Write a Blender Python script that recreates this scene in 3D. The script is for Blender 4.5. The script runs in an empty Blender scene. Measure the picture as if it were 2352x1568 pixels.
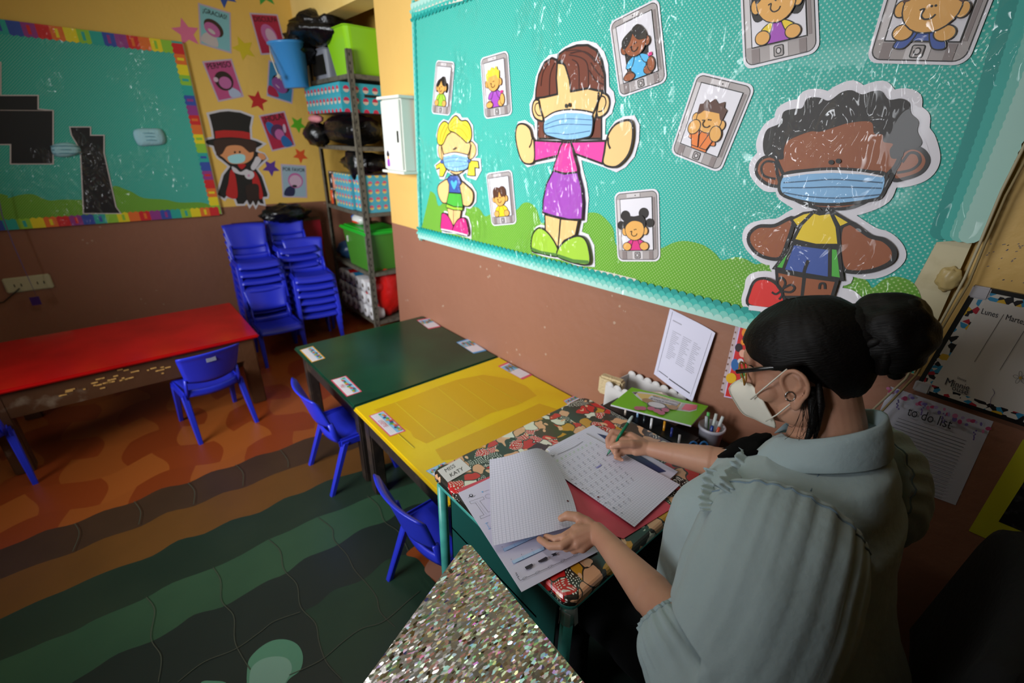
import bpy, bmesh, math, random
from mathutils import Vector, Matrix, noise as mnoise
from mathutils.geometry import tessellate_polygon
SC = bpy.context.scene
# ---------------- camera -------------------------------------------------
CR = Vector((0.7558747, -0.6543668, 0.0213897)); CU = Vector((0.2486325, 0.3171174, 0.9152150)); CF = Vector((0.6056693, 0.6864697, -0.4023979))
CAM = Vector((-1.48, 0.0, 1.58)); FPX = 1045.0
cd = bpy.data.cameras.new('camera'); cam = bpy.data.objects.new('camera', cd); SC.collection.objects.link(cam)
cam.matrix_world = Matrix(((CR.x, CU.x, -CF.x, CAM.x), (CR.y, CU.y, -CF.y, CAM.y), (CR.z, CU.z, -CF.z, CAM.z), (0, 0, 0, 1)))
cd.sensor_width = 36; cd.lens = 36*FPX/2352; cd.clip_start = .02
cd.dof.use_dof = True; cd.dof.focus_distance = 1.0; cd.dof.aperture_fstop = 2.8
SC.camera = cam
w = bpy.data.worlds.new('world'); SC.world = w; w.use_nodes = True
w.node_tree.nodes['Background'].inputs[0].default_value = (.75, .85, 1, 1)
w.node_tree.nodes['Background'].inputs[1].default_value = .5
def area(name, loc, aim, sx, sy, power, col, spread=180):
    l = bpy.data.lights.new(name, 'AREA'); l.shape = 'RECTANGLE'; l.size = sx; l.size_y = sy; l.energy = power; l.color = col; l.spread = math.radians(spread)
    o = bpy.data.objects.new(name, l); SC.collection.objects.link(o); o.location = loc
    o.rotation_euler = (Vector(aim)-Vector(loc)).to_track_quat('-Z', 'Y').to_euler(); return o
area('window_daylight', (-3.38, 1.6, 1.75), (0, 2.4, 1.25), 1.7, 1.15, 66, (.93, .96, 1), 84)
area('ceiling_tube_lamp', (-1.25, 1.2, 2.66), (-1.25, 1.2, 0), .05, 1.2, 7, (1, .95, .88))
SC.view_settings.view_transform = 'Standard'; SC.view_settings.look = 'None'
SC.view_settings.gamma = 1; SC.view_settings.use_curve_mapping = False
SC.view_settings.exposure = -0.28
# ---------------- helpers ------------------------------------------------
def ray(x, y): return CR*((x-1176)/FPX) - CU*((y-784)/FPX) + CF
def zp(x, y, z=0.): d = ray(x, y); return CAM + d*((z-CAM.z)/d.z)
def yp(x, y, Y): d = ray(x, y); return CAM + d*((Y-CAM.y)/d.y)
def xp(x, y, X=0.): d = ray(x, y); return CAM + d*((X-CAM.x)/d.x)
def lin(h):
    h = h.lstrip('#'); c = [int(h[i:i+2], 16)/255 for i in (0, 2, 4)]
    return tuple((v/12.92 if v <= .04045 else ((v+.055)/1.055)**2.4) for v in c)+(1,)
MATS = {}
def mat(name, col, rough=.6, metal=0., spec=.5, bump=None, vary=None, coat=0, alpha=1, trans=0, emis=0, sheen=0):
    """bump=(scale,strength) noise bump; vary=(scale,colour2,lo,hi) worn patches; coat=1 crinkled clear plastic over it"""
    if name in MATS: return MATS[name]
    m = bpy.data.materials.new(name); m.use_nodes = True; nt = m.node_tree; N = nt.nodes; L = nt.links
    b = N['Principled BSDF']; c = lin(col) if isinstance(col, str) else col
    b.inputs['Base Color'].default_value = c; b.inputs['Roughness'].default_value = rough
    b.inputs['Metallic'].default_value = metal; b.inputs['Specular IOR Level'].default_value = spec
    b.inputs['Alpha'].default_value = alpha; b.inputs['Transmission Weight'].default_value = trans
    if sheen: b.inputs['Sheen Weight'].default_value = sheen
    m.diffuse_color = c; g = N.new('ShaderNodeNewGeometry')
    if vary:
        n = N.new('ShaderNodeTexNoise'); n.inputs['Scale'].default_value = vary[0]; n.inputs['Detail'].default_value = 6
        L.new(g.outputs['Position'], n.inputs['Vector'])
        r = N.new('ShaderNodeMapRange'); r.inputs['From Min'].default_value = vary[2]; r.inputs['From Max'].default_value = vary[3]
        L.new(n.outputs['Fac'], r.inputs['Value'])
        x = N.new('ShaderNodeMix'); x.data_type = 'RGBA'; x.inputs['A'].default_value = c; x.inputs['B'].default_value = lin(vary[1])
        L.new(r.outputs['Result'], x.inputs['Factor']); L.new(x.outputs['Result'], b.inputs['Base Color'])
    if bump:
        n = N.new('ShaderNodeTexNoise'); n.inputs['Scale'].default_value = bump[0]; n.inputs['Detail'].default_value = 5
        L.new(g.outputs['Position'], n.inputs['Vector'])
        q = N.new('ShaderNodeBump'); q.inputs['Strength'].default_value = bump[1]; q.inputs['Distance'].default_value = .01
        L.new(n.outputs['Fac'], q.inputs['Height']); L.new(q.outputs['Normal'], b.inputs['Normal'])
    if coat: plastic(nt, b, g)
    MATS[name] = m; return m
def plastic(nt, b, g):
    """clear crinkled film laid over printed paper: a glossy coat whose folds follow the room, not the picture"""
    N = nt.nodes; L = nt.links
    mp = N.new('ShaderNodeMapping'); mp.inputs['Scale'].default_value = (1, 1, .5); mp.inputs['Rotation'].default_value = (.7, 0, 0)
    n = N.new('ShaderNodeTexNoise'); n.inputs['Scale'].default_value = 17; n.inputs['Detail'].default_value = 1.2; n.inputs['Distortion'].default_value = 1.4
    L.new(g.outputs['Position'], mp.inputs['Vector']); L.new(mp.outputs[0], n.inputs['Vector'])
    n2 = N.new('ShaderNodeTexNoise'); n2.inputs['Scale'].default_value = 3.2; n2.inputs['Detail'].default_value = 2
    L.new(g.outputs['Position'], n2.inputs['Vector'])
    r = N.new('ShaderNodeMapRange'); r.inputs['From Min'].default_value = .47; r.inputs['From Max'].default_value = .58; L.new(n2.outputs['Fac'], r.inputs['Value'])
    ab = N.new('ShaderNodeMath'); ab.operation = 'SUBTRACT'; ab.inputs[1].default_value = .5; L.new(n.outputs['Fac'], ab.inputs[0])
    a2 = N.new('ShaderNodeMath'); a2.operation = 'MULTIPLY'; a2.inputs[1].default_value = .5; L.new(ab.outputs[0], a2.inputs[0])
    s = N.new('ShaderNodeMath'); s.operation = 'MULTIPLY'; L.new(a2.outputs[0], s.inputs[0]); L.new(r.outputs[0], s.inputs[1])
    q = N.new('ShaderNodeBump'); q.inputs['Strength'].default_value = 1.0; q.inputs['Distance'].default_value = .14
    L.new(s.outputs[0], q.inputs['Height']); L.new(q.outputs['Normal'], b.inputs['Coat Normal'])
    L.new(mnode(nt, 'MULTIPLY_ADD', r.outputs[0], .6, .1), b.inputs['Coat Weight']); b.inputs['Coat Roughness'].default_value = .07
def mnode(nt, op, a, b=None, c=None):
    n = nt.nodes.new('ShaderNodeMath'); n.operation = op
    for i, v in enumerate((a, b, c)):
        if v is None: continue
        if isinstance(v, (int, float)): n.inputs[i].default_value = v
        else: nt.links.new(v, n.inputs[i])
    return n.outputs[0]
def newmat(name, rough=.6):
    m = bpy.data.materials.new(name); m.use_nodes = True; MATS[name] = m
    m.node_tree.nodes['Principled BSDF'].inputs['Roughness'].default_value = rough
    return m, m.node_tree, m.node_tree.nodes['Principled BSDF']
def mixc(nt, f, a, b):
    x = nt.nodes.new('ShaderNodeMix'); x.data_type = 'RGBA'
    for k, v in (('Factor', f), ('A', a), ('B', b)):
        if isinstance(v, (int, float)): x.inputs[k].default_value = v
        elif isinstance(v, tuple): x.inputs[k].default_value = v
        elif isinstance(v, str): x.inputs[k].default_value = lin(v)
        else: nt.links.new(v, x.inputs[k])
    return x.outputs['Result']
# mesh builder -------------------------------------------------------------
class MB:
    def __init__(s): s.v = []; s.f = []; s.mi = []; s.mats = []; s.sm = []; s.uv = {}
    def m(s, mt):
        if mt not in s.mats: s.mats.append(mt)
        return s.mats.index(mt)
    def add(s, vs, fs, mt, smooth=False, xf=None):
        o = len(s.v); i = s.m(mt)
        s.v += [tuple((xf @ Vector(v)) if xf else v) for v in vs]
        for f in fs: s.f.append([o+k for k in f]); s.mi.append(i); s.sm.append(smooth)
        return o
    def box(s, lo, hi, mt, xf=None, bev=0.):
        (a, b, c), (d, e, g) = lo, hi
        if bev:
            r = min(bev, (d-a)/2.01, (e-b)/2.01, (g-c)/2.01); cx, cy, cz = (a+d)/2, (b+e)/2, (c+g)/2
            bm = bmesh.new(); bmesh.ops.create_cube(bm, size=1)
            bmesh.ops.scale(bm, vec=(d-a, e-b, g-c), verts=bm.verts)
            bmesh.ops.bevel(bm, geom=bm.edges[:], offset=r, segments=2, affect='EDGES')
            bmesh.ops.translate(bm, vec=(cx, cy, cz), verts=bm.verts)
            s.add([v.co.copy() for v in bm.verts], [[v.index for v in f.verts] for f in bm.faces], mt, False, xf); bm.free(); return
        vs = [(a, b, c), (d, b, c), (d, e, c), (a, e, c), (a, b, g), (d, b, g), (d, e, g), (a, e, g)]
        s.add(vs, [(3, 2, 1, 0), (4, 5, 6, 7), (0, 1, 5, 4), (1, 2, 6, 5), (2, 3, 7, 6), (3, 0, 4, 7)], mt, False, xf)
    def loft(s, rings, mt, smooth=True, caps=True, closed=True, xf=None):
        n = len(rings[0]); vs = [p for r in rings for p in r]; fs = []
        for i in range(len(rings)-1):
            for j in range(n if closed else n-1):
                k = (j+1) % n; fs.append((i*n+j, i*n+k, (i+1)*n+k, (i+1)*n+j))
        if caps and closed: fs.append(tuple(range(n))[::-1]); fs.append(tuple((len(rings)-1)*n+j for j in range(n)))
        s.add(vs, fs, mt, smooth, xf)
    def tube(s, pts, rad, mt, n=10, smooth=True, xf=None, flat=1.):
        pts = [Vector(p) for p in pts]; rings = []; up = None
        for i, p in enumerate(pts):
            t = (pts[min(i+1, len(pts)-1)]-pts[max(i-1, 0)])
            t = t.normalized() if t.length > 1e-9 else Vector((0, 0, 1))
            if up is None:
                up = Vector((0, 0, 1)) if abs(t.z) < .9 else Vector((1, 0, 0))
            x = up.cross(t)
            if x.length < 1e-6: x = Vector((1, 0, 0)).cross(t)
            x.normalize(); y = t.cross(x).normalized(); up = y
            r = rad[i] if isinstance(rad, (list, tuple)) else rad
            rings.append([p + x*math.cos(a)*r + y*math.sin(a)*r*flat for a in (2*math.pi*k/n for k in range(n))])
        s.loft(rings, mt, smooth, True, True, xf)
    def lathe(s, prof, mt, n=24, c=(0, 0, 0), smooth=True, xf=None, caps=True):
        rings = [[(c[0]+r*math.cos(2*math.pi*k/n), c[1]+r*math.sin(2*math.pi*k/n), c[2]+z) for k in range(n)] for r, z in prof]
        s.loft(rings, mt, smooth, caps, True, xf)
    def blob(s, c, r, mt, n=16, mm=10, amp=0., sc=8., seed=0, xf=None):
        c = Vector(c); rings = []
        for i in range(mm+1):
            ph = math.pi*i/mm; ring = []
            for k in range(n):
                a = 2*math.pi*k/n; d = Vector((math.sin(ph)*math.cos(a), math.sin(ph)*math.sin(a), -math.cos(ph)))
                e = 1+amp*mnoise.noise(d*sc+Vector((seed*3.1, seed, 0)))
                ring.append(c+Vector((d.x*r[0]*e, d.y*r[1]*e, d.z*r[2]*e)))
            rings.append(ring)
        s.loft(rings, mt, True, False, True, xf)
    def build(s, name, parent=None, loc=None, rot=None):
        me = bpy.data.meshes.new(name); me.from_pydata([tuple(v) for v in s.v], [], s.f)
        for m_ in s.mats: me.materials.append(m_)
        me.polygons.foreach_set('material_index', s.mi); me.polygons.foreach_set('use_smooth', s.sm); me.update()
        bm = bmesh.new(); bm.from_mesh(me); bmesh.ops.recalc_face_normals(bm, faces=bm.faces) if len(me.polygons) < 60000 else None
        bm.to_mesh(me); bm.free()
        o = bpy.data.objects.new(name, me); SC.collection.objects.link(o)
        if parent: o.parent = parent
        if loc is not None: o.location = loc
        if rot is not None: o.rotation_euler = rot
        return o
def tag(o, label=None, cat=None, group=None, kind=None):
    if label: o['label'] = label
    if cat: o['category'] = cat
    if group: o['group'] = group
    if kind: o['kind'] = kind
    return o
def empty(name, loc, label, cat, group=None, rz=0.):
    o = bpy.data.objects.new(name, None); SC.collection.objects.link(o); o.location = loc; o.rotation_euler = (0, 0, rz); o.empty_display_size = .05
    return tag(o, label, cat, group)
def copy_tree(o, parent=None):
    c = o.copy(); SC.collection.objects.link(c)
    if parent: c.parent = parent
    for ch in list(o.children): copy_tree(ch, c)
    return c
# flat printed artwork on a real plane ---------------------------------------
def smooth_pts(p, closed=True, k=5):
    n = len(p); out = []
    for i in range(n if closed else n-1):
        a, b, c, d = (p[(i-1) % n], p[i], p[(i+1) % n], p[(i+2) % n]) if closed else (p[max(i-1, 0)], p[i], p[i+1], p[min(i+2, n-1)])
        for j in range(k):
            t = j/k; t2 = t*t; t3 = t2*t
            out.append(tuple(.5*((2*b[q])+(-a[q]+c[q])*t+(2*a[q]-5*b[q]+4*c[q]-d[q])*t2+(-a[q]+3*b[q]-3*c[q]+d[q])*t3) for q in range(len(b))))
    if not closed: out.append(tuple(p[-1]))
    return out
class Art:
    """flat layers; to2d maps traced points onto the plane, to3d(u,v,w) places them at height w above the surface"""
    def __init__(s, to2d, to3d, step=.0004, base=.0012): s.t2 = to2d; s.t3 = to3d; s.w = base; s.step = step; s.mb = MB()
    def _p(s, pts): return [s.t2(*p) for p in pts]
    def poly2(s, P, mt, w):
        if len(P) < 3: return
        tr = tessellate_polygon([[Vector((a, b, 0)) for a, b in P]])
        s.mb.add([s.t3(a, b, w) for a, b in P], [tuple(t) for t in tr], mt)
    def fill(s, pts, mt, sm=True, raw=False):
        P = pts if raw else s._p(pts)
        if sm: P = smooth_pts(P)
        s.poly2(P, mt, s.w); s.w += s.step; return P
    def line(s, pts, wd, mt, closed=False, sm=True, raw=False, bump=True):
        P = pts if raw else s._p(pts)
        if sm and len(P) > 2: P = smooth_pts(P, closed)
        Q = [P[0]]
        for p in P[1:]:
            if abs(p[0]-Q[-1][0])+abs(p[1]-Q[-1][1]) > 1e-6: Q.append(p)
        P = Q; n = len(P)
        if n < 2: return
        A = []; B = []
        for i in range(n):
            if closed: a, c = P[i-1], P[(i+1) % n]
            else: a, c = P[max(i-1, 0)], P[min(i+1, n-1)]
            b = P[i]; d1 = Vector((b[0]-a[0], b[1]-a[1])); d2 = Vector((c[0]-b[0], c[1]-b[1]))
            if d1.length < 1e-9: d1 = d2
            if d2.length < 1e-9: d2 = d1
            d1.normalize(); d2.normalize(); t = d1+d2
            t = t.normalized() if t.length > 1e-3 else d2
            nn = Vector((-t.y, t.x)); k = max(.5, abs(nn.dot(Vector((-d2.y, d2.x))))); r = wd/2/k
            A.append((b[0]+nn.x*r, b[1]+nn.y*r)); B.append((b[0]-nn.x*r, b[1]-nn.y*r))
        e_ = 2e-6 if wd > .01 else 0
        vs = [s.t3(a, b, s.w+i*e_) for i, (a, b) in enumerate(A)]+[s.t3(a, b, s.w+i*e_) for i, (a, b) in enumerate(B)]
        fs = [(i, (i+1) % n, n+(i+1) % n, n+i) for i in range(n if closed else n-1)]
        s.mb.add(vs, fs, mt)
        if bump: s.w += s.step+n*e_
    def shape(s, pts, fillm, linem=None, wd=.004, sm=True, closed=True):
        P = s._p(pts); s.fill(P, fillm, sm, True)
        if linem: s.line(P, wd, linem, closed, sm, True)
    def ell(s, c, rx, ry, mt, rot=0., linem=None, wd=.003, n=24, a0=0, a1=360):
        cs, sn = math.cos(rot), math.sin(rot); pts = []
        full = abs(a1-a0) >= 360
        for k in range(n if full else n+1):
            a = math.radians(a0+(a1-a0)*k/n); x, y = rx*math.cos(a), ry*math.sin(a)
            pts.append((c[0]+x*cs-y*sn, c[1]+x*sn+y*cs))
        if mt: s.fill(pts, mt, False)
        if linem: s.line(pts, wd, linem, full, False)
    def text(s, txt, o, ex, ey, mt, bold=0., align='LEFT', spacing=1.):
        """o origin, ex/ey points one em to the right and up, all in traced coordinates"""
        c = bpy.data.curves.new('t', 'FONT'); c.body = txt; c.size = 1; c.offset = 0; c.align_x = align; c.resolution_u = 3; c.space_character = spacing
        ob = bpy.data.objects.new('t', c); SC.collection.objects.link(ob)
        dg = bpy.context.evaluated_depsgraph_get(); me = bpy.data.meshes.new_from_object(ob.evaluated_get(dg))
        O = s.t2(*o); X = s.t2(*ex); Y = s.t2(*ey); dx = (X[0]-O[0], X[1]-O[1]); dy = (Y[0]-O[0], Y[1]-O[1])
        vs = [s.t3(O[0]+dx[0]*v.co.x+dy[0]*v.co.y, O[1]+dx[1]*v.co.x+dy[1]*v.co.y, s.w) for v in me.vertices]
        s.mb.add(vs, [tuple(p.vertices) for p in me.polygons], mt); s.w += s.step
        bpy.data.objects.remove(ob); bpy.data.meshes.remove(me)
def crop(ox, oy, sc): return lambda L: [(ox+x/sc, oy+y/sc) for x, y in L]
YB = 4.35                                # back wall
def wall2d(x, y): p = xp(x, y, 0); return (-p.y, p.z)
def wall3d(u, v, w): return (-w, -u, v)
def back2d(x, y): p = yp(x, y, YB); return (p.x, p.z)
def back3d(u, v, w): return (u, YB-w, v)
def top2d(z):
    def f_(x, y): p = zp(x, y, z); return (p.x, p.y)
    return f_
def top3d(z): return lambda u, v, w: (u, v, z+w)
ident = lambda x, y: (x, y)
# common paints --------------------------------------------------------------
BLACK = mat('black_ink', '#16130f', .5); WHITE = mat('white_paper', '#d9d6de', .6)
# ================= setting ===================================================
def wall_paint(name, upper, lower, split, dirt=.5):
    m, nt, b = newmat(name, .55)
    g = nt.nodes.new('ShaderNodeNewGeometry'); sp = nt.nodes.new('ShaderNodeSeparateXYZ'); nt.links.new(g.outputs['Position'], sp.inputs[0])
    n = nt.nodes.new('ShaderNodeTexNoise'); n.inputs['Scale'].default_value = 3; n.inputs['Detail'].default_value = 8; nt.links.new(g.outputs['Position'], n.inputs['Vector'])
    edge = mnode(nt, 'ADD', sp.outputs['Z'], mnode(nt, 'MULTIPLY', n.outputs['Fac'], .012))
    isup = mnode(nt, 'GREATER_THAN', edge, split+.006)
    n2 = nt.nodes.new('ShaderNodeTexNoise'); n2.inputs['Scale'].default_value = 1.6; n2.inputs['Detail'].default_value = 9; n2.inputs['Roughness'].default_value = .65
    nt.links.new(g.outputs['Position'], n2.inputs['Vector'])
    lo = mixc(nt, mnode(nt, 'MULTIPLY', n2.outputs['Fac'], dirt), lower[0], lower[1])
    up = mixc(nt, mnode(nt, 'MULTIPLY', n2.outputs['Fac'], dirt), upper[0], upper[1])
    # chipped spots where chairs have knocked the lower paint
    v = nt.nodes.new('ShaderNodeTexVoronoi'); v.inputs['Scale'].default_value = 26; v.inputs['Randomness'].default_value = 1; nt.links.new(g.outputs['Position'], v.inputs['Vector'])
    n3 = nt.nodes.new('ShaderNodeTexNoise'); n3.inputs['Scale'].default_value = 4.5; nt.links.new(g.outputs['Position'], n3.inputs['Vector'])
    n4 = nt.nodes.new('ShaderNodeTexNoise'); n4.inputs['Scale'].default_value = 60; nt.links.new(g.outputs['Position'], n4.inputs['Vector'])
    d = mnode(nt, 'ADD', v.outputs['Distance'], mnode(nt, 'MULTIPLY', n4.outputs['Fac'], .2))
    chip = mnode(nt, 'MULTIPLY', mnode(nt, 'LESS_THAN', d, .26), mnode(nt, 'GREATER_THAN', n3.outputs['Fac'], .62))
    lo = mixc(nt, mnode(nt, 'MULTIPLY', chip, .75), lo, '#a8907c')
    nt.links.new(mixc(nt, isup, lo, up), b.inputs['Base Color'])
    q = nt.nodes.new('ShaderNodeBump'); q.inputs['Strength'].default_value = .25; q.inputs['Distance'].default_value = .01
    n5 = nt.nodes.new('ShaderNodeTexNoise'); n5.inputs['Scale'].default_value = 22; n5.inputs['Detail'].default_value = 6; nt.links.new(g.outputs['Position'], n5.inputs['Vector'])
    nt.links.new(n5.outputs['Fac'], q.inputs['Height']); nt.links.new(q.outputs['Normal'], b.inputs['Normal']); return m
PAINT = wall_paint('two_tone_wall_paint', ('#e6bf60', '#cf9f3c'), ('#93654e', '#7a4c38'), 1.05)
CEIL = mat('ceiling_paint', '#cfc6b2', .8); YEL = mat('alcove_yellow_paint', '#e8cd84', .6, vary=(3, '#d9b766', .3, .7)); BEAM = mat('beam_underside_paint', '#8a7550', .7)
def slab(name, lo, hi, m_): o = MB(); o.box(lo, hi, m_); return tag(o.build(name), kind='structure')
RX0, RX1, RY0, RY1, RZ = -3.5, 0., -1.5, YB, 2.72
slab('wall_right', (0, RY0, 0), (.15, 2.96, RZ), wall_paint('right_wall_paint', ('#dbb467', '#c99c4e'), ('#93654e', '#7a4c38'), 1.05))
slab('wall_alcove_back', (.42, 2.96, 0), (.55, YB+.15, RZ), PAINT)
slab('trim_alcove_beam', (0, 2.96, 2.35), (.16, YB, RZ), YEL)
slab('wall_back', (RX0-.15, YB, 0), (.42, YB+.15, RZ), PAINT)
slab('wall_front', (RX0-.15, RY0-.15, 0), (.15, RY0, RZ), mat('front_wall_low_bounce_paint', '#5c4638', .7))  # unseen wall, coloured dark so less light bounces onto her back
slab('ceiling', (RX0-.15, RY0-.15, RZ), (.55, YB+.15, RZ+.1), CEIL)
o = MB()                                              # wall on the window side, with its opening
for lo, hi in (((RX0-.15, RY0, 0), (RX0, YB, 1.0)), ((RX0-.15, RY0, 2.3), (RX0, YB, RZ)), ((RX0-.15, RY0, 1.0), (RX0, .6, 2.3)), ((RX0-.15, 2.5, 1.0), (RX0, YB, 2.3))): o.box(lo, hi, PAINT)
tag(o.build('wall_left'), kind='structure')
o = MB(); fm = mat('window_frame_paint', '#d8d8d4', .4)
for y in (.6, 1.21, 1.83, 2.44): o.box((RX0-.08, y, 1.0), (RX0-.03, y+.06, 2.3), fm)
for z in (1.0, 2.24): o.box((RX0-.08, .6, z), (RX0-.03, 2.5, z+.06), fm)
tag(o.build('window_1'), kind='structure')
# floor: stained concrete in wavy bands
def floor_paint(name, a, b_, rough=.38):
    return mat(name, a, rough, bump=(9, .05), vary=(2.2, b_, .35, .7))
o = MB(); FG = floor_paint('floor_deep_green', '#26402f', '#1f3429')
m, nt, b = newmat('floor_orange_tiles', .36)
g = nt.nodes.new('ShaderNodeNewGeometry'); sp = nt.nodes.new('ShaderNodeSeparateXYZ'); nt.links.new(g.outputs['Position'], sp.inputs[0])
sy = mnode(nt, 'ADD', sp.outputs['Y'], mnode(nt, 'MULTIPLY', mnode(nt, 'SINE', mnode(nt, 'MULTIPLY', sp.outputs['X'], 13.)), .045))
row = mnode(nt, 'FLOOR', mnode(nt, 'MULTIPLY', sy, 4.4)); par = mnode(nt, 'MODULO', row, 2.)
sx = mnode(nt, 'ADD', sp.outputs['X'], mnode(nt, 'MULTIPLY', mnode(nt, 'SINE', mnode(nt, 'MULTIPLY', sp.outputs['Y'], 14.)), .03))
col = mnode(nt, 'FLOOR', mnode(nt, 'ADD', mnode(nt, 'MULTIPLY', mnode(nt, 'ADD', sx, 10.), 4.1), mnode(nt, 'MULTIPLY', par, .5)))
wn = nt.nodes.new('ShaderNodeTexWhiteNoise'); wn.noise_dimensions = '2D'; cb = nt.nodes.new('ShaderNodeCombineXYZ')
nt.links.new(row, cb.inputs[0]); nt.links.new(col, cb.inputs[1]); nt.links.new(cb.outputs[0], wn.inputs['Vector'])
ck = mnode(nt, 'MODULO', mnode(nt, 'ADD', col, row), 2.)
base = mixc(nt, mnode(nt, 'MULTIPLY', ck, .85), '#8a3c16', '#a45a24')
nt.links.new(mixc(nt, mnode(nt, 'MULTIPLY', wn.outputs['Value'], .35), base, '#6e2c10'), b.inputs['Base Color'])
FO = m
FBR = floor_paint('floor_brown_band', '#4a3424', '#3a291d'); FOC = floor_paint('floor_ochre_band', '#70481f', '#5c3c1a')
FDG = floor_paint('floor_dark_green_band', '#1f3026', '#2c3a2c'); FMG = floor_paint('floor_mid_green', '#38573e', '#2c4a36')
FVD = floor_paint('floor_blackish_green', '#242e2a', '#1e2925'); FLG = floor_paint('floor_pale_green', '#5c9074', '#538468'); FLL = floor_paint('floor_sheen_green', '#7ea48e', '#77998a')
FCR = mat('floor_crack_line', '#45483a', .6); FPK = floor_paint('floor_pinkish', '#a8735c', '#96654f'); FO2 = floor_paint('floor_orange_patch', '#95481f', '#7f3c1a')
o.box((RX0-.15, RY0-.15, -.1), (.55, YB+.15, 0), FG)
ar = Art(lambda x, y: (zp(x, y, 0).x, zp(x, y, 0).y), top3d(0), step=.0003, base=.0003); ar.mb = o
F = crop(0, 900, 2.347)
B1 = F([(0, 850), (130, 800), (250, 745), (400, 710), (560, 640), (720, 595), (870, 520), (1010, 492), (1140, 430), (1260, 400), (1380, 345), (1500, 315), (1640, 255), (1740, 230), (1850, 195)])
B2 = F([(0, 1010), (200, 930), (400, 865), (560, 790), (760, 725), (900, 650), (1050, 615), (1200, 545), (1320, 515), (1450, 455), (1560, 415), (1700, 370), (1900, 310)])
B3 = F([(0, 1225), (200, 1130), (350, 1070), (500, 1000), (640, 945), (820, 885), (960, 800), (1100, 765), (1250, 690), (1400, 650), (1530, 575), (1640, 540), (1760, 480), (1900, 440), (2150, 370)])
B4 = F([(0, 1450), (150, 1390), (250, 1345), (400, 1290), (520, 1225), (700, 1150), (800, 1105), (930, 1030), (1150, 950), (1300, 880), (1440, 800), (1560, 750), (1700, 680), (1850, 630), (2000, 565), (2300, 470)])
B5 = F([(400, 1560), (500, 1500), (640, 1410), (820, 1345), (950, 1270), (1050, 1200), (1200, 1160), (1330, 1085), (1440, 1020), (1540, 980), (1640, 900), (1740, 860), (1830, 820), (1950, 740), (2080, 700), (2150, 650), (2230, 610), (2350, 590)])
def curve2(P, x0, x1):
    Q = smooth_pts([(zp(*p, 0).x, zp(*p, 0).y) for p in P], False, 3)
    a = (x0, Q[0][1]-.0); z = (x1, Q[-1][1])
    return [a]+Q+[z]
CB = [curve2(B_, -3.6, .5) for B_ in (B1, B2, B3, B4)]; C5 = curve2(B5, -3.6, .5); C5[0] = (-3.6, .95)
top = [(.5, YB), (-3.6, YB)]
for up_, lo_, m_ in ((top[::-1], CB[0], FO), (CB[0], CB[1], FBR), (CB[1], CB[2], FOC), (CB[2], CB[3], FDG), (CB[3], C5, FMG)):
    ar.fill(list(up_)+list(lo_)[::-1], m_, False, True)
ar.fill(C5+[(.5, .2), (-3.6, .2)], FVD, False, True)
ar.fill(F([(1640, 1190), (1720, 1140), (1800, 1070), (1920, 1030), (1990, 990), (2080, 910), (2180, 880), (2250, 900), (2300, 960), (2330, 1010), (2400, 1100), (2700, 1250), (2700, 1700), (1900, 1650), (1850, 1568), (1800, 1500), (1740, 1420), (1720, 1330), (1700, 1240)]), FG)
ar.fill(F([(2190, 878), (2240, 830), (2330, 780), (2500, 760), (2800, 900), (2700, 1150), (2430, 1080), (2330, 1010), (2300, 960), (2250, 900)]), FO2)
ar.fill(F([(2290, 950), (2380, 860), (2560, 840), (2700, 1000), (2600, 1100), (2420, 1060), (2335, 1010)]), FPK)
ar.fill(F([(1335, 1480), (1370, 1410), (1450, 1350), (1530, 1335), (1600, 1360), (1633, 1420), (1620, 1500), (1560, 1550), (1500, 1620), (1350, 1640)]), FLG)  # pale sheen on the floor, put in as flat colour
ar.fill(F([(1350, 1510), (1400, 1450), (1480, 1428), (1550, 1440), (1575, 1490), (1550, 1550), (1480, 1640), (1360, 1640)]), FLL)  # brighter middle of the sheen, also painted on
ar.fill(F([(1080, 1575), (1150, 1560), (1230, 1580), (1230, 1700), (1080, 1700)]), FLG)
for L_ in ([(1715, 680), (1790, 740), (1800, 800), (1870, 880), (1910, 960), (1980, 1040), (2030, 1110), (2050, 1190), (2130, 1270)], [(1450, 800), (1510, 860), (1530, 960), (1600, 1040), (1620, 1160), (1700, 1250), (1720, 1350), (1760, 1460), (1840, 1550)],
           [(1150, 950), (1190, 1020), (1195, 1130), (1260, 1210), (1265, 1340), (1300, 1420), (1350, 1500)], [(790, 1110), (835, 1180), (815, 1330), (870, 1430), (855, 1568)], [(960, 1568), (1100, 1460), (1270, 1390), (1400, 1300), (1480, 1240), (1620, 1190)],
           [(1560, 1530), (1730, 1450), (1850, 1350), (1950, 1280), (2070, 1240), (2200, 1130), (2260, 1080)], [(1980, 565), (2040, 620), (2070, 700), (2150, 760), (2200, 860)], [(1510, 315), (1550, 370), (1555, 410)], [(1270, 395), (1310, 440), (1310, 510)],
           [(1015, 495), (1050, 540), (1045, 610)], [(725, 595), (760, 650), (750, 720)], [(405, 715), (430, 770), (395, 865)]): ar.line(F(L_), .0026, FCR)
tag(o.build('floor'), kind='structure')

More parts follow.
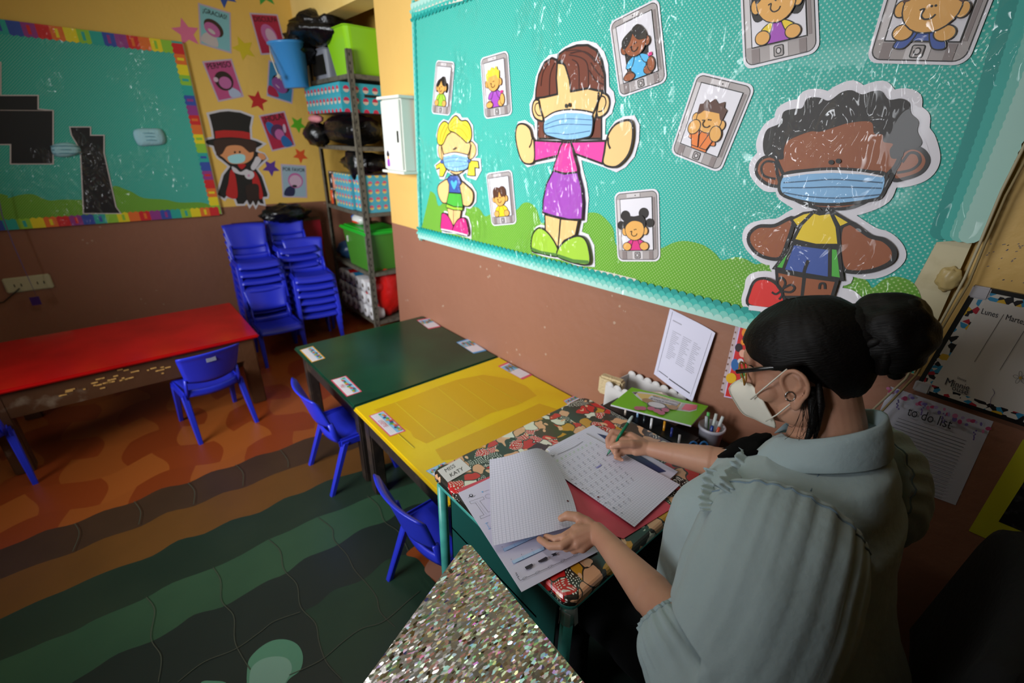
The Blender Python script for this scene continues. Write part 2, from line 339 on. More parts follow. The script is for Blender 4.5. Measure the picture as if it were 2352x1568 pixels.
# ================= tables ====================================================
WOODD = mat('dark_painted_wood', '#2a211d', .5, bump=(30, .2), vary=(14, '#4a3a2c', .5, .8))
WOODB = mat('worn_brown_wood', '#4f3019', .5, bump=(25, .2), vary=(9, '#8a7a66', .62, .8))
def vinyl(name, a, b_, rough=.22):
    return mat(name, a, rough, bump=(6, .06), vary=(3.5, b_, .4, .65))
def kid_table(name, label, x0, x1, y0, y1, z, topm, woodm, group=None, leg=.055, apron=.1, legs=None):
    r = empty(name, ((x0+x1)/2, (y0+y1)/2, 0), label, 'table', group); cx, cy = (x0+x1)/2, (y0+y1)/2
    t = MB(); t.box((x0-cx, y0-cy, z-.022), (x1-cx, y1-cy, z), topm, bev=.008); t.build('tabletop', r)
    a = MB(); i = .03
    a.box((x0-cx+i, y0-cy+i, z-.022-apron), (x1-cx-i, y0-cy+i+.02, z-.022), woodm); a.box((x0-cx+i, y1-cy-i-.02, z-.022-apron), (x1-cx-i, y1-cy-i, z-.022), woodm)
    a.box((x0-cx+i, y0-cy+i+.02, z-.022-apron), (x0-cx+i+.02, y1-cy-i-.02, z-.022), woodm); a.box((x1-cx-i-.02, y0-cy+i+.02, z-.022-apron), (x1-cx-i, y1-cy-i-.02, z-.022), woodm)
    a.build('apron', r)
    for lx in (x0-cx+i, x1-cx-i-leg):
        for ly in (y0-cy+i, y1-cy-i-leg):
            q = MB(); q.box((lx-.002, ly-.002, 0), (lx+leg, ly+leg, z-.023), woodm, bev=.006); q.build('leg', r)
    return r
GREEN = vinyl('green_vinyl', '#14432f', '#0f3527'); YELV = vinyl('yellow_vinyl', '#d8b90f', '#cfa80e', .25)
kid_table('childrens_table', 'dark green topped low wooden table against the right wall', -.852, -.005, 1.785, 2.61, .47, GREEN, WOODD)
yt = kid_table('childrens_table', 'yellow vinyl covered low table between the green table and the desk', -.855, -.005, 1.0, 1.78, .47, YELV, WOODD)
ar = Art(top2d(.47), lambda u, v, w: (u+.43, v-1.39, .47+w), step=.0002, base=.0003); Y2 = mat('yellow_vinyl_single_layer', '#c79d10', .3)
Yc = crop(820, 800, 4.9)
ar.fill(Yc([(190, 690), (420, 610), (640, 530), (900, 430), (1130, 350), (1420, 295), (1700, 340), (1900, 420), (2020, 530), (1800, 640), (1500, 730), (1200, 880), (780, 1070), (640, 1000), (600, 930)]), Y2, False)
ar.fill(Yc([(880, 1140), (1150, 1020), (1500, 870), (2050, 620), (2300, 700), (2500, 800), (1200, 1230), (960, 1260)]), Y2, False)
YL = mat('yellow_crease', '#dcc832', .3)
for L_ in ([(430, 610), (880, 1005)], [(900, 440), (1360, 815)], [(1150, 400), (1590, 710)], [(690, 640), (1160, 920)], [(1350, 330), (1850, 620)]): ar.line(Yc(L_), .0025, YL, sm=False)
ar.line(Yc([(460, 965), (640, 1125)]), .006, YL, sm=False); ar.line(Yc([(465, 962), (645, 1120)]), .002, mat('crease_line', '#8a7410', .4), sm=False)
ar.mb.build('vinyl_creases', yt)
rt = kid_table('childrens_table', 'long red vinyl covered low wooden table in front of the back wall', -2.17, -.955, 2.93, 3.69, .47, vinyl('red_vinyl', '#b01010', '#980c0c', .16), WOODB, leg=.075, apron=.14)
q = MB(); gl = mat('torn_glue_residue', '#c89850', .7, bump=(60, .6))
random.seed(3)
for k in range(26):
    x = -.10+random.gauss(0, .11); z = .385+random.gauss(0, .014)+.02*(x+.1); s_ = random.uniform(.004, .02)
    q.box((x-s_, -.3525, z-.003), (x+s_, -.3495, z+.003), gl)
q.build('glue_residue', rt)['kind'] = 'stuff'

# ================= blue chairs =================================================
BLUE = mat('blue_plastic', '#2430c0', .34, bump=(160, .04)); STK = mat('grey_sticker', '#8f93a8', .6)
def plate(mb, fn, nu, nv, th, mt):
    """curved plate: fn(a,b)->(point, normal)"""
    T = [[None]*(nv+1) for _ in range(nu+1)]; Bm = [[None]*(nv+1) for _ in range(nu+1)]
    for i in range(nu+1):
        for j in range(nv+1):
            p = Vector(fn(i/nu, j/nv)); e = 1e-3
            du = Vector(fn(min(i/nu+e, 1), j/nv))-Vector(fn(max(i/nu-e, 0), j/nv)); dv = Vector(fn(i/nu, min(j/nv+e, 1)))-Vector(fn(i/nu, max(j/nv-e, 0)))
            n_ = du.cross(dv).normalized(); edge = 0.55 if (i in (0, nu) or j in (0, nv)) else 1.
            T[i][j] = p+n_*th/2*edge; Bm[i][j] = p-n_*th/2*edge
    rings = []
    for i in range(nu+1): rings.append(T[i]+Bm[i][::-1])
    mb.loft(rings, mt)
def make_chair(name='childrens_chair', sticker=False):
    r = empty(name, (0, 0, 0), 'blue plastic chair', 'chair')
    W = .145
    s = MB()
    def seat(a, b_):                     # a across, b front to back
        x = (a*2-1)*(W-.012*b_); y = .15-.27*b_
        z = .288-.012*math.cos((a*2-1)*1.3)-.02*b_ + (-.035*max(0, .15-b_)/.15)**1
        return (x, y, z)
    plate(s, seat, 12, 12, .014, BLUE)
    for sx in (-1, 1): s.box((sx*(W-.004)-.012, -.12, .236), (sx*(W-.004)+.012, .12, .285), BLUE, bev=.01)
    s.build('seat', r)
    bk = MB()
    def back(a, b_):
        x = (a*2-1)*(.125+.026*b_); c = (a*2-1)
        y = -.135-.055*b_-.03*(1-c*c)+.0; z = .355+.165*b_-.022*(1-c*c)*(1-b_)**2+.004*(1-c*c)
        if b_ > .93: y -= .01*(b_-.93)/.07
        return (x, y, z)
    plate(bk, back, 14, 10, .013, BLUE)
    for sx in (-1, 1):                    # side uprights and the web under the slot
        bk.tube([(sx*.128, -.105, .262), (sx*.131, -.128, .31), (sx*.127, -.142, .375)], [.016, .015, .013], BLUE, 8, flat=.6)
    def web(a, b_):
        x = (a*2-1)*.128; c = (a*2-1); return (x, -.118-.02*(1-c*c), .262+.042*b_-.012*(1-c*c))
    plate(bk, web, 10, 3, .012, BLUE); b0 = bk.build('backrest', r)
    if sticker:
        q_ = MB(); q_.box((-.024, -.2155, .468), (.022, -.2125, .496), STK); q_.build('sticker', b0)
    for sx in (-1, 1):
        for fy, y0_, y1_ in ((1, .085, .15), (-1, -.09, -.19)):
            l = MB(); rings = []
            for t in [i/5 for i in range(6)]:
                x = sx*(W-.004+.008*t); y = y0_+(y1_-y0_)*t; z = .262*(1-t); hw = .017-.006*t; hd = .014-.003*t
                rings.append([(x+a*hw, y+b_*hd, z) for a, b_ in ((-.7, -1), (.7, -1), (1, -.7), (1, .7), (.7, 1), (-.7, 1), (-1, .7), (-1, -.7))])
            l.loft(rings, BLUE, False); l.build('leg', r)
    return r
chair0 = make_chair(); first = [True]
def put_chair(x, y, rz, label, group=None, z=0., tilt=0.):
    c = chair0 if first[0] else copy_tree(chair0); first[0] = False
    c.location = (x, y, z); c.rotation_euler = (tilt, 0, rz); c['label'] = label
    if group: c['group'] = group
    elif 'group' in c: del c['group']
    return c
R = math.radians
put_chair(-.80, 1.985, R(-90), 'blue plastic chair pushed under the left edge of the green table')
put_chair(-.80, 1.10, R(-88), 'blue plastic chair at the left edge of the yellow table, nearest the desk')
put_chair(-.70, 3.60, R(178), 'single unstacked blue plastic chair in front of the tall left stack')
put_chair(-2.24, 3.0, R(8), 'blue plastic chair at the far left, only one leg showing by the red table')
G = 'blue chairs in the three stacks in the corner'
ords = ['at the bottom', 'second from the bottom', 'third from the bottom', 'fourth from the bottom', 'fifth from the bottom', 'sixth from the bottom', 'seventh from the bottom', 'eighth from the bottom', 'ninth from the bottom']
for sx_, sy_, rz_, n_, nm in ((-.69, 3.95, 178, 8, 'left stack behind the single chair'), (-.35, 3.75, 172, 6, 'right front stack beside the shelf'), (-.37, 4.03, 178, 9, 'tallest rear stack')):
    for k in range(n_):
        lab = ('blue plastic chair on top of the ' if k == n_-1 else 'blue plastic chair %s of the ' % ords[k])+nm
        c = put_chair(sx_, sy_-.004*k, R(rz_), lab, G, z=.06*k)
cst = make_chair('childrens_chair', True); cst.location = (-1.275, 2.905, 0); cst.rotation_euler = (0, 0, R(8))
cst['label'] = 'blue plastic chair with a grey sticker on its back, at the red table'

# ================= desk with wrapped top ========================================
TEAL = mat('teal_enamel', '#4aa79b', .35, bump=(40, .05), vary=(16, '#3c8f86', .45, .7)); TEALD = mat('dark_teal_panel', '#0f4a44', .45)
m, nt, b = newmat('red_black_bow_print_wrap', .28)
g = nt.nodes.new('ShaderNodeNewGeometry'); mp = nt.nodes.new('ShaderNodeMapping'); mp.inputs['Rotation'].default_value = (0, 0, .3); mp.inputs['Location'].default_value = (.13, .31, 0); nt.links.new(g.outputs['Position'], mp.inputs[0])
wz = nt.nodes.new('ShaderNodeTexNoise'); wz.inputs['Scale'].default_value = 22; wz.inputs['Detail'].default_value = 1; nt.links.new(mp.outputs[0], wz.inputs[0])
wm_ = nt.nodes.new('ShaderNodeVectorMath'); wm_.operation = 'MULTIPLY_ADD'; wm_.inputs[1].default_value = (.05, .05, 0); nt.links.new(wz.outputs['Color'], wm_.inputs[0]); nt.links.new(mp.outputs[0], wm_.inputs[2]); mpo = wm_
def vor(scale, feat='F1', off=0.):
    v = nt.nodes.new('ShaderNodeTexVoronoi'); v.inputs['Scale'].default_value = scale; v.feature = feat; v.inputs['Randomness'].default_value = .85
    if off:
        a_ = nt.nodes.new('ShaderNodeVectorMath'); a_.inputs[1].default_value = (off, off*.7, 0); nt.links.new(mpo.outputs[0], a_.inputs[0]); nt.links.new(a_.outputs[0], v.inputs[0])
    else: nt.links.new(mpo.outputs[0], v.inputs[0])
    return v
v1 = vor(27); cr = nt.nodes.new('ShaderNodeValToRGB'); cr.color_ramp.interpolation = 'CONSTANT'; e = cr.color_ramp.elements
sc_ = nt.nodes.new('ShaderNodeSeparateColor'); nt.links.new(v1.outputs['Color'], sc_.inputs[0])
for i, (p_, h) in enumerate(((0, '#25221c'), (.30, '#c4161c'), (.52, '#d9a37c'), (.74, '#dcdccb'), (.86, '#c48a1e'), (.92, '#25221c'))):
    el = e[i] if i < 2 else e.new(p_); el.position = p_; el.color = lin(h)
nt.links.new(sc_.outputs[0], cr.inputs[0])
v2 = vor(27, 'DISTANCE_TO_EDGE'); edge = mnode(nt, 'LESS_THAN', v2.outputs['Distance'], .055)
c1 = mixc(nt, edge, cr.outputs[0], '#2a2620')
v3 = vor(150); v3.inputs['Randomness'].default_value = .15; dots = mnode(nt, 'MULTIPLY', mnode(nt, 'LESS_THAN', v3.outputs['Distance'], .28), mnode(nt, 'GREATER_THAN', sc_.outputs[1], .52))
dark = mnode(nt, 'LESS_THAN', sc_.outputs[0], .5)
c2 = mixc(nt, mnode(nt, 'MULTIPLY', dots, dark), c1, '#e3e3d8')
v4 = vor(34, off=3.7); s4 = nt.nodes.new('ShaderNodeSeparateColor'); nt.links.new(v4.outputs['Color'], s4.inputs[0])
bl = mnode(nt, 'MULTIPLY', mnode(nt, 'LESS_THAN', v4.outputs['Distance'], .26), mnode(nt, 'GREATER_THAN', s4.outputs[0], .6))
c3 = mixc(nt, bl, c2, '#e0b08a')
nt.links.new(c3, b.inputs['Base Color']); b.inputs['Coat Weight'].default_value = .4; b.inputs['Coat Roughness'].default_value = .15
WRAP = m
DX0, DX1, DY0, DY1, DZ = -.962, -.300, .388, .925, .72
def rrect(x0, x1, y0, y1, r, n=6):
    out = []
    for cx, cy, a0 in ((x1-r, y1-r, 0), (x0+r, y1-r, 90), (x0+r, y0+r, 180), (x1-r, y0+r, 270)):
        for k in range(n+1): a = R(a0+90*k/n); out.append((cx+r*math.cos(a), cy+r*math.sin(a)))
    return out
desk = empty('school_desk', ((DX0+DX1)/2, (DY0+DY1)/2, 0), 'teal metal legged desk wrapped in red and black bow print, where the woman writes', 'desk')
cx, cy = (DX0+DX1)/2, (DY0+DY1)/2
def slabr(mb, z0, z1, r, mt, inset=0., bev=.006):
    rings = []
    for z, i in ((z0, bev), (z0+bev, 0), (z1-bev, 0), (z1-bev*.3, bev*.5), (z1, bev*1.2)):
        rings.append([(x-cx, y-cy, z) for x, y in rrect(DX0+inset+i, DX1-inset-i, DY0+inset+i, DY1-inset-i, r)])
    mb.loft(rings, mt, False)
q = MB(); slabr(q, DZ-.03, DZ, .03, WRAP, 0, .007); q.build('wrapped_top', desk)
q = MB(); slabr(q, DZ-.05, DZ-.031, .03, TEAL, .006); q.build('frame', desk)
for lx in (DX0+.022-cx, DX1-.022-cx):
    for ly in (DY0+.022-cy, DY1-.022-cy):
        q = MB(); q.tube([(lx, ly, .012), (lx, ly, DZ-.05)], .0145, TEAL, 14); l_ = q.build('leg', desk)
        q = MB(); q.tube([(lx, ly, 0), (lx, ly, .03)], .018, mat('black_rubber', '#141414', .7), 14); q.build('rubber_foot', l_)
q = MB(); q.box((DX0+.03-cx, DY0+.06-cy, .40), (DX0+.035-cx, DY1-.05-cy, .67), TEALD); q.box((DX0+.03-cx, DY1-.055-cy, .40), (DX1-.03-cx, DY1-.05-cy, .67), TEALD); q.box((DX0+.03-cx, DY0+.12-cy, .52), (DX1-.03-cx, DY1-.055-cy, .527), TEALD)
q.build('book_shelf_panel', desk)
# clear tape knotted at the near corner
q = MB(); TAPE = mat('clear_tape', '#d8dcd8', .12, alpha=.45)
tx, ty = DX0+.022-cx, DY0+.022-cy
q.tube([(tx, ty, .628), (tx+.002, ty, .66), (tx, ty, .672)], [.0165, .0175, .0165], TAPE, 14)
for k in range(5):
    a = k*1.25+2.6; q.box((-.006, -.0005, -.03), (.006, .0005, .014), TAPE, Matrix.Translation((tx+.018*math.cos(a), ty+.018*math.sin(a), .66)) @ Matrix.Rotation(a+1.2, 4, 'Z') @ Matrix.Rotation(.5*math.sin(k*3), 4, 'X'))
q.build('clear_tape', desk)

# ================= holographic table in the foreground ============================
m, nt, b = newmat('holographic_paper', .2)
g = nt.nodes.new('ShaderNodeNewGeometry'); mp = nt.nodes.new('ShaderNodeMapping'); mp.inputs['Scale'].default_value = (1., 2.1, 1); mp.inputs['Rotation'].default_value = (0, 0, .9); nt.links.new(g.outputs['Position'], mp.inputs[0])
n0 = nt.nodes.new('ShaderNodeTexNoise'); n0.inputs['Scale'].default_value = 300; nt.links.new(mp.outputs[0], n0.inputs['Vector'])
va = nt.nodes.new('ShaderNodeVectorMath'); va.operation = 'MULTIPLY_ADD'; va.inputs[1].default_value = (.004, .004, 0); nt.links.new(n0.outputs['Color'], va.inputs[0]); nt.links.new(mp.outputs[0], va.inputs[2])
v = nt.nodes.new('ShaderNodeTexVoronoi'); v.inputs['Scale'].default_value = 125; nt.links.new(va.outputs[0], v.inputs[0])
s2 = nt.nodes.new('ShaderNodeSeparateColor'); nt.links.new(v.outputs['Color'], s2.inputs[0])
hsv = nt.nodes.new('ShaderNodeCombineColor'); hsv.mode = 'HSV'; nt.links.new(s2.outputs[0], hsv.inputs[0]); hsv.inputs[2].default_value = 1
nt.links.new(mnode(nt, 'MULTIPLY', s2.outputs[2], .6), hsv.inputs[1])
lit = mnode(nt, 'GREATER_THAN', s2.outputs[1], .48)
nt.links.new(mixc(nt, lit, '#a9a9ac', hsv.outputs[0]), b.inputs['Base Color']); b.inputs['Metallic'].default_value = 1
sub = nt.nodes.new('ShaderNodeVectorMath'); sub.operation = 'SUBTRACT'; sub.inputs[1].default_value = (.5, .5, .5); nt.links.new(v.outputs['Color'], sub.inputs[0])
v9 = nt.nodes.new('ShaderNodeTexVoronoi'); v9.inputs['Scale'].default_value = 125.0; nt.links.new(va.outputs[0], v9.inputs[0])
scl = nt.nodes.new('ShaderNodeVectorMath'); scl.operation = 'SCALE'; nt.links.new(sub.outputs[0], scl.inputs[0]); nt.links.new(mnode(nt, 'ADD', mnode(nt, 'MULTIPLY', lit, .9), .22), scl.inputs['Scale'])
ad = nt.nodes.new('ShaderNodeVectorMath'); ad.operation = 'ADD'; nt.links.new(scl.outputs[0], ad.inputs[0]); nt.links.new(g.outputs['Normal'], ad.inputs[1])
nm_ = nt.nodes.new('ShaderNodeVectorMath'); nm_.operation = 'NORMALIZE'; nt.links.new(ad.outputs[0], nm_.inputs[0]); nt.links.new(nm_.outputs[0], b.inputs['Normal'])
HOLO = m
c0 = zp(1073, 1238, .73); c1 = zp(815, 1590, .73); c2 = zp(1372, 1600, .73)
d1 = (c1-c0).normalized(); d2 = (c2-c0).normalized()
P_ = [c0, c0+d1*.62, c0+d1*.30+d2*.95+Vector((-.15, 0, 0)), c0+d2*.66]
P_ = [(c0+d1*.62), (c0+d1*.62+d2*.5), (c0+d2*.78)]
cc = (c0+P_[0]+P_[1]+P_[2])/4
def rpoly(pts, r, n=6):
    out = []
    for i in range(len(pts)):
        a, p, c = Vector(pts[i-1]), Vector(pts[i]), Vector(pts[(i+1) % len(pts)])
        u1 = (a-p).normalized(); u2 = (c-p).normalized(); h = u1.angle(u2)/2; t = r/math.tan(h); o_ = p+(u1+u2).normalized()*(r/math.sin(h))
        s_ = p+u1*t; e_ = p+u2*t
        for k in range(n+1):
            d_ = (s_-o_).lerp(e_-o_, k/n).normalized()*r; out.append(o_+d_)
    return out
ht = empty('trapezoid_table', (cc.x, cc.y, 0), 'table with a pointed corner covered in silver holographic glitter paper, in the foreground', 'table')
q = MB(); rr = rpoly([c0-cc, P_[0]-cc, P_[1]-cc, P_[2]-cc], .014)
def ins(pts, k):
    return [p*(1-k/max(p.length, .01)) for p in pts]
q.loft([[Vector((p.x, p.y, .7)) for p in ins(rr, .004)], [Vector((p.x, p.y, .704)) for p in rr], [Vector((p.x, p.y, .727)) for p in rr], [Vector((p.x, p.y, .73)) for p in ins(rr, .003)]], HOLO, False)
q.build('tabletop', ht)
q = MB(); ri = ins(rr, .05); ro = ins(rr, .02)
q.loft([[Vector((p.x, p.y, .67)) for p in ro], [Vector((p.x, p.y, .70)) for p in ro], [Vector((p.x, p.y, .70)) for p in ri], [Vector((p.x, p.y, .67)) for p in ri], [Vector((p.x, p.y, .67)) for p in ro]], TEAL, False, caps=False); q.build('frame', ht)
for p in (c0, P_[0], P_[1], P_[2]):
    d_ = (p-cc); d_ = d_*(1-.075/d_.length); q = MB(); q.tube([(d_.x, d_.y, 0), (d_.x, d_.y, .70)], .0145, TEAL, 12); q.build('leg', ht)
# ================= big display board on the right wall ==========================
def film(name, col, dots=None):
    """printed paper under crinkled film; dots = colour of the woven-in polka dots"""
    if name in MATS: return MATS[name]
    m, nt, b = newmat(name, .55); g = nt.nodes.new('ShaderNodeNewGeometry')
    b.inputs['Base Color'].default_value = lin(col); plastic(nt, b, g)
    if dots:
        sp = nt.nodes.new('ShaderNodeSeparateXYZ'); nt.links.new(g.outputs['Position'], sp.inputs[0])
        h = mnode(nt, 'ADD', sp.outputs['X'], sp.outputs['Y']); a = mnode(nt, 'DIVIDE', h, .0135); c = mnode(nt, 'DIVIDE', sp.outputs['Z'], .0135)
        def cell(off):
            fa = mnode(nt, 'SUBTRACT', mnode(nt, 'FRACT', mnode(nt, 'ADD', a, off+50)), .5); fc = mnode(nt, 'SUBTRACT', mnode(nt, 'FRACT', mnode(nt, 'ADD', c, off)), .5)
            return mnode(nt, 'LESS_THAN', mnode(nt, 'ADD', mnode(nt, 'MULTIPLY', fa, fa), mnode(nt, 'MULTIPLY', fc, fc)), .028)
        nt.links.new(mixc(nt, mnode(nt, 'MULTIPLY', mnode(nt, 'MAXIMUM', cell(0), cell(.5)), .7), col, dots), b.inputs['Base Color'])
    return m
F_ = film
TEALF = F_('board_teal_paper', '#18a898', '#a9d2c4'); GRNF = F_('board_green_hills', '#5c9c16', '#b0d080')
SC1 = F_('scallop_dark_teal', '#0e8f86'); SC2 = F_('scallop_mid_teal', '#35aca0'); SC3 = F_('scallop_light_teal', '#74c0b2'); SC4 = F_('scallop_pale', '#a4d0c4')
K = F_('print_black', '#17120e'); PW = F_('print_white', '#dcd8de'); SK1 = F_('print_skin_light', '#e9bd7c'); SK2 = F_('print_skin_brown', '#95512a'); SK3 = F_('print_skin_tan', '#e0a552')
HB = F_('print_brown_hair', '#6b3320'); HBL = F_('print_dark_hair', '#211a15'); HY = F_('print_yellow_hair', '#e5cf38'); HBR = F_('print_chestnut_hair', '#53301f')
PINK = F_('print_pink', '#e23c98'); PURP = F_('print_purple', '#a047b2'); LGR = F_('print_lime', '#9cc636'); DGR = F_('print_dark_green', '#4c7a32'); MSK = F_('print_mask_blue', '#86b8e2'); MSL = F_('print_mask_line', '#3e5f7d')
BLU = F_('print_blue', '#3a55a0'); SKY = F_('print_sky_blue', '#4fb0e0'); GRN = F_('print_green', '#4caf3a'); YLW = F_('print_yellow', '#e8c71c'); RED = F_('print_red', '#d8261f'); ORG = F_('print_orange', '#e2792b'); MAG = F_('print_magenta', '#d42a7c')
HDK = F_('print_hair_strand', '#3b1a12'); GRY = F_('print_tablet_grey', '#a39a98'); GRL = F_('print_tablet_light_grey', '#c9c2c2'); GRD = F_('print_tablet_dark_grey', '#857876'); HYD = F_('print_gold_strand', '#b39a22')
BX = -.022
def w2(x, y): p = xp(x, y, BX); return (-p.y, p.z)
def w3(u, v, w): return (BX-w, -u, v)
bl, br_, tr_, tl = (-2.56, 1.012), (-.10, 1.058), (-.085, 2.25), (-2.495, 2.215)
board = empty('display_board', (0, 1.3, 1.6), 'large turquoise dotted display board with scalloped border and green hills, on the right wall', 'display board')
q = MB(); PAN = mat('cream_fibre_board', '#c9bf9c', .7, vary=(12, '#a89a72', .5, .8))
q.loft([[(0-x_, -u-1.3, v-1.6) for u, v in (bl, br_, tr_, tl)] for x_ in (.001, .0205)], PAN, False); q.build('backing_panel', board)
def boardart(step=.0003, base=.0): return Art(w2, lambda u, v, w: (BX-w, -u-1.3, v-1.6), step, base)
ar = boardart(.0003, -.001)
C4 = crop(940, 0, 2.528); C5_ = crop(1500, 0, 2.1185)
def lerp2(a, b_, t): return (a[0]+(b_[0]-a[0])*t, a[1]+(b_[1]-a[1])*t)
ar.fill([(bl[0]+.004, bl[1]+.004), (-.10, 1.06), (-.17, 1.24), (-.155, 1.385), (-.10, 1.40), (tr_[0]-.004, 1.52), (tr_[0]-.004, tr_[1]-.004), (tl[0]+.004, tl[1]-.004)], TEALF, False, True)
ar.mb.build('turquoise_paper', board)
ar = boardart(.0003, .0002)
hl = C4([(122, 1108), (150, 1130), (170, 1195), (210, 1165), (260, 1160), (300, 1200), (380, 1200), (410, 1215), (440, 1255), (480, 1240), (560, 1230), (620, 1220), (660, 1180), (700, 1178), (740, 1215), (765, 1290), (800, 1290), (900, 1290), (990, 1270), (1040, 1235), (1100, 1240), (1150, 1280), (1185, 1330), (1200, 1420), (1260, 1440), (1380, 1440), (1440, 1450), (1500, 1420)])
hl += C5_([(40, 1210), (100, 1180), (160, 1172), (240, 1190), (300, 1230), (335, 1265), (400, 1250), (450, 1260), (500, 1285), (560, 1275), (640, 1300), (930, 1345), (1000, 1345), (1045, 1370), (1068, 1400), (1120, 1360), (1180, 1345), (1250, 1365), (1290, 1410), (1310, 1470)])
H2 = ar._p(hl); H2 = smooth_pts(H2, False, 4)+[(-.15, 1.055), (bl[0]+.004, bl[1]+.004)]
ar.fill(H2, GRNF, False, True); ar.mb.build('green_hills', board)
def scallops(mb_ar, a, b_, inward, wid, sp, rows):
    d = Vector((b_[0]-a[0], b_[1]-a[1])); Ln = d.length; d.normalize(); n = Vector(inward)
    nrow = len(rows)
    for r_, mt in enumerate(rows):
        h0 = wid*(nrow-r_-.5)/nrow
        P = [Vector(a), Vector(b_), Vector(b_)+n*h0, Vector(a)+n*h0]
        mb_ar.fill([tuple(p) for p in P], mt, False, True)
        k = int(Ln/sp); off = .5*(r_ % 2)
        for i in range(k+1):
            c = Vector(a)+d*min(Ln, (i+off)*Ln/k)+n*h0; mb_ar.w += 0
            th0 = math.atan2(-d.y, -d.x) if d.cross(n) > 0 else math.atan2(d.y, d.x)
            pts = [(c.x+sp*.52*math.cos(th0-j*math.pi/8), c.y+sp*.52*math.sin(th0-j*math.pi/8)) for j in range(9)]
            if (Vector(pts[4])-c).dot(n) < 0: pts = [(2*c.x-x_, 2*c.y-y_) for x_, y_ in pts]
            mb_ar.poly2(pts, mt, mb_ar.w+(.0001 if i % 2 else 0))
        mb_ar.w += .0003
ar = boardart(.0004, .0015)
SR = [SC1, SC2, SC3, SC4]
scallops(ar, bl, tl, (1, 0), .03, .03, SR[:3]); scallops(ar, tl, tr_, (0, -1), .07, .032, SR)
scallops(ar, bl, (-.13, 1.057), (0, 1), .062, .031, SR)
INN = smooth_pts([w2(*p) for p in ((2165, 528), (2200, 430), (2240, 320), (2275, 210), (2305, 100), (2330, 0), (2350, -120))], False, 3)
OUTU = -.088
for r_, mt in enumerate(SR):
    t = (0, .3, .55, .78)[r_]; LP = [(p[0]+(OUTU-p[0])*t, p[1]) for p in INN]
    ar.fill(LP+[(OUTU, LP[-1][1]), (OUTU, LP[0][1])], mt, False, True)
    for i in range(len(LP)-1):
        for h_ in (0, .5): c_ = lerp2(LP[i], LP[i+1], h_); ar.poly2([(c_[0]+.021*math.cos(2*math.pi*k/12), c_[1]+.021*math.sin(2*math.pi*k/12)) for k in range(12)], mt, ar.w-.0001*(i % 2)-.00015*(h_ > 0))
    ar.w += .0002
b_o = ar.mb.build('scalloped_border', board)
# torn paper edge and lump of dried glue on the bare corner
ar = boardart(.0004, .004)
CRM = mat('torn_white_paper', '#cfc9ba', .8)
for L_ in ([(1118, 575), (1180, 592), (1290, 607), (1388, 622), (1462, 640), (1462, 648), (1385, 630), (1290, 616), (1180, 600)],): ar.fill(L_, CRM, False)
ar.fill([(955, 12), (1065, -8), (1065, 2), (955, 28)], CRM, False)
ar.mb.build('torn_edge', board)
q = MB(); c = xp(2180, 640, BX); q.blob((-.026, c.y-1.3, c.z-1.6), (.012, .022, .028), mat('dried_glue', '#b8a26c', .4), 28, 18, .25, 2.5, 3); q.build('dried_glue_lump', board)
# wire hanging over the board's right end
q = MB(); wm = mat('old_white_cord', '#b5aa8c', .6)
q.tube([xp(*p, -.045) for p in ((2370, 300), (2300, 440), (2250, 560), (2215, 640), (2150, 760), (2080, 870), (2000, 945))], .0028, wm, 6)
tag(q.build('cord'), 'thin cream coloured cord hanging down the wall past the right end of the display board', 'cord')
q = MB(); q.tube([xp(*p, -.05) for p in ((2375, 330), (2310, 450), (2262, 560), (2225, 650), (2160, 760), (2105, 860), (2020, 950), (1985, 1010))], .0026, mat('tan_cord', '#8f7d55', .6), 6)
tag(q.build('cord'), 'thin tan cord twisting beside the cream cord next to the board', 'cord')

def cut(name='paper_cutout'): return Art(w2, w3, .0003, .0032)
def figure(outline, wd=.022, sm=True):
    """white die-cut border around the traced outline, then a black silhouette"""
    a = cut(); P = a._p(outline); P = smooth_pts(P) if sm else P
    a.line(P, wd, PW, True, False, True); a.fill(P, PW, False, True); return a
def mask2d(a, pts, band, lines, lw=.003, loops=()):
    for l in loops: a.line(l, lw*1.6, K)
    a.shape(pts, MSK, K, lw*1.6); a.fill(band, PW, False); a.line(band[:len(band)//2], lw*1.4, K)
    for l in lines: a.line(l, lw*.6, MSL)
# woman figure in pink top
T = crop(1160, 80, 2.8); LW = .0075
a = figure(T([(345, 145), (380, 110), (440, 75), (510, 62), (580, 80), (625, 130), (648, 200), (655, 350), (685, 385), (692, 430), (675, 490), (632, 530), (628, 665), (680, 668), (688, 620), (720, 575), (770, 550), (825, 545), (848, 590), (845, 680), (820, 770), (770, 830), (720, 858), (655, 832), (560, 800), (472, 775), (488, 870), (512, 960), (525, 1050), (515, 1185), (495, 1190), (478, 1280), (530, 1300), (562, 1360), (565, 1470), (470, 1465), (360, 1425), (250, 1405), (190, 1385), (190, 1300), (210, 1250), (235, 1238), (275, 1250), (272, 1150), (258, 1142), (262, 1070), (285, 960), (328, 875), (350, 785), (205, 812), (150, 830), (110, 790), (85, 700), (80, 620), (95, 578), (130, 570), (175, 600), (192, 668), (210, 668), (208, 555), (180, 510), (175, 450), (195, 412), (205, 360), (215, 280), (245, 200), (290, 155)]), .026, False)
a.shape(T([(212, 380), (215, 560), (215, 668), (625, 668), (625, 380)]), HB, K, LW, False)
a.shape(T([(232, 440), (212, 418), (190, 430), (180, 480), (195, 530), (225, 550), (250, 545)]), SK1, K, LW); a.shape(T([(600, 380), (640, 375), (672, 400), (678, 450), (655, 505), (600, 525)]), SK1, K, LW)
a.line(T([(228, 438), (205, 445), (198, 480), (215, 515), (240, 520)]), LW*.6, K); a.line(T([(610, 395), (645, 400), (655, 440), (635, 485), (605, 495)]), LW*.6, K)
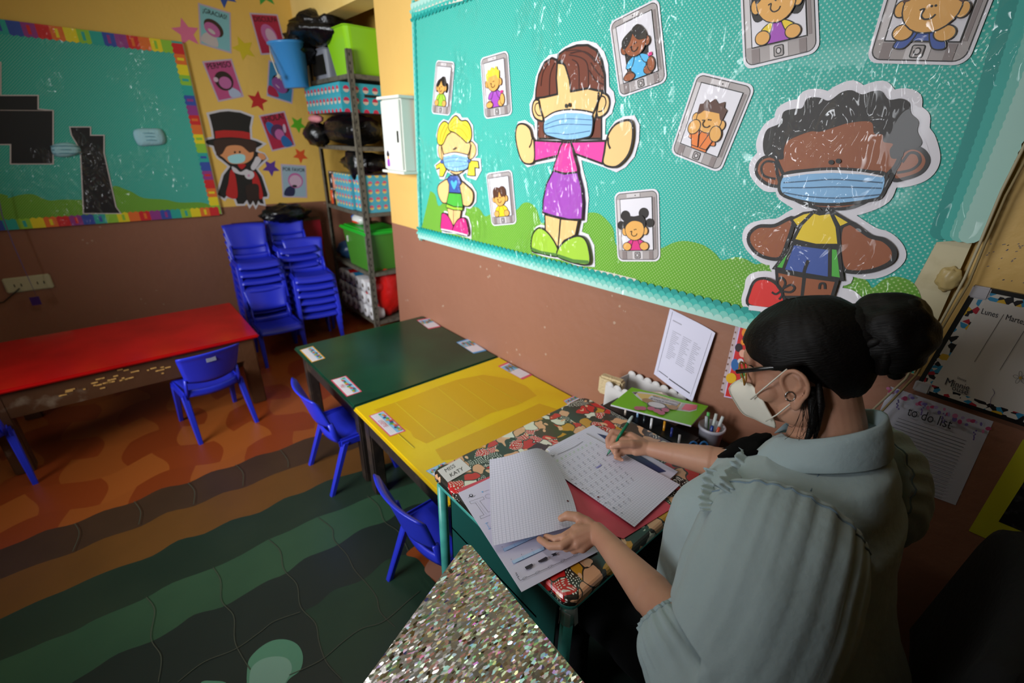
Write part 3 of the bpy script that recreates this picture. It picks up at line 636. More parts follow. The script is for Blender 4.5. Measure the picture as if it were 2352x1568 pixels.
a.shape(T([(235, 380), (230, 460), (262, 560), (300, 650), (410, 672), (540, 650), (580, 560), (605, 440), (608, 330), (340, 180)]), SK1, K, LW)
a.shape(T([(342, 185), (350, 130), (400, 95), (470, 70), (540, 68), (595, 100), (630, 170), (648, 260), (650, 365), (600, 358), (540, 345), (430, 365), (422, 290), (395, 200), (362, 165)]), HB, K, LW, False)
a.shape(T([(345, 165), (310, 150), (262, 180), (225, 260), (208, 350), (205, 408), (260, 402), (345, 382), (338, 280)]), HB, K, LW, False)
for l in ([(400, 105), (480, 100), (545, 130), (590, 180)], [(420, 130), (500, 150), (540, 200), (545, 340)], [(440, 160), (480, 200), (485, 350)], [(560, 180), (600, 240), (640, 280)], [(550, 230), (590, 290), (640, 320)], [(300, 170), (255, 240), (240, 330)], [(330, 180), (300, 260), (295, 390)], [(430, 120), (520, 110), (610, 180), (640, 240)]): a.line(T(l), LW*.5, HDK)
mask2d(a, T([(268, 548), (330, 508), (410, 492), (500, 495), (572, 515), (568, 635), (520, 665), (410, 678), (320, 660), (265, 630)]), T([(268, 535), (330, 498), (410, 482), (500, 485), (575, 500), (573, 520), (500, 505), (410, 503), (330, 518), (268, 556)]),
       [T([(270, 580), (340, 552), (420, 540), (570, 548)]), T([(268, 605), (350, 582), (420, 575), (570, 580)]), T([(275, 632), (350, 634), (420, 640), (560, 618)])], .004, [T([(228, 420), (240, 480), (265, 560)]), T([(612, 370), (605, 440), (575, 510)])])
a.ell(T([(407, 458)])[0], 3, 5, K); a.ell(T([(430, 452)])[0], 3, 5, K)
a.shape(T([(205, 680), (385, 688), (372, 730), (360, 775), (205, 812)]), PINK, K, LW, False); a.shape(T([(440, 688), (662, 682), (655, 745), (640, 828), (468, 765)]), PINK, K, LW, False)
a.shape(T([(100, 580), (140, 575), (175, 605), (190, 660), (202, 685), (202, 812), (150, 828), (115, 790), (90, 700), (85, 630)]), SK1, K, LW); a.line(T([(190, 668), (185, 700), (172, 725)]), LW, K)
a.shape(T([(668, 685), (690, 625), (725, 580), (775, 555), (820, 552), (838, 590), (836, 680), (812, 765), (765, 825), (715, 850), (650, 828), (658, 750)]), SK1, K, LW); a.line(T([(682, 660), (682, 700), (695, 732)]), LW, K)
a.shape(T([(385, 700), (440, 700), (460, 770), (485, 880), (430, 892), (375, 885), (330, 868), (355, 780)]), PINK, K, LW); a.line(T([(390, 700), (412, 722), (438, 700)]), LW*1.3, MAG)
a.shape(T([(330, 872), (400, 892), (485, 882), (512, 990), (520, 1080), (514, 1185), (430, 1185), (340, 1165), (260, 1140), (264, 1060), (285, 960)]), PURP, K, LW, False)
a.shape(T([(275, 1152), (375, 1178), (360, 1365), (300, 1290), (278, 1250)]), SK1, K, LW, False); a.shape(T([(378, 1180), (492, 1190), (472, 1285), (400, 1320), (362, 1365)]), SK1, K, LW, False)
a.shape(T([(232, 1240), (275, 1252), (320, 1300), (358, 1370), (358, 1420), (250, 1402), (192, 1382), (195, 1290)]), LGR, K, LW); a.shape(T([(362, 1372), (410, 1320), (480, 1290), (530, 1305), (558, 1370), (560, 1468), (465, 1462), (362, 1422)]), LGR, K, LW)
a.fill(T([(192, 1362), (250, 1385), (355, 1402), (355, 1420), (250, 1402), (192, 1382)]), DGR, False); a.fill(T([(362, 1405), (460, 1438), (558, 1446), (558, 1468), (460, 1460), (362, 1424)]), DGR, False)
tag(a.mb.build('paper_cutout'), 'cutout of a woman in pink top and purple skirt raising both hands', 'paper cutout')
# small blonde girl
S = crop(960, 100, 3.408); LW = .006
a = figure(S([(245, 625), (275, 580), (300, 562), (330, 570), (345, 600), (390, 600), (425, 650), (430, 770), (460, 800), (462, 860), (430, 905), (485, 915), (490, 985), (455, 1050), (395, 1030), (390, 985), (335, 1020), (370, 1080), (420, 1115), (452, 1170), (450, 1230), (410, 1275), (370, 1265), (370, 1305), (355, 1350), (395, 1370), (412, 1430), (412, 1510), (300, 1475), (200, 1465), (200, 1380), (215, 1325), (255, 1335), (245, 1270), (240, 1242), (200, 1230), (170, 1150), (180, 1100), (245, 1060), (285, 1020), (230, 985), (205, 1045), (180, 1045), (145, 960), (190, 920), (200, 905), (165, 870), (160, 810), (170, 780), (155, 720), (175, 640), (205, 610)]), .022, False)
a.shape(S([(195, 780), (170, 795), (163, 845), (180, 900), (210, 910)]), SK1, K, LW*.7); a.shape(S([(415, 770), (455, 800), (458, 860), (430, 900), (400, 895)]), SK1, K, LW*.7)
a.shape(S([(270, 690), (200, 760), (190, 850), (215, 960), (300, 1025), (380, 980), (415, 850), (410, 770), (340, 690)]), SK1, K, LW)
a.shape(S([(245, 630), (210, 610), (175, 650), (158, 720), (165, 785), (200, 790), (235, 720), (265, 690)]), HY, K, LW); a.shape(S([(248, 628), (300, 565), (345, 603), (390, 605), (422, 660), (425, 740), (395, 778), (350, 740), (300, 700), (255, 680)]), HY, K, LW)
for l in ([(262, 640), (310, 590), (340, 610)], [(262, 660), (330, 625), (400, 660), (415, 720)], [(270, 675), (340, 665), (400, 740)], [(225, 630), (190, 700), (180, 770)], [(240, 650), (215, 710), (195, 780)]): a.line(S(l), LW*.5, HYD)
for l in ([(200, 920), (150, 955), (155, 985), (180, 970), (178, 1040), (205, 1040), (230, 985)], [(415, 915), (480, 920), (487, 975), (455, 970), (458, 1035), (425, 1035), (398, 1030)]): a.shape(S(l), HY, K, LW*.7, False)
mask2d(a, S([(215, 880), (300, 862), (400, 888), (402, 970), (350, 995), (290, 998), (225, 965)]), S([(215, 868), (300, 850), (402, 870), (400, 890), (300, 866), (215, 886)]), [S([(218, 905), (300, 890), (400, 905)]), S([(218, 930), (300, 918), (400, 930)]), S([(222, 955), (300, 968), (398, 950)])], .003, [S([(195, 800), (205, 850), (220, 890)]), S([(425, 790), (415, 840), (400, 880)])])
a.ell(S([(203, 925)])[0], 3.5, 4, BLU, linem=K, wd=.002); a.ell(S([(415, 918)])[0], 3.5, 4, BLU, linem=K, wd=.002); a.line(S([(290, 830), (305, 820), (315, 812)]), LW, K)
a.shape(S([(262, 1060), (200, 1085), (172, 1120), (175, 1180), (205, 1240), (245, 1240), (262, 1160)]), SK1, K, LW); a.shape(S([(345, 1075), (400, 1110), (445, 1160), (445, 1230), (410, 1272), (365, 1255), (350, 1180)]), SK1, K, LW)
a.shape(S([(275, 1030), (330, 1030), (362, 1090), (345, 1110), (355, 1175), (260, 1165), (262, 1100), (245, 1060)]), BLU, K, LW, False); a.fill(S([(275, 1085), (285, 1070), (300, 1085), (315, 1068), (325, 1085), (302, 1140)]), SKY)
a.shape(S([(260, 1165), (358, 1172), (372, 1280), (300, 1275), (242, 1250)]), GRN, K, LW, False); a.shape(S([(242, 1252), (300, 1275), (372, 1280), (366, 1305), (300, 1300), (240, 1280)]), LGR, K, LW*.7, False)
a.shape(S([(250, 1285), (298, 1300), (298, 1430), (262, 1360)]), SK1, K, LW*.7, False); a.shape(S([(300, 1300), (358, 1305), (350, 1360), (300, 1430)]), SK1, K, LW*.7, False)
a.shape(S([(212, 1325), (255, 1345), (298, 1430), (298, 1470), (205, 1455), (203, 1380)]), MAG, K, LW); a.shape(S([(300, 1432), (335, 1375), (380, 1360), (405, 1400), (410, 1500), (300, 1470)]), MAG, K, LW)
a.line(S([(203, 1450), (298, 1468), (410, 1498)]), LW*1.4, PW, sm=False)
tag(a.mb.build('paper_cutout'), 'small cutout of a blonde girl with ponytails, blue shirt and pink shoes', 'paper cutout')
# big boy with curly hair
Q5 = crop(1500, 0, 2.1185); LW = .0085
a = figure(Q5([(560, 630), (600, 600), (630, 590), (630, 545), (680, 520), (720, 520), (745, 475), (800, 470), (850, 480), (900, 450), (960, 430), (1010, 455), (1060, 440), (1110, 435), (1150, 475), (1210, 470), (1260, 490), (1265, 545), (1300, 580), (1300, 640), (1330, 690), (1350, 780), (1320, 840), (1250, 870), (1160, 885), (1120, 960), (1040, 1000), (960, 1020), (900, 1025), (960, 1070), (1060, 1135), (1130, 1160), (1180, 1210), (1185, 1260), (1120, 1310), (1040, 1325), (960, 1310), (935, 1330), (935, 1355), (900, 1365), (890, 1420), (960, 1440), (975, 1500), (700, 1540), (475, 1490), (475, 1400), (490, 1355), (560, 1345), (605, 1370), (608, 1310), (600, 1290), (625, 1250), (560, 1260), (490, 1210), (465, 1160), (480, 1115), (550, 1095), (610, 1090), (680, 1050), (740, 1020), (700, 985), (640, 945), (620, 905), (560, 900), (510, 850), (500, 800), (530, 760), (540, 740), (535, 690)]), .034, True)
a.shape(Q5([(600, 770), (545, 765), (510, 800), (510, 850), (560, 895), (625, 895)]), SK2, K, LW); a.line(Q5([(600, 790), (555, 785), (530, 815), (545, 855), (600, 870)]), LW*.7, K)
a.shape(Q5([(1190, 770), (1250, 720), (1310, 730), (1340, 780), (1310, 835), (1240, 865), (1170, 870)]), SK2, K, LW); a.line(Q5([(1215, 790), (1250, 745), (1290, 750), (1300, 790), (1260, 825), (1190, 840)]), LW*.7, K)
a.shape(Q5([(640, 680), (605, 780), (620, 880), (680, 960), (780, 1005), (870, 1015), (980, 1005), (1100, 940), (1170, 840), (1200, 760), (1120, 600), (900, 560), (700, 610)]), SK2, K, LW)
a.fill(Q5([(560, 630), (620, 600), (640, 545), (690, 530), (730, 525), (755, 480), (810, 475), (860, 490), (920, 450), (970, 440), (1020, 460), (1070, 445), (1115, 445), (1150, 485), (1210, 480), (1250, 500), (1258, 550), (1295, 590), (1290, 640), (1312, 690), (1290, 720), (1230, 730), (1215, 765), (1165, 770), (1155, 730), (1170, 700), (1125, 690), (1120, 655), (1080, 650), (1070, 600), (1030, 590), (950, 600), (900, 615), (820, 640), (770, 640), (700, 665), (655, 690), (640, 730), (635, 775), (570, 765), (545, 745), (540, 690)]), HBL)
mask2d(a, Q5([(640, 850), (760, 828), (880, 822), (1020, 835), (1135, 850), (1118, 950), (1050, 975), (900, 993), (760, 985), (628, 940)]), Q5([(640, 845), (760, 828), (880, 820), (1020, 828), (1128, 848), (1120, 862), (1020, 848), (880, 840), (760, 846), (640, 864)]),
       [Q5([(640, 888), (760, 880), (900, 872), (1120, 888)]), Q5([(636, 912), (760, 912), (900, 908), (1116, 915)]), Q5([(640, 935), (760, 955), (920, 962), (1110, 945)])], .005, [Q5([(605, 775), (625, 820), (640, 850)]), Q5([(1205, 760), (1180, 810), (1135, 855)]), Q5([(610, 850), (625, 900), (628, 940)]), Q5([(1180, 830), (1150, 890), (1118, 945)])])
a.ell(Q5([(873, 789)])[0], 6.5, 5.5, K); a.ell(Q5([(908, 783)])[0], 6.5, 5.5, K); a.line(Q5([(810, 1015), (830, 1032), (855, 1018)]), LW, K)
a.shape(Q5([(690, 1060), (600, 1095), (520, 1100), (475, 1140), (480, 1190), (530, 1240), (620, 1255), (660, 1180)]), SK2, K, LW*1.2); a.shape(Q5([(960, 1080), (1060, 1145), (1130, 1165), (1178, 1215), (1165, 1270), (1080, 1310), (980, 1320), (925, 1290), (915, 1130)]), SK2, K, LW*1.2)
a.shape(Q5([(680, 1065), (740, 1035), (785, 1028), (710, 1105)]), YLW, K, LW*.8, False); a.shape(Q5([(885, 1030), (970, 1080), (915, 1105), (880, 1040)]), YLW, K, LW*.8, False)
a.shape(Q5([(790, 1028), (820, 1038), (875, 1030), (905, 1100), (915, 1190), (800, 1190), (690, 1165), (730, 1090)]), YLW, K, LW, False)
a.shape(Q5([(695, 1178), (910, 1205), (928, 1355), (600, 1300)]), GRN, K, LW, False); a.shape(Q5([(690, 1182), (870, 1205), (868, 1350), (642, 1312)]), BLU, K, LW, False); a.line(Q5([(765, 1262), (750, 1300), (740, 1340)]), LW, K)
a.shape(Q5([(612, 1315), (745, 1340), (735, 1440), (620, 1440)]), SK2, K, LW, False); a.shape(Q5([(748, 1340), (905, 1360), (880, 1440), (735, 1440)]), SK2, K, LW, False)
a.shape(Q5([(510, 1360), (560, 1350), (610, 1375), (640, 1420), (640, 1490), (480, 1480), (483, 1410)]), RED, K, LW); a.line(Q5([(478, 1490), (640, 1510)]), LW*1.8, PW)
for l in ([(630, 1405), (610, 1370), (635, 1345), (655, 1370), (640, 1405)], [(640, 1400), (680, 1380), (700, 1395), (680, 1415), (635, 1410)], [(635, 1408), (610, 1425), (590, 1415)], [(638, 1405), (640, 1430), (625, 1450)], [(820, 1400), (825, 1375), (845, 1375), (848, 1400)]): a.line(Q5(l), LW*.7, K)
tag(a.mb.build('paper_cutout'), 'big cutout of a curly haired boy in yellow shirt and blue shorts', 'paper cutout')

# tablets with children's faces ----------------------------------------------------
def tablet(c, kid, label, hm=1.45):
    """c = TL,TR,BR,BL corners traced; drawn in unit coordinates x 0..1, y 0..hm (down)"""
    P = [w2(*p) for p in c]
    def m2(x, y):
        t = y/hm; a_, b_ = lerp2(P[0], P[1], x), lerp2(P[3], P[2], x); return lerp2(a_, b_, t)
    a = Art(m2, w3, .0003, .0032); ux = (Vector(P[1])-Vector(P[0])).length; L_ = ux*.012
    def rr_(x0, y0, x1, y1, r):
        o_ = []
        for cx, cy, a0 in ((x1-r, y0+r, -90), (x1-r, y1-r, 0), (x0+r, y1-r, 90), (x0+r, y0+r, 180)):
            for k in range(6): t = R(a0+90*k/5); o_.append((cx+r*math.cos(t), cy+r*math.sin(t)))
        return o_
    a.fill(rr_(0, 0, 1, hm, .13), PW, False); a.shape(rr_(.04, .04, .96, hm-.04, .11), GRY, K, L_, False)
    a.fill([(.06, .16), (.13, .16), (.13, hm-.25), (.06, hm-.25)], GRL, False); a.fill([(.88, .16), (.92, .16), (.92, hm-.25), (.88, hm-.25)], GRD, False)
    a.fill([(.38, hm-.22), (.62, hm-.22), (.62, hm-.05), (.38, hm-.05)], GRL, False); a.fill([(.13, hm-.22), (.24, hm-.22), (.24, hm-.05), (.13, hm-.05)], GRD, False); a.fill([(.76, hm-.22), (.85, hm-.22), (.85, hm-.05), (.76, hm-.05)], GRD, False); a.fill([(.3, .055), (.6, .055), (.6, .13), (.3, .13)], GRL, False)
    a.shape([(.14, .15), (.86, .15), (.86, hm-.24), (.14, hm-.24)], PW, K, L_, False)
    a.shape(rr_(.44, hm-.2, .56, hm-.07, .02), GRY, K, L_, False); a.ell((.5, hm-.135), .03, .035, GRL, linem=K, wd=L_); a.ell((.5, .095), .01, .01, K)
    kid(a, hm-.24, L_); tag(a.mb.build('tablet_cutout'), label, 'paper cutout', 'tablet shaped cutouts with children on the board')
def kidface(skin, hair, shirt, style, cx=.5, cy=.72, rx=.22, ry=.22, arms=True, hm=None, shirt2=None, pencil=False, chin=False):
    def f(a, B_, L_):
        E = lambda x, y, rx_, ry_, m_, r=0.: a.ell((x, y), rx_, ry_, m_, r, K, L_)
        if style == 'long': a.shape([(cx-rx*1.1, cy-.02), (cx+rx*1.05, cy-.02), (cx+rx*.9, B_-.12), (cx-rx*1.05, B_-.08)], hair, K, L_, False)
        if style == 'pigtail': E(cx-rx*1.25, cy+.02, .07, .13, hair); E(cx+rx*1.25, cy+.02, .07, .13, hair)
        if style == 'bob': a.shape([(cx-rx*1.25, cy-.1), (cx-rx*1.3, cy+.08), (cx-rx*1.0, cy+.2), (cx, cy+.1), (cx+rx*1.0, cy+.2), (cx+rx*1.35, cy+.02), (cx+rx*1.1, cy-.25), (cx, cy-.32), (cx-rx*1.1, cy-.25)], hair, K, L_)
        if style == 'puffs':
            for x, y, r_ in ((-.22, -.29, .11), (.2, -.32, .11), (-.33, -.1, .09), (.33, -.12, .09)): a.ell((cx+x, cy+y), r_, r_, hair)
        ty = cy+ry*.92
        a.shape([(cx-.06, ty), (cx+.06, ty), (cx+.16, ty+.12), (cx+.14, B_), (cx-.14, B_), (cx-.16, ty+.12)], shirt, K, L_, False)
        a.shape([(cx-.06, ty), (cx-.2, ty+.06), (cx-.25, ty+.17), (cx-.13, ty+.17)], shirt2 or shirt, K, L_); a.shape([(cx+.06, ty), (cx+.2, ty+.06), (cx+.25, ty+.17), (cx+.13, ty+.17)], shirt2 or shirt, K, L_)
        if chin: pass
        elif arms: E(cx-.2, B_-.085, .1, .085, skin); E(cx+.2, B_-.085, .1, .085, skin)
        if pencil: E(cx+.26, B_-.16, .075, .13, skin); a.fill([(cx+.22, B_-.36), (cx+.3, B_-.36), (cx+.3, B_-.3), (cx+.22, B_-.3)], MAG, False); E(cx-.2, B_-.07, .12, .07, skin)
        E(cx-rx*1.05, cy+.03, .065, .085, skin); E(cx+rx*1.05, cy+.03, .065, .085, skin)
        E(cx, cy, rx, ry, skin)
        if style in ('long', 'pigtail'):
            a.shape([(cx-.02, cy-ry*1.15), (cx-rx, cy-ry*.7), (cx-rx*1.15, cy-.02), (cx-rx*.95, cy+.02), (cx-rx*.45, cy-.06), (cx-.02, cy-ry*.9)], hair, K, L_); a.shape([(cx-.02, cy-ry*1.1), (cx+rx*.5, cy-ry*1.35), (cx+rx, cy-ry*.7), (cx+rx*1.1, cy-.02), (cx+rx*.85, cy-.02), (cx+rx*.3, cy-.06)], hair, K, L_)
        elif style == 'spiky': a.fill([(cx-rx*1.05, cy-.03), (cx-rx*1.1, cy-.2), (cx-rx*.85, cy-.22), (cx-rx*.7, cy-.3), (cx-rx*.4, cy-.26), (cx-.02, cy-.34), (cx+.06, cy-.28), (cx+rx*.7, cy-.34), (cx+rx*.8, cy-.25), (cx+rx*1.08, cy-.22), (cx+rx*1.0, cy-.03), (cx+rx*.8, cy-.06), (cx+rx*.6, cy-.14), (cx-rx*.6, cy-.12), (cx-rx*.85, cy-.05)], hair, False)
        elif style == 'fringe':
            a.fill([(cx-rx*1.05, cy+.0), (cx-rx*1.1, cy-.2), (cx-rx*.6, cy-.3), (cx, cy-.27), (cx+rx*.6, cy-.31), (cx+rx*1.1, cy-.2), (cx+rx*1.02, cy-.01), (cx+rx*.7, cy-.03), (cx+rx*.3, cy-.02), (cx, cy-.16), (cx-rx*.25, cy-.02), (cx-rx*.65, cy-.03)], hair)
        elif style == 'puffs': a.fill([(cx-rx*1.05, cy-.02), (cx-rx*1.15, cy-.15), (cx-rx*.8, cy-.28), (cx, cy-.27), (cx+rx*.8, cy-.28), (cx+rx*1.15, cy-.15), (cx+rx*1.05, cy-.02), (cx+rx*.8, cy-.12), (cx+rx*.3, cy-.17), (cx-rx*.3, cy-.17), (cx-rx*.8, cy-.1)], hair)
        elif style == 'bob': a.fill([(cx-rx, cy+.0), (cx-rx*1.0, cy-.15), (cx-rx*.5, cy-.26), (cx, cy-.24), (cx+rx*.6, cy-.25), (cx+rx*1.02, cy-.12), (cx+rx, cy+.0), (cx+rx*.3, cy-.14), (cx-rx*.4, cy-.1)], hair)
        if chin:
            a.shape([(cx-.14, ty+.28), (cx-.24, ty+.02), (cx-.1, ty-.0), (cx-.02, ty+.28)], ORG, K, L_, False); a.shape([(cx+.14, ty+.28), (cx+.22, ty+.02), (cx+.1, ty-.0), (cx+.02, ty+.28)], ORG, K, L_, False)
            E(cx-.2, ty-.02, .1, .13, skin, .3); E(cx+.2, ty-.02, .1, .13, skin, -.3)
        a.ell((cx-.0, cy+.0), .012, .012, K); a.ell((cx+.035, cy-.005), .012, .012, K)
        a.line([(cx-.1, cy+.04), (cx-.06, cy+.03), (cx-.07, cy+.09), (cx-.03, cy+.13), (cx+.03, cy+.12), (cx+.06, cy+.08)], L_*1.2, K)
    return f
tablet([(1003, 138), (1046, 142), (1035, 266), (992, 261)], kidface(SK3, HBL, LGR, 'pigtail', .5, .68, .2, .2), 'tablet cutout with a black haired pigtailed girl, leftmost of the tablets on the board')
tablet([(1104, 134), (1168, 115), (1178, 264), (1114, 274)], kidface(SK3, HY, PURP, 'spiky', .48, .62, pencil=True), 'tablet cutout with a yellow haired boy in purple holding a pencil')
tablet([(1117, 398), (1177, 389), (1188, 514), (1131, 519)], kidface(SK3, HBR, YLW, 'fringe', .5, .7), 'small tablet cutout with a brown haired boy in yellow, low on the board')
tablet([(1400, 52), (1514, -6), (1534, 188), (1424, 226)], kidface(SK2, HBL, SKY, 'long', .5, .6, pencil=True), 'tablet cutout with a dark skinned long haired girl in light blue')
tablet([(1603, 164), (1738, 196), (1655, 398), (1540, 352)], kidface(SK3, HBR, ORG, 'spiky', .5, .68, chin=True), 'tilted tablet cutout with a brown haired boy in orange, chin on hands')
tablet([(1412, 442), (1514, 432), (1518, 600), (1420, 600)], kidface(SK3, HBL, MAG, 'puffs', .48, .78), 'tablet cutout with a girl with four black hair puffs and pink shirt')
tablet([(1697, -125), (1873, -160), (1884, 120), (1709, 162)], kidface(SK3, HBL, PURP, 'bob', .5, .72, .26, .26, shirt2=YLW), 'tablet cutout with a girl in a purple and yellow top, cut off above')
tablet([(2072, -140), (2340, -150), (2222, 151), (1988, 145)], kidface(SK3, HBR, BLU, 'spiky', .5, .66, .27, .27), 'tablet cutout with a boy in a dark blue shirt, rightmost on the board', 1.25)
# ================= white wall cabinet ==============================================
WPAINT = mat('white_cabinet_paint', '#d3d4cb', .4)
cab = empty('wall_cabinet', (0, 2.66, 1.595), 'small white wall cabinet with a black slot in its door, on the pillar', 'cabinet')
q = MB(); q.box((-.095, -.115, -.19), (-.001, .115, .19), WPAINT, bev=.004); q.box((-.118, -.135, .19), (-.001, .135, .205), WPAINT, bev=.003); q.box((-.118, -.135, -.205), (-.001, .135, -.19), WPAINT, bev=.003); q.build('body', cab)
q = MB(); q.box((-.107, -.108, -.183), (-.096, .108, .183), WPAINT, bev=.003); dr = q.build('door', cab)
q = MB(); q.box((-.109, -.085, -.035), (-.1065, -.068, .025), BLACK); q.build('handle_slot', dr)
st = Art(ident, lambda u, v, w: (-.1075-w, -u, v), .0004, .0003)
for l, m_ in (([(-.085, -.17), (-.035, -.17), (-.035, -.075), (-.085, -.075)], PW), ([(-.075, -.165), (-.045, -.165), (-.05, -.125), (-.07, -.125)], PURP), ([(-.068, -.128), (-.052, -.128), (-.052, -.11), (-.068, -.11)], SK3), ([(-.075, -.1), (-.06, -.08), (-.045, -.1), (-.05, -.112), (-.07, -.112)], HBL)): st.fill(l, m_, m_ is not PW)
st.mb.build('sticker', dr)

# ================= metal shelf in the alcove =====================================
STEEL = mat('grey_angle_steel', '#6b675a', .5, metal=.2, vary=(30, '#4c483e', .5, .7))
SHZ = [.15, .57, 1.045, 1.52, 1.985]; SX0, SX1, SY0, SY1 = .02, .39, 3.45, 4.23
sh = empty('metal_shelf_unit', (.2, 3.84, 0), 'tall grey slotted steel shelf unit in the alcove beside the pillar', 'shelf')
ox, oy = .2, 3.84
for x, sx in ((SX0, 1), (SX1, -1)):
    for y, sy_ in ((SY0, 1), (SY1, -1)):
        q = MB(); q.box((min(x, x+sx*.036)-ox, min(y, y+sy_*.003)-oy, 0), (max(x, x+sx*.036)-ox, max(y, y+sy_*.003)-oy, 2.13), STEEL); q.box((min(x, x+sx*.003)-ox, min(y, y+sy_*.036)-oy, 0), (max(x, x+sx*.003)-ox, max(y, y+sy_*.036)-oy, 2.13), STEEL)
        for k in range(40):
            z = .06+k*.052; q.box((x+sx*.014-ox-.004, (SY0-.0006 if sy_ > 0 else SY1-.004)-oy, z), (x+sx*.014-ox+.004, (SY0+.001 if sy_ > 0 else SY1-.003)-oy, z+.018), BLACK)
        q.build('post', sh)
for z in SHZ:
    q = MB(); q.box((SX0+.004-ox, SY0+.004-oy, z-.03), (SX1-.004-ox, SY1-.004-oy, z), STEEL, bev=.003); q.build('shelf', sh)
BAG = mat('black_plastic_bag', '#0b0b0c', .22, bump=(26, .9)); LIME = mat('lime_plastic', '#8fce1e', .25)
def taper(mb, x0, x1, y0, y1, z0, z1, k, mt, th=.005, flare=.01, wav=0.):
    rings = []
    def rg(z, s_, o_):
        cx, cy = (x0+x1)/2, (y0+y1)/2; hx, hy = (x1-x0)/2*s_+o_, (y1-y0)/2*s_+o_; r_ = min(hx, hy)*.25; out = []
        for sx, sy, a0 in ((1, 1, 0), (-1, 1, 90), (-1, -1, 180), (1, -1, 270)):
            for j in range(5):
                a = R(a0+90*j/4); px, py = sx*(hx-r_)+r_*math.cos(a), sy*(hy-r_)+r_*math.sin(a)
                out.append((cx+px, cy+py, z+wav*((px/hx)**2-.5)))
        return out
    for z, s_, o_ in ((z0, k, 0), (z0+.004, k, .003), ((z0+z1)/2, (k+1)/2, 0), (z1-.008, 1, 0), (z1-.004, 1, flare), (z1, 1, flare), (z1, 1, -th), ((z0+z1)/2, (k+1)/2, -th), (z0+.008, k, -th)): rings.append(rg(z, s_, o_))
    mb.loft(rings, mt, False); return mb
tub = empty('plastic_tub', (.19, 3.66, 1.986), 'lime green plastic tub with a handle hole, on the top shelf', 'tub')
q = MB(); taper(q, -.165, .165, -.2, .2, 0, .285, .72, LIME, wav=.0); q.build('body', tub)
q = MB(); q.box((-.180, .07, .215), (-.155, .14, .242), BLACK, bev=.006); q.build('handle_hole', tub)
bk = empty('storage_basket', (.17, 4.05, 1.986), 'grey slotted plastic basket behind the lime tub on the top shelf', 'basket')
q = MB(); gb = mat('grey_plastic', '#80838c', .5); taper(q, -.13, .15, -.15, .15, 0, .2, .9, gb); q.build('body', bk)
q = MB()
for k in range(9): q.box((-.1345, -.12+k*.028, .03), (-.118, -.108+k*.028, .16), BLACK)
q.build('slots', bk)
q = MB(); q.blob((.06, 3.93, 2.29), (.21, .27, .10), BAG, 26, 16, .35, 2.6, 1); q.blob((-.06, 4.12, 2.20), (.11, .12, .12), BAG, 20, 12, .4, 2.8, 5); tag(q.build('plastic_bag'), 'full black plastic bag draped on top of the tall shelf above the basket', 'bag')
BUCK = mat('blue_bucket_plastic', '#3f8fd0', .3)
bu = empty('bucket', (-.125, 4.10, 1.92), 'sky blue plastic bucket hanging tilted from the far shelf post', 'bucket'); bu.rotation_euler = (0, R(-6), 0)
q = MB(); q.lathe([(.085, 0), (.09, .004), (.125, .28), (.135, .285), (.135, .298), (.122, .298), (.087, .01)], BUCK, 28); q.build('body', bu)
q = MB(); q.tube([(-.13, -.02, .27), (-.155, -.07, .2), (-.15, -.1, .1), (-.13, -.09, .05)], .004, mat('white_wire_handle', '#c8c4b8', .4), 6); q.box((-.165, -.12, .06), (-.13, -.085, .085), mat('white_wire_handle', '#c8c4b8'), bev=.01); q.build('handle', bu)
def patbox(name, base, cols, sc):
    m, nt, b = newmat(name, .35); g = nt.nodes.new('ShaderNodeNewGeometry'); sp = nt.nodes.new('ShaderNodeSeparateXYZ'); nt.links.new(g.outputs['Position'], sp.inputs[0])
    h = mnode(nt, 'MULTIPLY', mnode(nt, 'ADD', sp.outputs['X'], sp.outputs['Y']), sc); zz = mnode(nt, 'MULTIPLY', sp.outputs['Z'], sc)
    fx = mnode(nt, 'SUBTRACT', mnode(nt, 'FRACT', h), .5); fz = mnode(nt, 'SUBTRACT', mnode(nt, 'FRACT', zz), .45)
    r2 = mnode(nt, 'ADD', mnode(nt, 'MULTIPLY', fx, fx), mnode(nt, 'MULTIPLY', fz, fz))
    up = mnode(nt, 'GREATER_THAN', fz, -.02)
    c = mixc(nt, mnode(nt, 'LESS_THAN', r2, .09), base, mixc(nt, up, cols[1], cols[0]))
    nt.links.new(c, b.inputs['Base Color']); return m
PB1 = patbox('turquoise_box_print_red', '#2f9fb0', ('#c02848', '#cbb9a8'), 14.); PB2 = patbox('turquoise_box_print_mixed', '#4fa9bd', ('#cf5a74', '#d8c068'), 17.)
def carton(name, lo, hi, m_, label, cat='box', lid=.06):
    c = ((lo[0]+hi[0])/2, (lo[1]+hi[1])/2, lo[2]); e = empty(name, c, label, cat, None)
    L_ = [lo[i]-c[i] for i in range(3)]; H_ = [hi[i]-c[i] for i in range(3)]
    q = MB(); q.box((L_[0]+.004, L_[1]+.004, L_[2]), (H_[0]-.004, H_[1]-.004, H_[2]-lid), m_); q.build('body', e)
    q = MB(); q.box((L_[0], L_[1], H_[2]-lid), H_, m_, bev=.003); q.build('lid', e); return e
b1 = carton('cardboard_box', (-.05, 3.47, 1.745), (.34, 4.17, 1.93), PB1, 'turquoise box with red topped print, jutting out below the top shelf', lid=.07)
q = MB(); q.box((-.02, -.352, .1), (.09, -.3475, .118), BLACK); q.build('handle_slot', b1)
q = MB(); q.blob((.16, 3.82, 1.635), (.2, .36, .112), BAG, 26, 14, .16, 3, 9); q.blob((-.02, 4.1, 1.60), (.1, .12, .09), BAG, 18, 10, .35, 3, 2); tag(q.build('plastic_bag'), 'black plastic bag bulging out under the turquoise box on the shelf', 'bag')
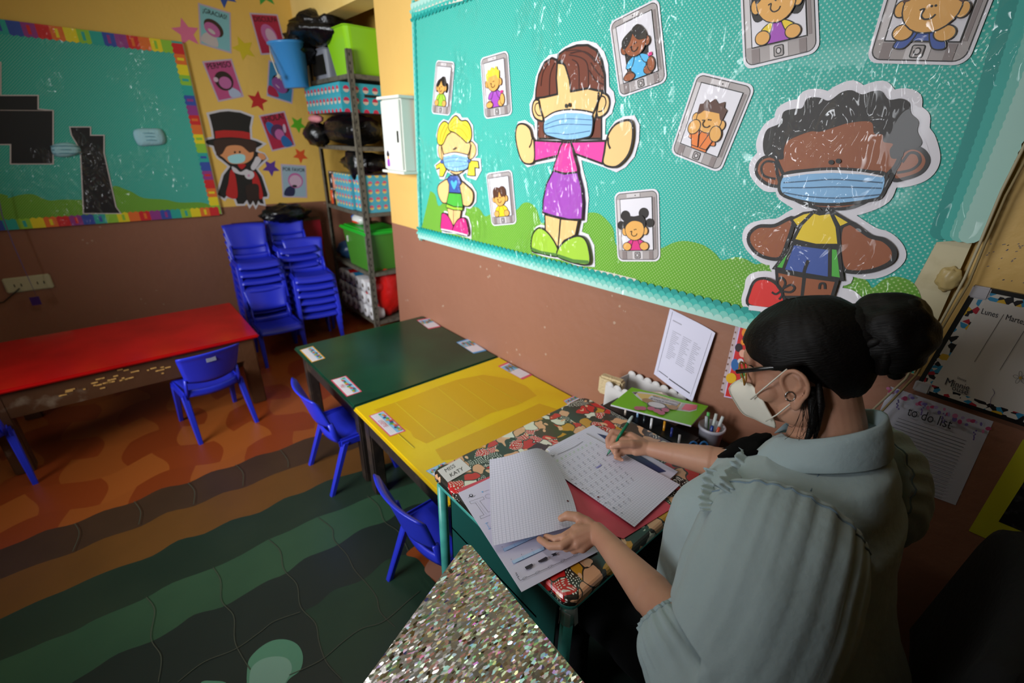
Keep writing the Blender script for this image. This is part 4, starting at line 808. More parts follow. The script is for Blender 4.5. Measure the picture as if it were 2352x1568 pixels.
q = MB(); q.blob((-.02, 4.08, 1.71), (.05, .1, .03), mat('pink_cloth', '#d98a90', .8), 14, 8, .2, 3, 4); tag(q.build('cloth'), 'folded pink cloth peeking out below the turquoise box', 'cloth')
q = MB(); q.blob((.2, 3.72, 1.40), (.18, .25, .075), BAG, 22, 12, .25, 3, 7); q.blob((.1, 3.66, 1.40), (.08, .1, .12), BAG, 16, 10, .35, 3, 8); tag(q.build('plastic_bag'), 'black plastic bag on top of the two patterned boxes on the middle shelf', 'bag')
carton('cardboard_box', (.035, 3.70, 1.046), (.37, 4.02, 1.315), PB2, 'turquoise box with small mixed print, behind the post on the middle shelf')
carton('cardboard_box', (.06, 3.46, 1.046), (.385, 3.69, 1.32), PB2, 'turquoise patterned box nearest the pillar on the middle shelf')
random.seed(5)
for k, (y, z, c_, nm) in enumerate(((4.17, 0, '#d8542a', 'orange'), (4.115, 0, '#1c2430', 'black'), (4.06, 0, '#b9a33c', 'gold'), (4.16, 1, '#23242c', 'dark'), (4.085, 1, '#d98a6c', 'salmon'))):
    jr = empty('jar', (.075, y, 1.046+z*.135), '%s lidded jar %s, at the far end of the middle shelf' % (nm, 'on the upper row' if z else 'standing on the shelf'), 'jar', 'jars at the far end of the middle shelf')
    cm = mat('jar_%s' % nm, c_, .15); q = MB(); q.lathe([(.026, 0), (.027, .004), (.027, .108), (.022, .115)], cm, 18); q.build('body', jr)
    q = MB(); q.lathe([(.026, .114), (.0265, .132), (.02, .134)], mat('jar_lid', '#9c8f88', .25, metal=.6), 18); q.build('lid', jr)
GC = mat('green_translucent_plastic', '#5fae3e', .3, trans=.45, alpha=.95); GLID = mat('green_lid_plastic', '#27b52c', .3)
gc = empty('storage_container', (.18, 3.72, .571), 'translucent green container with bright green lid on the second shelf', 'container')
q = MB(); taper(q, -.155, .175, -.24, .24, 0, .30, .84, GC, .004, .006); q.build('body', gc)
q = MB(); q.box((-.17, -.255, .30), (.19, .255, .325), GLID, bev=.009); q.box((-.14, -.225, .322), (.16, .225, .335), GLID, bev=.005); q.build('lid', gc)
q = MB(); q.box((-.16, .12, .20), (-.152, .135, .25), WPAINT); q.build('label_tag', gc)
q = MB(); q.box((-.10, -.18, .02), (.12, .1, .18), mat('papers_inside', '#c9c8a8', .8)); tag(q.build('paper_stack', None, (.18, 3.72, .58)), 'stack of pale papers inside the translucent green container', 'papers')
ty = empty('tissue_pack', (.13, 3.80, .907), 'small white pack with red and blue print on the green lid', 'pack')
q = MB(); q.blob((0, 0, .045), (.06, .09, .045), mat('pack_white', '#dcdcd6', .3), 18, 10, .08, 3); q.build('body', ty)
q = MB(); q.blob((-.012, 0, .03), (.052, .07, .02), mat('pack_red', '#d84422', .3), 18, 8, .1, 3); q.blob((-.008, .06, .06), (.04, .025, .022), mat('pack_blue', '#2a62b0', .3), 14, 8, .1, 3); q.build('print', ty)
q = MB(); q.blob((.15, 4.12, .64), (.12, .1, .09), mat('dark_blue_bag', '#26466a', .3, bump=(20, .7)), 18, 10, .2, 3, 4); tag(q.build('plastic_bag'), 'dark blue patterned bag at the far end of the second shelf', 'bag')
ROLL = mat('toilet_paper', '#d0cfd0', .8); CORE = mat('roll_core', '#6f655c', .8); WR = {'red': mat('roll_wrap_red', '#c81f22', .25), 'blue': mat('roll_wrap_blue', '#2f8ec0', .25), 'clear': mat('roll_wrap_pale', '#c9c7cc', .2)}
random.seed(8); k = 0
for row in range(3):
    for j in range(6):
        y = 3.53+j*.115+(row % 2)*.03; z = .15+.056+row*.112
        if z > .5 or y > 4.2: continue
        nm = ('clear', 'clear', 'red', 'blue')[(k*7+row) % 4] if row else 'clear'
        e_ = empty('toilet_roll', (.075, y, z), '%s toilet paper roll, %s, %s' % ({'clear': 'plain white', 'red': 'red wrapped', 'blue': 'blue wrapped'}[nm], ('bottom row', 'middle row', 'top row')[row], ('nearest the near post', 'second from the near post', 'third from the near post', 'fourth from the near post', 'fifth from the near post', 'farthest from the near post')[j]), 'toilet paper', 'toilet rolls on the bottom shelf')
        X_ = Matrix.Rotation(R(90), 4, 'Y')
        q = MB(); q.lathe([(.019, -.05), (.054, -.05), (.056, -.045), (.056, .045), (.054, .05), (.019, .05)], ROLL, 20, xf=X_); q.build('roll', e_)
        q = MB(); q.lathe([(.0185, -.0505), (.0185, .05)], CORE, 14, xf=X_); q.build('core', e_)
        if nm != 'clear': q = MB(); q.lathe([(.0565, -.03), (.0575, -.025), (.0575, .045), (.0565, .05)], WR[nm], 20, xf=X_, caps=False); q.build('wrapper', e_)
        k += 1
q = MB(); q.blob((.20, 3.55, .38), (.15, .085, .22), mat('red_plastic_bag', '#cf1c18', .2, bump=(22, .8)), 22, 16, .18, 3, 2); tag(q.build('plastic_bag'), 'shiny red plastic bag on the bottom shelf beside the pillar', 'bag')

# ================= boards and bag leaning behind the stacks ===========================
RB = mat('red_board', '#a3182c', .5, vary=(7, '#7d3020', .62, .8)); q = MB()
X_ = Matrix.Translation((-.70, 4.33, 0)) @ Matrix.Rotation(R(3), 4, 'X')
e_ = empty('folded_board', (-.37, 4.20, 0), 'dark red boards with brown edging leaning in the corner behind the stacked chairs', 'board')
q.box((-.345, .07, 0), (.33, .085, .91), RB); q.build('panel', e_)
q = MB()
for lo, hi in (((-.365, .062, .0), (-.33, .087, .93)), ((-.33, .062, .905), (.33, .087, .93)), ((-.02, .06, 0), (.0, .07, .905))): q.box(lo, hi, WOODB)
q.build('edging', e_)
q = MB(); q.blob((-.34, 4.20, .985), (.19, .11, .075), BAG, 26, 14, .35, 3, 12); tag(q.build('plastic_bag'), 'crumpled black plastic bag lying on the red boards in the corner', 'bag')

# ================= back wall display ===================================================
Z1 = crop(0, 0, 2.904)
BY = YB-.022
def b2(x, y): p = yp(x, y, BY); return (p.x, p.z)
bd = empty('display_board', (-2.0, YB, 1.55), 'turquoise display board with rainbow border and green hills, on the back wall', 'display board')
def barr(base, step=.0004): return Art(b2, lambda u, v, w: (u+2., BY-YB-w, v-1.55), step, base)
TR_, BR_ = b2(421, 100), b2(498, 492); XL = -3.24
q = MB(); q.box((XL+2, -.0205, 1.0-1.55), (TR_[0]+2+.0, -.001, TR_[1]-1.55), PAN); q.build('backing_panel', bd)
zb, zt, xr = 1.005, 2.15, (TR_[0]+BR_[0])/2+.0
ar = barr(0); ar.fill([(XL, zb), (xr, zb), (xr, zt), (XL, zt)], TEALF, False, True); ar.mb.build('turquoise_paper', bd)
ar = barr(.0006)
hp = [(XL, 1.3)]+[(-2.6, 1.25), (-2.3, 1.32)]+ar._p(Z1([(0, 1290), (50, 1320), (130, 1300), (220, 1295), (320, 1335), (420, 1330), (600, 1330), (700, 1300), (760, 1240), (830, 1260), (880, 1280), (960, 1320), (1100, 1330), (1200, 1350), (1350, 1350), (1420, 1380)]))
ar.fill(smooth_pts(hp, False, 4)+[(xr, zb), (XL, zb)], GRNF, False, True); ar.mb.build('green_hills', bd)
ar = barr(.002, .0)
RBW = [F_('rainbow_'+n_, c_) for n_, c_ in (('red', '#d0262a'), ('orange', '#e4702c'), ('yellow', '#e8d422'), ('lime', '#8ec43a'), ('teal', '#2aa79c'), ('blue', '#3450a8'), ('purple', '#93398a'))]
def strip(a, b_, n_, wd):
    d = Vector((b_[0]-a[0], b_[1]-a[1])); Ln = d.length; d.normalize(); k = round(Ln/.062); s_ = Ln/k; N_ = Vector(n_)
    for i in range(k):
        p0 = Vector(a)+d*s_*i; p1 = p0+d*s_; pts = [p0, p1]
        for j in range(5): pts.append(p1-d*s_*j/4+N_*(wd+(.008 if j % 2 else 0)))
        ar.poly2([tuple(p) for p in pts], RBW[i % 7], WZ)
        ar.poly2([tuple(p) for p in (p0+d*s_*.35+N_*.012, p0+d*s_*.6+N_*.012, p0+d*s_*.6+N_*wd*.85, p0+d*s_*.35+N_*wd*.85)], RBW[(i+1) % 7 if i % 2 else i % 7], WZ+.0003)
WZ = .002
strip((XL, zt+.012), (xr+.012, zt+.012), (0, -1), .07); WZ = .003; strip((xr+.012, zt), (xr+.012, zb), (-1, 0), .06); WZ = .004; strip((xr, zb-.012), (XL, zb-.012), (0, 1), .06)
ar.mb.build('rainbow_border', bd)
def b3(u, v, w): return (u, BY-w, v)
BLKF = F_('black_card', '#15171a')
a = Art(b2, b3, .0004, .0032)
for pts in (Z1([(-900, 420), (0, 420), (0, 640), (250, 640), (250, 730), (350, 740), (350, 1090), (75, 1090), (75, 960), (-60, 960), (-60, 1090), (-900, 1090)]), Z1([(470, 850), (600, 850), (600, 905), (690, 905), (690, 1020), (770, 1380), (800, 1420), (560, 1420), (540, 1000), (480, 900)])):
    P = a._p(pts); a.line(P, .012, GRL, True, False, True); a.fill(P, BLKF, False, True)
a.line(Z1([(0, 735), (350, 738)]), .004, GRY, sm=False)
tag(a.mb.build('paper_cutout'), 'plain black card silhouette of a blocky building on the rainbow bordered board', 'paper cutout')
MB1 = mat('surgical_mask_blue', '#9fd0dc', .8, bump=(80, .4)); MB2 = mat('surgical_mask_fold', '#5f98a8', .8)
for pts, lab in ((Z1([(345, 970), (430, 950), (510, 965), (540, 1005), (500, 1035), (420, 1048), (355, 1030)]), 'pale blue pleated face mask pinned on the left of the rainbow bordered board'), (Z1([(890, 870), (1000, 855), (1080, 868), (1100, 955), (1000, 972), (920, 965)]), 'pale blue pleated face mask pinned near the right end of the rainbow bordered board')):
    e_ = None; P = [b2(*p) for p in pts]; cx = sum(p[0] for p in P)/len(P); cz = sum(p[1] for p in P)/len(P)
    e_ = empty('face_mask', (cx, BY, cz), lab, 'face mask'); q = MB()
    q.loft([[(u-cx, -h, v-cz) if s_ == 1 else ((u-cx)*s_, -h, (v-cz)*s_) for u, v in smooth_pts(P)] for h, s_ in ((.003, 1), (.012, .97), (.026, .75), (.03, .4))], MB1, True); q.build('cloth', e_)
    q = MB()
    for dz in (-.022, 0., .022): q.tube([(-.07, -.02, dz), (0, -.033, dz+.004), (.07, -.02, dz)], .003, MB2, 6)
    q.build('pleats', e_)
# kid magician in top hat
Bc = crop(460, 240, 6.535); Ac = crop(440, 0, 6.532)
def p3(u, v, w): return (u, YB-w, v)
def paper(base=.0012): return Art(back2d, p3, .0004, base)
def mm(name, col, **k): return mat('matte_'+name, col, .6, **k)
mK = mm('black', '#1a1816'); mR = mm('red', '#b3211f'); mBr = mm('brown', '#3a251c'); mSk = mm('skin', '#d68f5e'); mW = mm('white', '#c8c4c8'); mMk = mm('mask', '#9fd6da'); mDB = mm('dark_brown', '#2c1c16'); mPk = mm('pink', '#c98aae')
a = paper(); OUT = Bc([(130, 150), (300, 110), (420, 100), (600, 120), (770, 185), (740, 340), (750, 520), (850, 550), (940, 590), (900, 620), (840, 650), (830, 700), (870, 720), (950, 750), (990, 810), (920, 870), (830, 960), (920, 1080), (1010, 1350), (1000, 1385), (930, 1385), (950, 1490), (900, 1480), (870, 1440), (830, 1520), (790, 1440), (740, 1510), (700, 1430), (650, 1490), (560, 1490), (525, 1400), (390, 1370), (360, 1410), (260, 1350), (310, 1200), (350, 1060), (450, 930), (330, 830), (270, 790), (220, 690), (200, 620), (120, 600), (55, 560), (110, 530), (210, 510), (190, 380), (160, 250)])
P = a._p(OUT); a.line(P, .03, mW, True, False, True); a.fill(P, mK, False, True)
a.fill(Bc([(220, 400), (350, 385), (500, 390), (640, 400), (745, 425), (750, 525), (600, 500), (450, 490), (320, 495), (228, 510)]), mR, False)
a.fill(Bc([(210, 540), (350, 515), (600, 515), (820, 560), (840, 640), (820, 710), (740, 720), (300, 780), (230, 700), (210, 620)]), mBr)
a.fill(Bc([(360, 690), (400, 630), (500, 610), (620, 625), (700, 690), (740, 720), (800, 715), (780, 800), (700, 870), (600, 890), (450, 880), (350, 800), (300, 760), (330, 740)]), mSk)
a.fill(Bc([(410, 790), (500, 750), (600, 740), (670, 770), (660, 850), (560, 885), (450, 870)]), mMk); a.ell(Bc([(518, 715)])[0], 2.4, 2.6, mK); a.ell(Bc([(590, 712)])[0], 2.4, 2.6, mK)
a.fill(Bc([(450, 990), (500, 1010), (540, 1150), (550, 1400), (390, 1365), (420, 1180)]), mR); a.fill(Bc([(800, 1000), (880, 1120), (940, 1380), (850, 1400), (780, 1180)]), mR)
a.fill(Bc([(470, 930), (540, 960), (600, 1010), (690, 970), (740, 1010), (690, 1050), (600, 1050), (500, 1010)]), mW); a.fill(Bc([(755, 940), (800, 850), (840, 780), (910, 810), (890, 880), (800, 985)]), mW); a.fill(Bc([(870, 730), (940, 740), (980, 800), (930, 830), (870, 780)]), mSk)
a.ell(Bc([(735, 1055)])[0], 11, 10, mW); a.ell(Bc([(725, 1065)])[0], 3, 3, mPk); a.fill(Bc([(560, 900), (680, 900), (620, 970)]), mR)
a.fill(Bc([(690, 1210), (860, 1200), (880, 1400), (940, 1480), (900, 1470), (860, 1420), (830, 1510), (790, 1430), (740, 1500), (700, 1420), (680, 1300)]), mDB)
tag(a.mb.build('paper_cutout'), 'cutout of a boy magician in black top hat and red lined cape', 'paper cutout')
def poster(c, word, bg, draw, label, tc=None):
    P = [back2d(*p) for p in c]
    def m2(x, y): t = y/1.3; return lerp2(lerp2(P[0], P[1], x), lerp2(P[3], P[2], x), t)
    a = Art(m2, p3, .0004, .0012); a.fill([(0, 0), (1, 0), (1, 1.3), (0, 1.3)], mm('poster_white', '#b8a6b8'), False); a.fill([(.05, .05), (.95, .05), (.95, 1.25), (.05, 1.25)], bg, False); draw(a)
    if word: s_ = .92/max(len(word)*.62, 3.2); a.text(word, (.5, .26), (.5+s_, .26), (.5, .26-s_*1.25), mK, .02, 'CENTER')
    tag(a.mb.build('poster'), label, 'poster', 'good manners posters on the back wall')
pT = mm('poster_turquoise', '#7cb8bf'); pC = mm('poster_crimson', '#a8203f'); pM = mm('poster_magenta', '#b84a7e'); pB = mm('poster_blue', '#3580a8'); pG = mm('poster_pale_blue', '#95adba'); fP = mm('figure_pink', '#b8629a'); fV = mm('figure_violet', '#8a4a8c'); fL = mm('figure_lilac', '#c8a8bc'); fW = mm('figure_cream', '#bfb5b4'); fN = mm('figure_navy', '#23254a'); fB = mm('figure_royal', '#2463a0')
def dA(a): a.fill([(.08, 1.0), (.25, .85), (.5, .9), (.55, 1.22), (.08, 1.2)], fW); a.ell((.45, .65), .32, .24, mBr, .5); a.ell((.4, .72), .26, .2, fP, .5); a.ell((.38, .78), .12, .06, fW, .4)
def dB(a): a.ell((.5, .7), .26, .38, fP, -.3); a.ell((.55, .72), .17, .26, fL, -.3); a.fill([(.6, .85), (.9, .9), (.9, 1.05), (.65, 1.05)], fW)
def dC(a): a.fill([(.6, .9), (.85, 1.05), (.92, 1.24), (.55, 1.24), (.5, 1.05)], mm('figure_pale_blue', '#a8b4cc')); a.ell((.48, .68), .32, .32, mDB); a.ell((.5, .74), .22, .2, fP); a.ell((.22, .6), .08, .08, fL)
def dD(a): a.fill([(.06, .9), (.3, .95), (.45, 1.2), (.06, 1.2)], pC); a.ell((.5, .72), .36, .28, mK, .5); a.ell((.46, .78), .32, .24, fV, .5); a.ell((.38, .84), .1, .02, fL, .5)
def dE(a): a.ell((.3, .55), .16, .3, fB, -.3); a.ell((.5, .68), .28, .28, mm('figure_plum', '#532a52')); a.ell((.52, .78), .18, .2, fP); a.ell((.78, .6), .06, .16, fL, .2); a.fill([(.5, .95), (.7, .85), (.9, 1.22), (.55, 1.24)], fB)
def dF(a): a.fill([(.12, 1.0), (.3, .85), (.5, .9), (.45, 1.22), (.08, 1.22)], fN); a.ell((.55, .62), .3, .3, fP); a.ell((.55, .64), .25, .24, fL); a.ell((.5, .84), .1, .05, mK)
poster(Ac([(95, 40), (585, 190), (600, 805), (125, 660)]), '¡GRACIAS!', pT, dA, 'turquoise poster reading GRACIAS with a dark haired pink child')
poster(Ac([(865, 190), (1290, 215), (1440, 800), (1040, 825)]), 'DISCULPA', pC, dB, 'crimson poster reading DISCULPA, partly behind the blue bucket')
poster(Ac([(155, 920), (600, 880), (785, 1450), (400, 1530)]), 'PERMISO', pM, dC, 'pink poster reading PERMISO with a curly haired child')
poster(Ac([(1155, 900), (1560, 1000), (1510, 1560), (1125, 1440)]), '', pB, dD, 'blue poster of a violet faced child, below the blue bucket')
poster(Bc([(875, 165), (1265, 95), (1430, 620), (1075, 705)]), '¡HOLA!', pC, dE, 'magenta poster reading HOLA with a waving child in blue')
poster(Bc([(1205, 890), (1585, 915), (1605, 1400), (1235, 1390)]), 'POR FAVOR', pG, dF, 'pale blue poster reading POR FAVOR with a child in navy')
for cx, cy, r_, rot, col, nm in ((428, 75, 30, 8, '#dc6f96', 'pink'), (512, -14, 30, 30, '#2a4fa0', 'blue'), (606, -16, 30, 10, '#3a9a40', 'dark green'), (560, 112, 28, 20, '#cdb81f', 'yellow'), (592, 232, 26, -12, '#b8201f', 'red'), (684, 286, 23, 36, '#58a81c', 'lime green'), (690, 357, 22, 30, '#d4501e', 'orange'), (622, 385, 24, 33, '#56308c', 'purple')):
    a = paper(); c = back2d(cx, cy); r_ *= .0029; pts = []
    for k in range(10):
        an = R(90+rot+36*k); q_ = r_ if k % 2 == 0 else r_*.47; pts.append((c[0]+q_*math.cos(an), c[1]+q_*math.sin(an)))
    a.fill(pts, mm('star_'+nm.replace(' ', '_'), col), False, True); tag(a.mb.build('paper_star'), '%s paper star on the back wall' % nm, 'paper star')
# outlet, cable and hanging ribbon on the back wall
o_ = yp(66, 650, YB); ot = empty('power_outlet', tuple(o_), 'cream double power outlet plate low on the brown back wall', 'power outlet')
q = MB(); q.box((-.115, -.014, -.05), (.115, -.0005, .05), mat('cream_plastic', '#bdb897', .4), bev=.012); q.build('plate', ot)
for sx in (-.05, .06):
    q = MB(); q.box((sx-.02, -.0155, -.012), (sx-.015, -.0145, .006), BLACK); q.box((sx+.012, -.0155, -.012), (sx+.017, -.0145, .006), BLACK); q.build('socket', ot)
q = MB(); q.tube([yp(*p, YB-.02) for p in ((45, 662), (25, 680), (8, 694), (-30, 700))], .004, mat('black_cable', '#1d1812', .5), 6); tag(q.build('cable'), 'dark cable leaving the cream outlet to the left', 'cable')
q = MB(); pur = mat('purple_ribbon', '#6a5a8c', .35); q.tube([yp(*p, YB-.09) for p in ((-6, 440), (5, 495), (30, 560), (52, 610), (68, 645), (84, 680))], [.006, .007, .007, .006, .004, .002], pur, 8, flat=.4); pr = q.build('ribbon')
tag(pr, 'purple curling ribbon hanging in front of the cream outlet', 'ribbon')
q = MB(); c = yp(82, 690, YB-.09); q.box((c.x-.025, c.y-.003, c.z-.03), (c.x+.022, c.y+.003, c.z+.025), mat('purple_tape', '#43246c', .4)); q.build('tape_end', pr)

# ================= papers on the right wall =============================================
def sheet(name, fn, nu, nv, mt, th=.0004):
    """paper: fn(a,b)->Vector, uv in metres"""
    me = bpy.data.meshes.new(name); P = [[Vector(fn(i/nu, j/nv)) for j in range(nv+1)] for i in range(nu+1)]
    vs = [p for r_ in P for p in r_]; n = nv+1
    fs = [(i*n+j, (i+1)*n+j, (i+1)*n+j+1, i*n+j+1) for i in range(nu) for j in range(nv)]
    me.from_pydata(vs, [], fs); me.materials.append(mt)
    for p in me.polygons: p.use_smooth = True
    W_ = sum((P[i+1][0]-P[i][0]).length for i in range(nu)); H_ = sum((P[0][j+1]-P[0][j]).length for j in range(nv))
    uv = me.uv_layers.new(name='UVMap')
    for l in me.loops: i, j = divmod(l.vertex_index, n); uv.data[l.index].uv = (i/nu*W_, j/nv*H_)
    o = bpy.data.objects.new(name, me); SC.collection.objects.link(o); return o
def corners(fnp, c): return [fnp(*p) for p in c]
def bil(P, a, b_): return (P[0]*(1-a)+P[1]*a)*(1-b_)+(P[3]*(1-a)+P[2]*a)*b_
PAPER = mat('memo_paper', '#cfcde0', .7)
mc = corners(lambda x, y: xp(x, y, 0), [(1540, 708), (1648, 762), (1600, 916), (1503, 858)])
def memo(a, b_):
    p = bil(mc, a, b_); h = .004+.028*a*a*b_+.02*max(0, b_-.5)*math.sin(a*math.pi)+(.012*a**6)*(1-b_); return Vector((-h, p.y, p.z))
mo = sheet('memo_sheet', memo, 20, 20, PAPER); tag(mo, 'white printed memo sheet curling off the brown wall above the green booklet', 'paper')
q = MB(); GT = mat('faint_grey_print', '#9c9aa8', .7); DKP = mat('dark_print', '#2e2c38', .7)
def bar(a0, a1, b0, b1, mt, n=8):
    vs = []; fs = []
    for i in range(n+1):
        a = a0+(a1-a0)*i/n; vs += [memo(a, b0)+Vector((-.0006, 0, 0)), memo(a, b1)+Vector((-.0006, 0, 0))]
    q.add(vs, [(2*i, 2*i+1, 2*i+3, 2*i+2) for i in range(n)], mt)
bar(.12, .32, .12, .135, GT); bar(.07, .074, .02, .93, DKP, 1); bar(.93, .934, .03, .95, DKP, 1)
random.seed(2)
for k in range(16):
    for s_ in range(3): bar(.17+s_*.24, .17+s_*.24+random.uniform(.08, .2), .26+k*.026, .267+k*.026, GT, 3)
bar(.1, .35, .90, .91, DKP); bar(.38, .9, .905, .92, DKP); q.build('printed_text', mo)
rw2 = lambda x, y: (lambda p: (-p.y, p.z))(xp(x, y, 0)); 
def rwall(base=.001, step=.0004): return Art(rw2, lambda u, v, w: (-w, -u, v), step, base)
a = rwall(.001); P9 = crop(1480, 680, 4.611)
a.fill(P9([(975, 280), (1060, 290), (1200, 310), (1100, 1090), (940, 1080), (805, 1010)]), mat('clear_sleeve', '#b9a5a8', .25), False)
for t in range(11): a.ell(P9([(982-16*t, 315+67*t)])[0], 1.7, 2.2, mat('sleeve_hole', '#7c5040', .6), n=10)
a.fill(P9([(1020, 285), (1210, 300), (1110, 1110), (850, 1060)]), mat('sleeve_card_lilac', '#c9b4d6', .35), False)
a.fill(P9([(1032, 300), (1200, 315), (1100, 1095), (865, 1050)]), mat('sleeve_card_red', '#c42a2a', .35), False)
for x, y, rx, ry, c_ in ((1010, 540, 9, 10, '#2b1e26'), (1050, 600, 8, 9, '#d9a08a'), (970, 720, 9, 14, '#2c62a0'), (930, 860, 12, 12, '#d8a81c'), (1060, 480, 6, 7, '#e08a28'), (1030, 680, 7, 6, '#cfc9d0'), (1080, 820, 12, 14, '#3a7a3a'), (1000, 960, 12, 8, '#e0c040'), (1100, 380, 12, 12, '#e58a2a')): a.ell(P9([(x, y)])[0], rx, ry, mat('sleeve_spot_'+c_[1:], c_, .4), n=14)
tag(a.mb.build('poster'), 'small red and yellow card in a punched clear sleeve, behind the glasses of the woman', 'poster')
# to do list
c = crop(1980, 540, 2.118); a = rwall(.001); TD = mat('list_paper', '#b9b9c6', .6)
tl_ = c([(140, 735), (640, 905), (455, 1312), (-40, 1130)]); a.fill(tl_, TD, False); INK = mat('list_ink', '#2b2a30', .6)
for k in range(19):
    s_ = k/18; x0, y0, x1, y1 = 175-145*s_, 888+255*s_, 508-118*s_, 1000+272*s_; a.line(c([(x0, y0), (x1, y1)]), .0009, INK, sm=False)
a.text('to do list', c([(220, 868)])[0], c([(276, 886)])[0], c([(242, 806)])[0], INK, .008)
random.seed(4)
for k in range(30):
    t = k/29; x, y = 135+480*t+random.uniform(-8, 8), 750+175*t+random.uniform(-14, 20); a.ell(c([(x, y)])[0], random.uniform(3, 7), random.uniform(3, 6), mat(('petal_pink', 'petal_rose', 'petal_lilac', 'petal_violet')[k % 4], ('#b86a92', '#a83a66', '#9a88b8', '#6a5a9a')[k % 4], .7), n=10)
for x, y in ((190, 790), (310, 815), (410, 850), (555, 930)):
    for j in range(6): a.ell(c([(x+random.uniform(-8, 8)-j*1.5, y+j*8)])[0], 2.2, 2.2, mat('petal_violet', '#6a5a9a'), n=8)
tag(a.mb.build('list_sheet'), 'white to do list sheet with pink and violet flowers on top, on the brown wall', 'paper')
# weekly planner board
d = crop(2080, 640, 4.356); cal = empty('planner_board', (0, 0, 1.15), 'weekly planner board with black frame, printed border and the words Lunes and Martes', 'planner board')
rw3 = lambda u, v, w: (-w, -u, v-1.15)
pl2 = lambda x, y: (lambda p: (-p.y, p.z))(xp(x, y, -.012))
P = [pl2(*p) for p in d([(690, 65), (1500, 265), (1500, 1640), (75, 1110)])]
P[1] = (P[0][0]+.40, P[0][1]-.012); P[2] = (P[3][0]+.40, P[3][1]-.012)
q = MB(); FRB = mat('planner_frame_black', '#141314', .35)
q.loft([[(-x_, -u, v-1.15) for u, v in P] for x_ in (.001, .0115)], FRB, False); q.build('frame', cal)
def inq(P, k): cx, cy = sum(p[0] for p in P)/4, sum(p[1] for p in P)/4; return [(p[0]+(k if p[0] < cx else -k), p[1]+(k if p[1] < cy else -k)) for p in P]
m, nt, b = newmat('planner_border_print', .4); g = nt.nodes.new('ShaderNodeNewGeometry'); v = nt.nodes.new('ShaderNodeTexVoronoi'); v.inputs['Scale'].default_value = 95; nt.links.new(g.outputs['Position'], v.inputs[0]); s_ = nt.nodes.new('ShaderNodeSeparateColor'); nt.links.new(v.outputs['Color'], s_.inputs[0])
cr = nt.nodes.new('ShaderNodeValToRGB'); cr.color_ramp.interpolation = 'CONSTANT'; e = cr.color_ramp.elements
for i, (p_, h) in enumerate(((0, '#c9c4bd'), (.42, '#17151a'), (.62, '#2f86b0'), (.78, '#c9a12a'), (.86, '#a82030'), (.92, '#c9c4bd'))): el = e[i] if i < 2 else e.new(p_); el.position = p_; el.color = lin(h)
nt.links.new(s_.outputs[0], cr.inputs[0]); nt.links.new(cr.outputs[0], b.inputs['Base Color'])
a = Art(pl2, rw3, .0003, .0118); a.fill(inq(P, .010), m, False, True); a.fill(inq(P, .028), mat('planner_white', '#c4beb8', .35), False, True); fc = a.mb.build('planner_face', cal)
a = Art(pl2, rw3, .0003, .0130)
a.text('Lunes', d([(748, 345)])[0], d([(820, 364)])[0], d([(778, 268)])[0], INK, .004); a.text('Martes', d([(992, 405)])[0], d([(1064, 425)])[0], d([(1022, 328)])[0], INK, .004)
a.line(d([(982, 355), (688, 830)]), .0007, INK, sm=False); a.line(d([(1235, 440), (942, 912)]), .0007, INK, sm=False)
a.text('Disney', d([(515, 995)])[0], d([(548, 1006)])[0], d([(524, 965)])[0], INK, .01); a.text('M', d([(385, 1050)])[0], d([(490, 1088)])[0], d([(425, 950)])[0], INK, .01); a.text('innie', d([(470, 1068)])[0], d([(555, 1094)])[0], d([(500, 985)])[0], INK, .01); a.text('ouse', d([(458, 1105)])[0], d([(543, 1133)])[0], d([(486, 1030)])[0], INK, .01)
a.line(d([(870, 1095), (890, 1140), (855, 1200), (850, 1268)]), .0008, mat('planner_ink_violet', '#5a4a72', .5))
fx, fy = 1150, 985
for k in range(5): an = R(90+72*k); px, py = fx+42*math.cos(an)*1.1, fy-38*math.sin(an); a.ell(d([(px, py)])[0], 6.5, 3.6, None, -an, linem=INK, wd=.0006, n=16)
a.ell(d([(fx, fy)])[0], 3.4, 3.4, mat('planner_gold', '#a8862a', .5))
a.mb.build('lettering', cal)
q = MB(); CW = mat('white_corner_plastic', '#b5b2b8', .4)
for (u, v_) in (P[0], P[3]): sgn = -1 if v_ > 1.15 else 1; q = MB(); q.box((-.016, -u-.03, min(v_, v_+sgn*.028)-1.15), (-.001, -u+.002, max(v_, v_+sgn*.028)-1.15), CW, bev=.003); q.build('corner_cap', cal)
# yellow framed photograph
a = rwall(.0015); YP = mat('yellow_card', '#b8b41c', .6); y0 = [rw2(*p) for p in ((2350, 1008), (2225, 1218))]
P = [(y0[0][0]-.0, y0[0][1]), (y0[0][0]+.30, y0[0][1]+.004), (y0[1][0]+.30, y0[1][1]), y0[1]]
a.fill(P, YP, False, True); a.fill([(P[0][0]+.036, P[0][1]-.045), (P[1][0]-.036, P[1][1]-.045), (P[2][0]-.036, P[2][1]+.06), (P[3][0]+.036, P[3][1]+.06)], mat('dark_photograph', '#1f1d1f', .25, vary=(38, '#4a474a', .55, .75)), False, True)
tag(a.mb.build('picture'), 'dark photograph mounted on yellow card, on the wall right of the to do list', 'picture')
# pen marks on the yellow paint
random.seed(9); a = rwall(.0004)
for k in range(26):
    x, y = random.uniform(2255, 2350), random.uniform(560, 650); a.line([(x, y), (x+random.uniform(3, 6), y-1.5)], .0013, mat('blue_pen_ink', '#3d4668', .6), sm=False, bump=False)
mk = a.mb.build('pen_marks'); mk['kind'] = 'stuff'; tag(mk, 'scattered short blue pen marks on the yellow wall above the planner', 'pen marks')

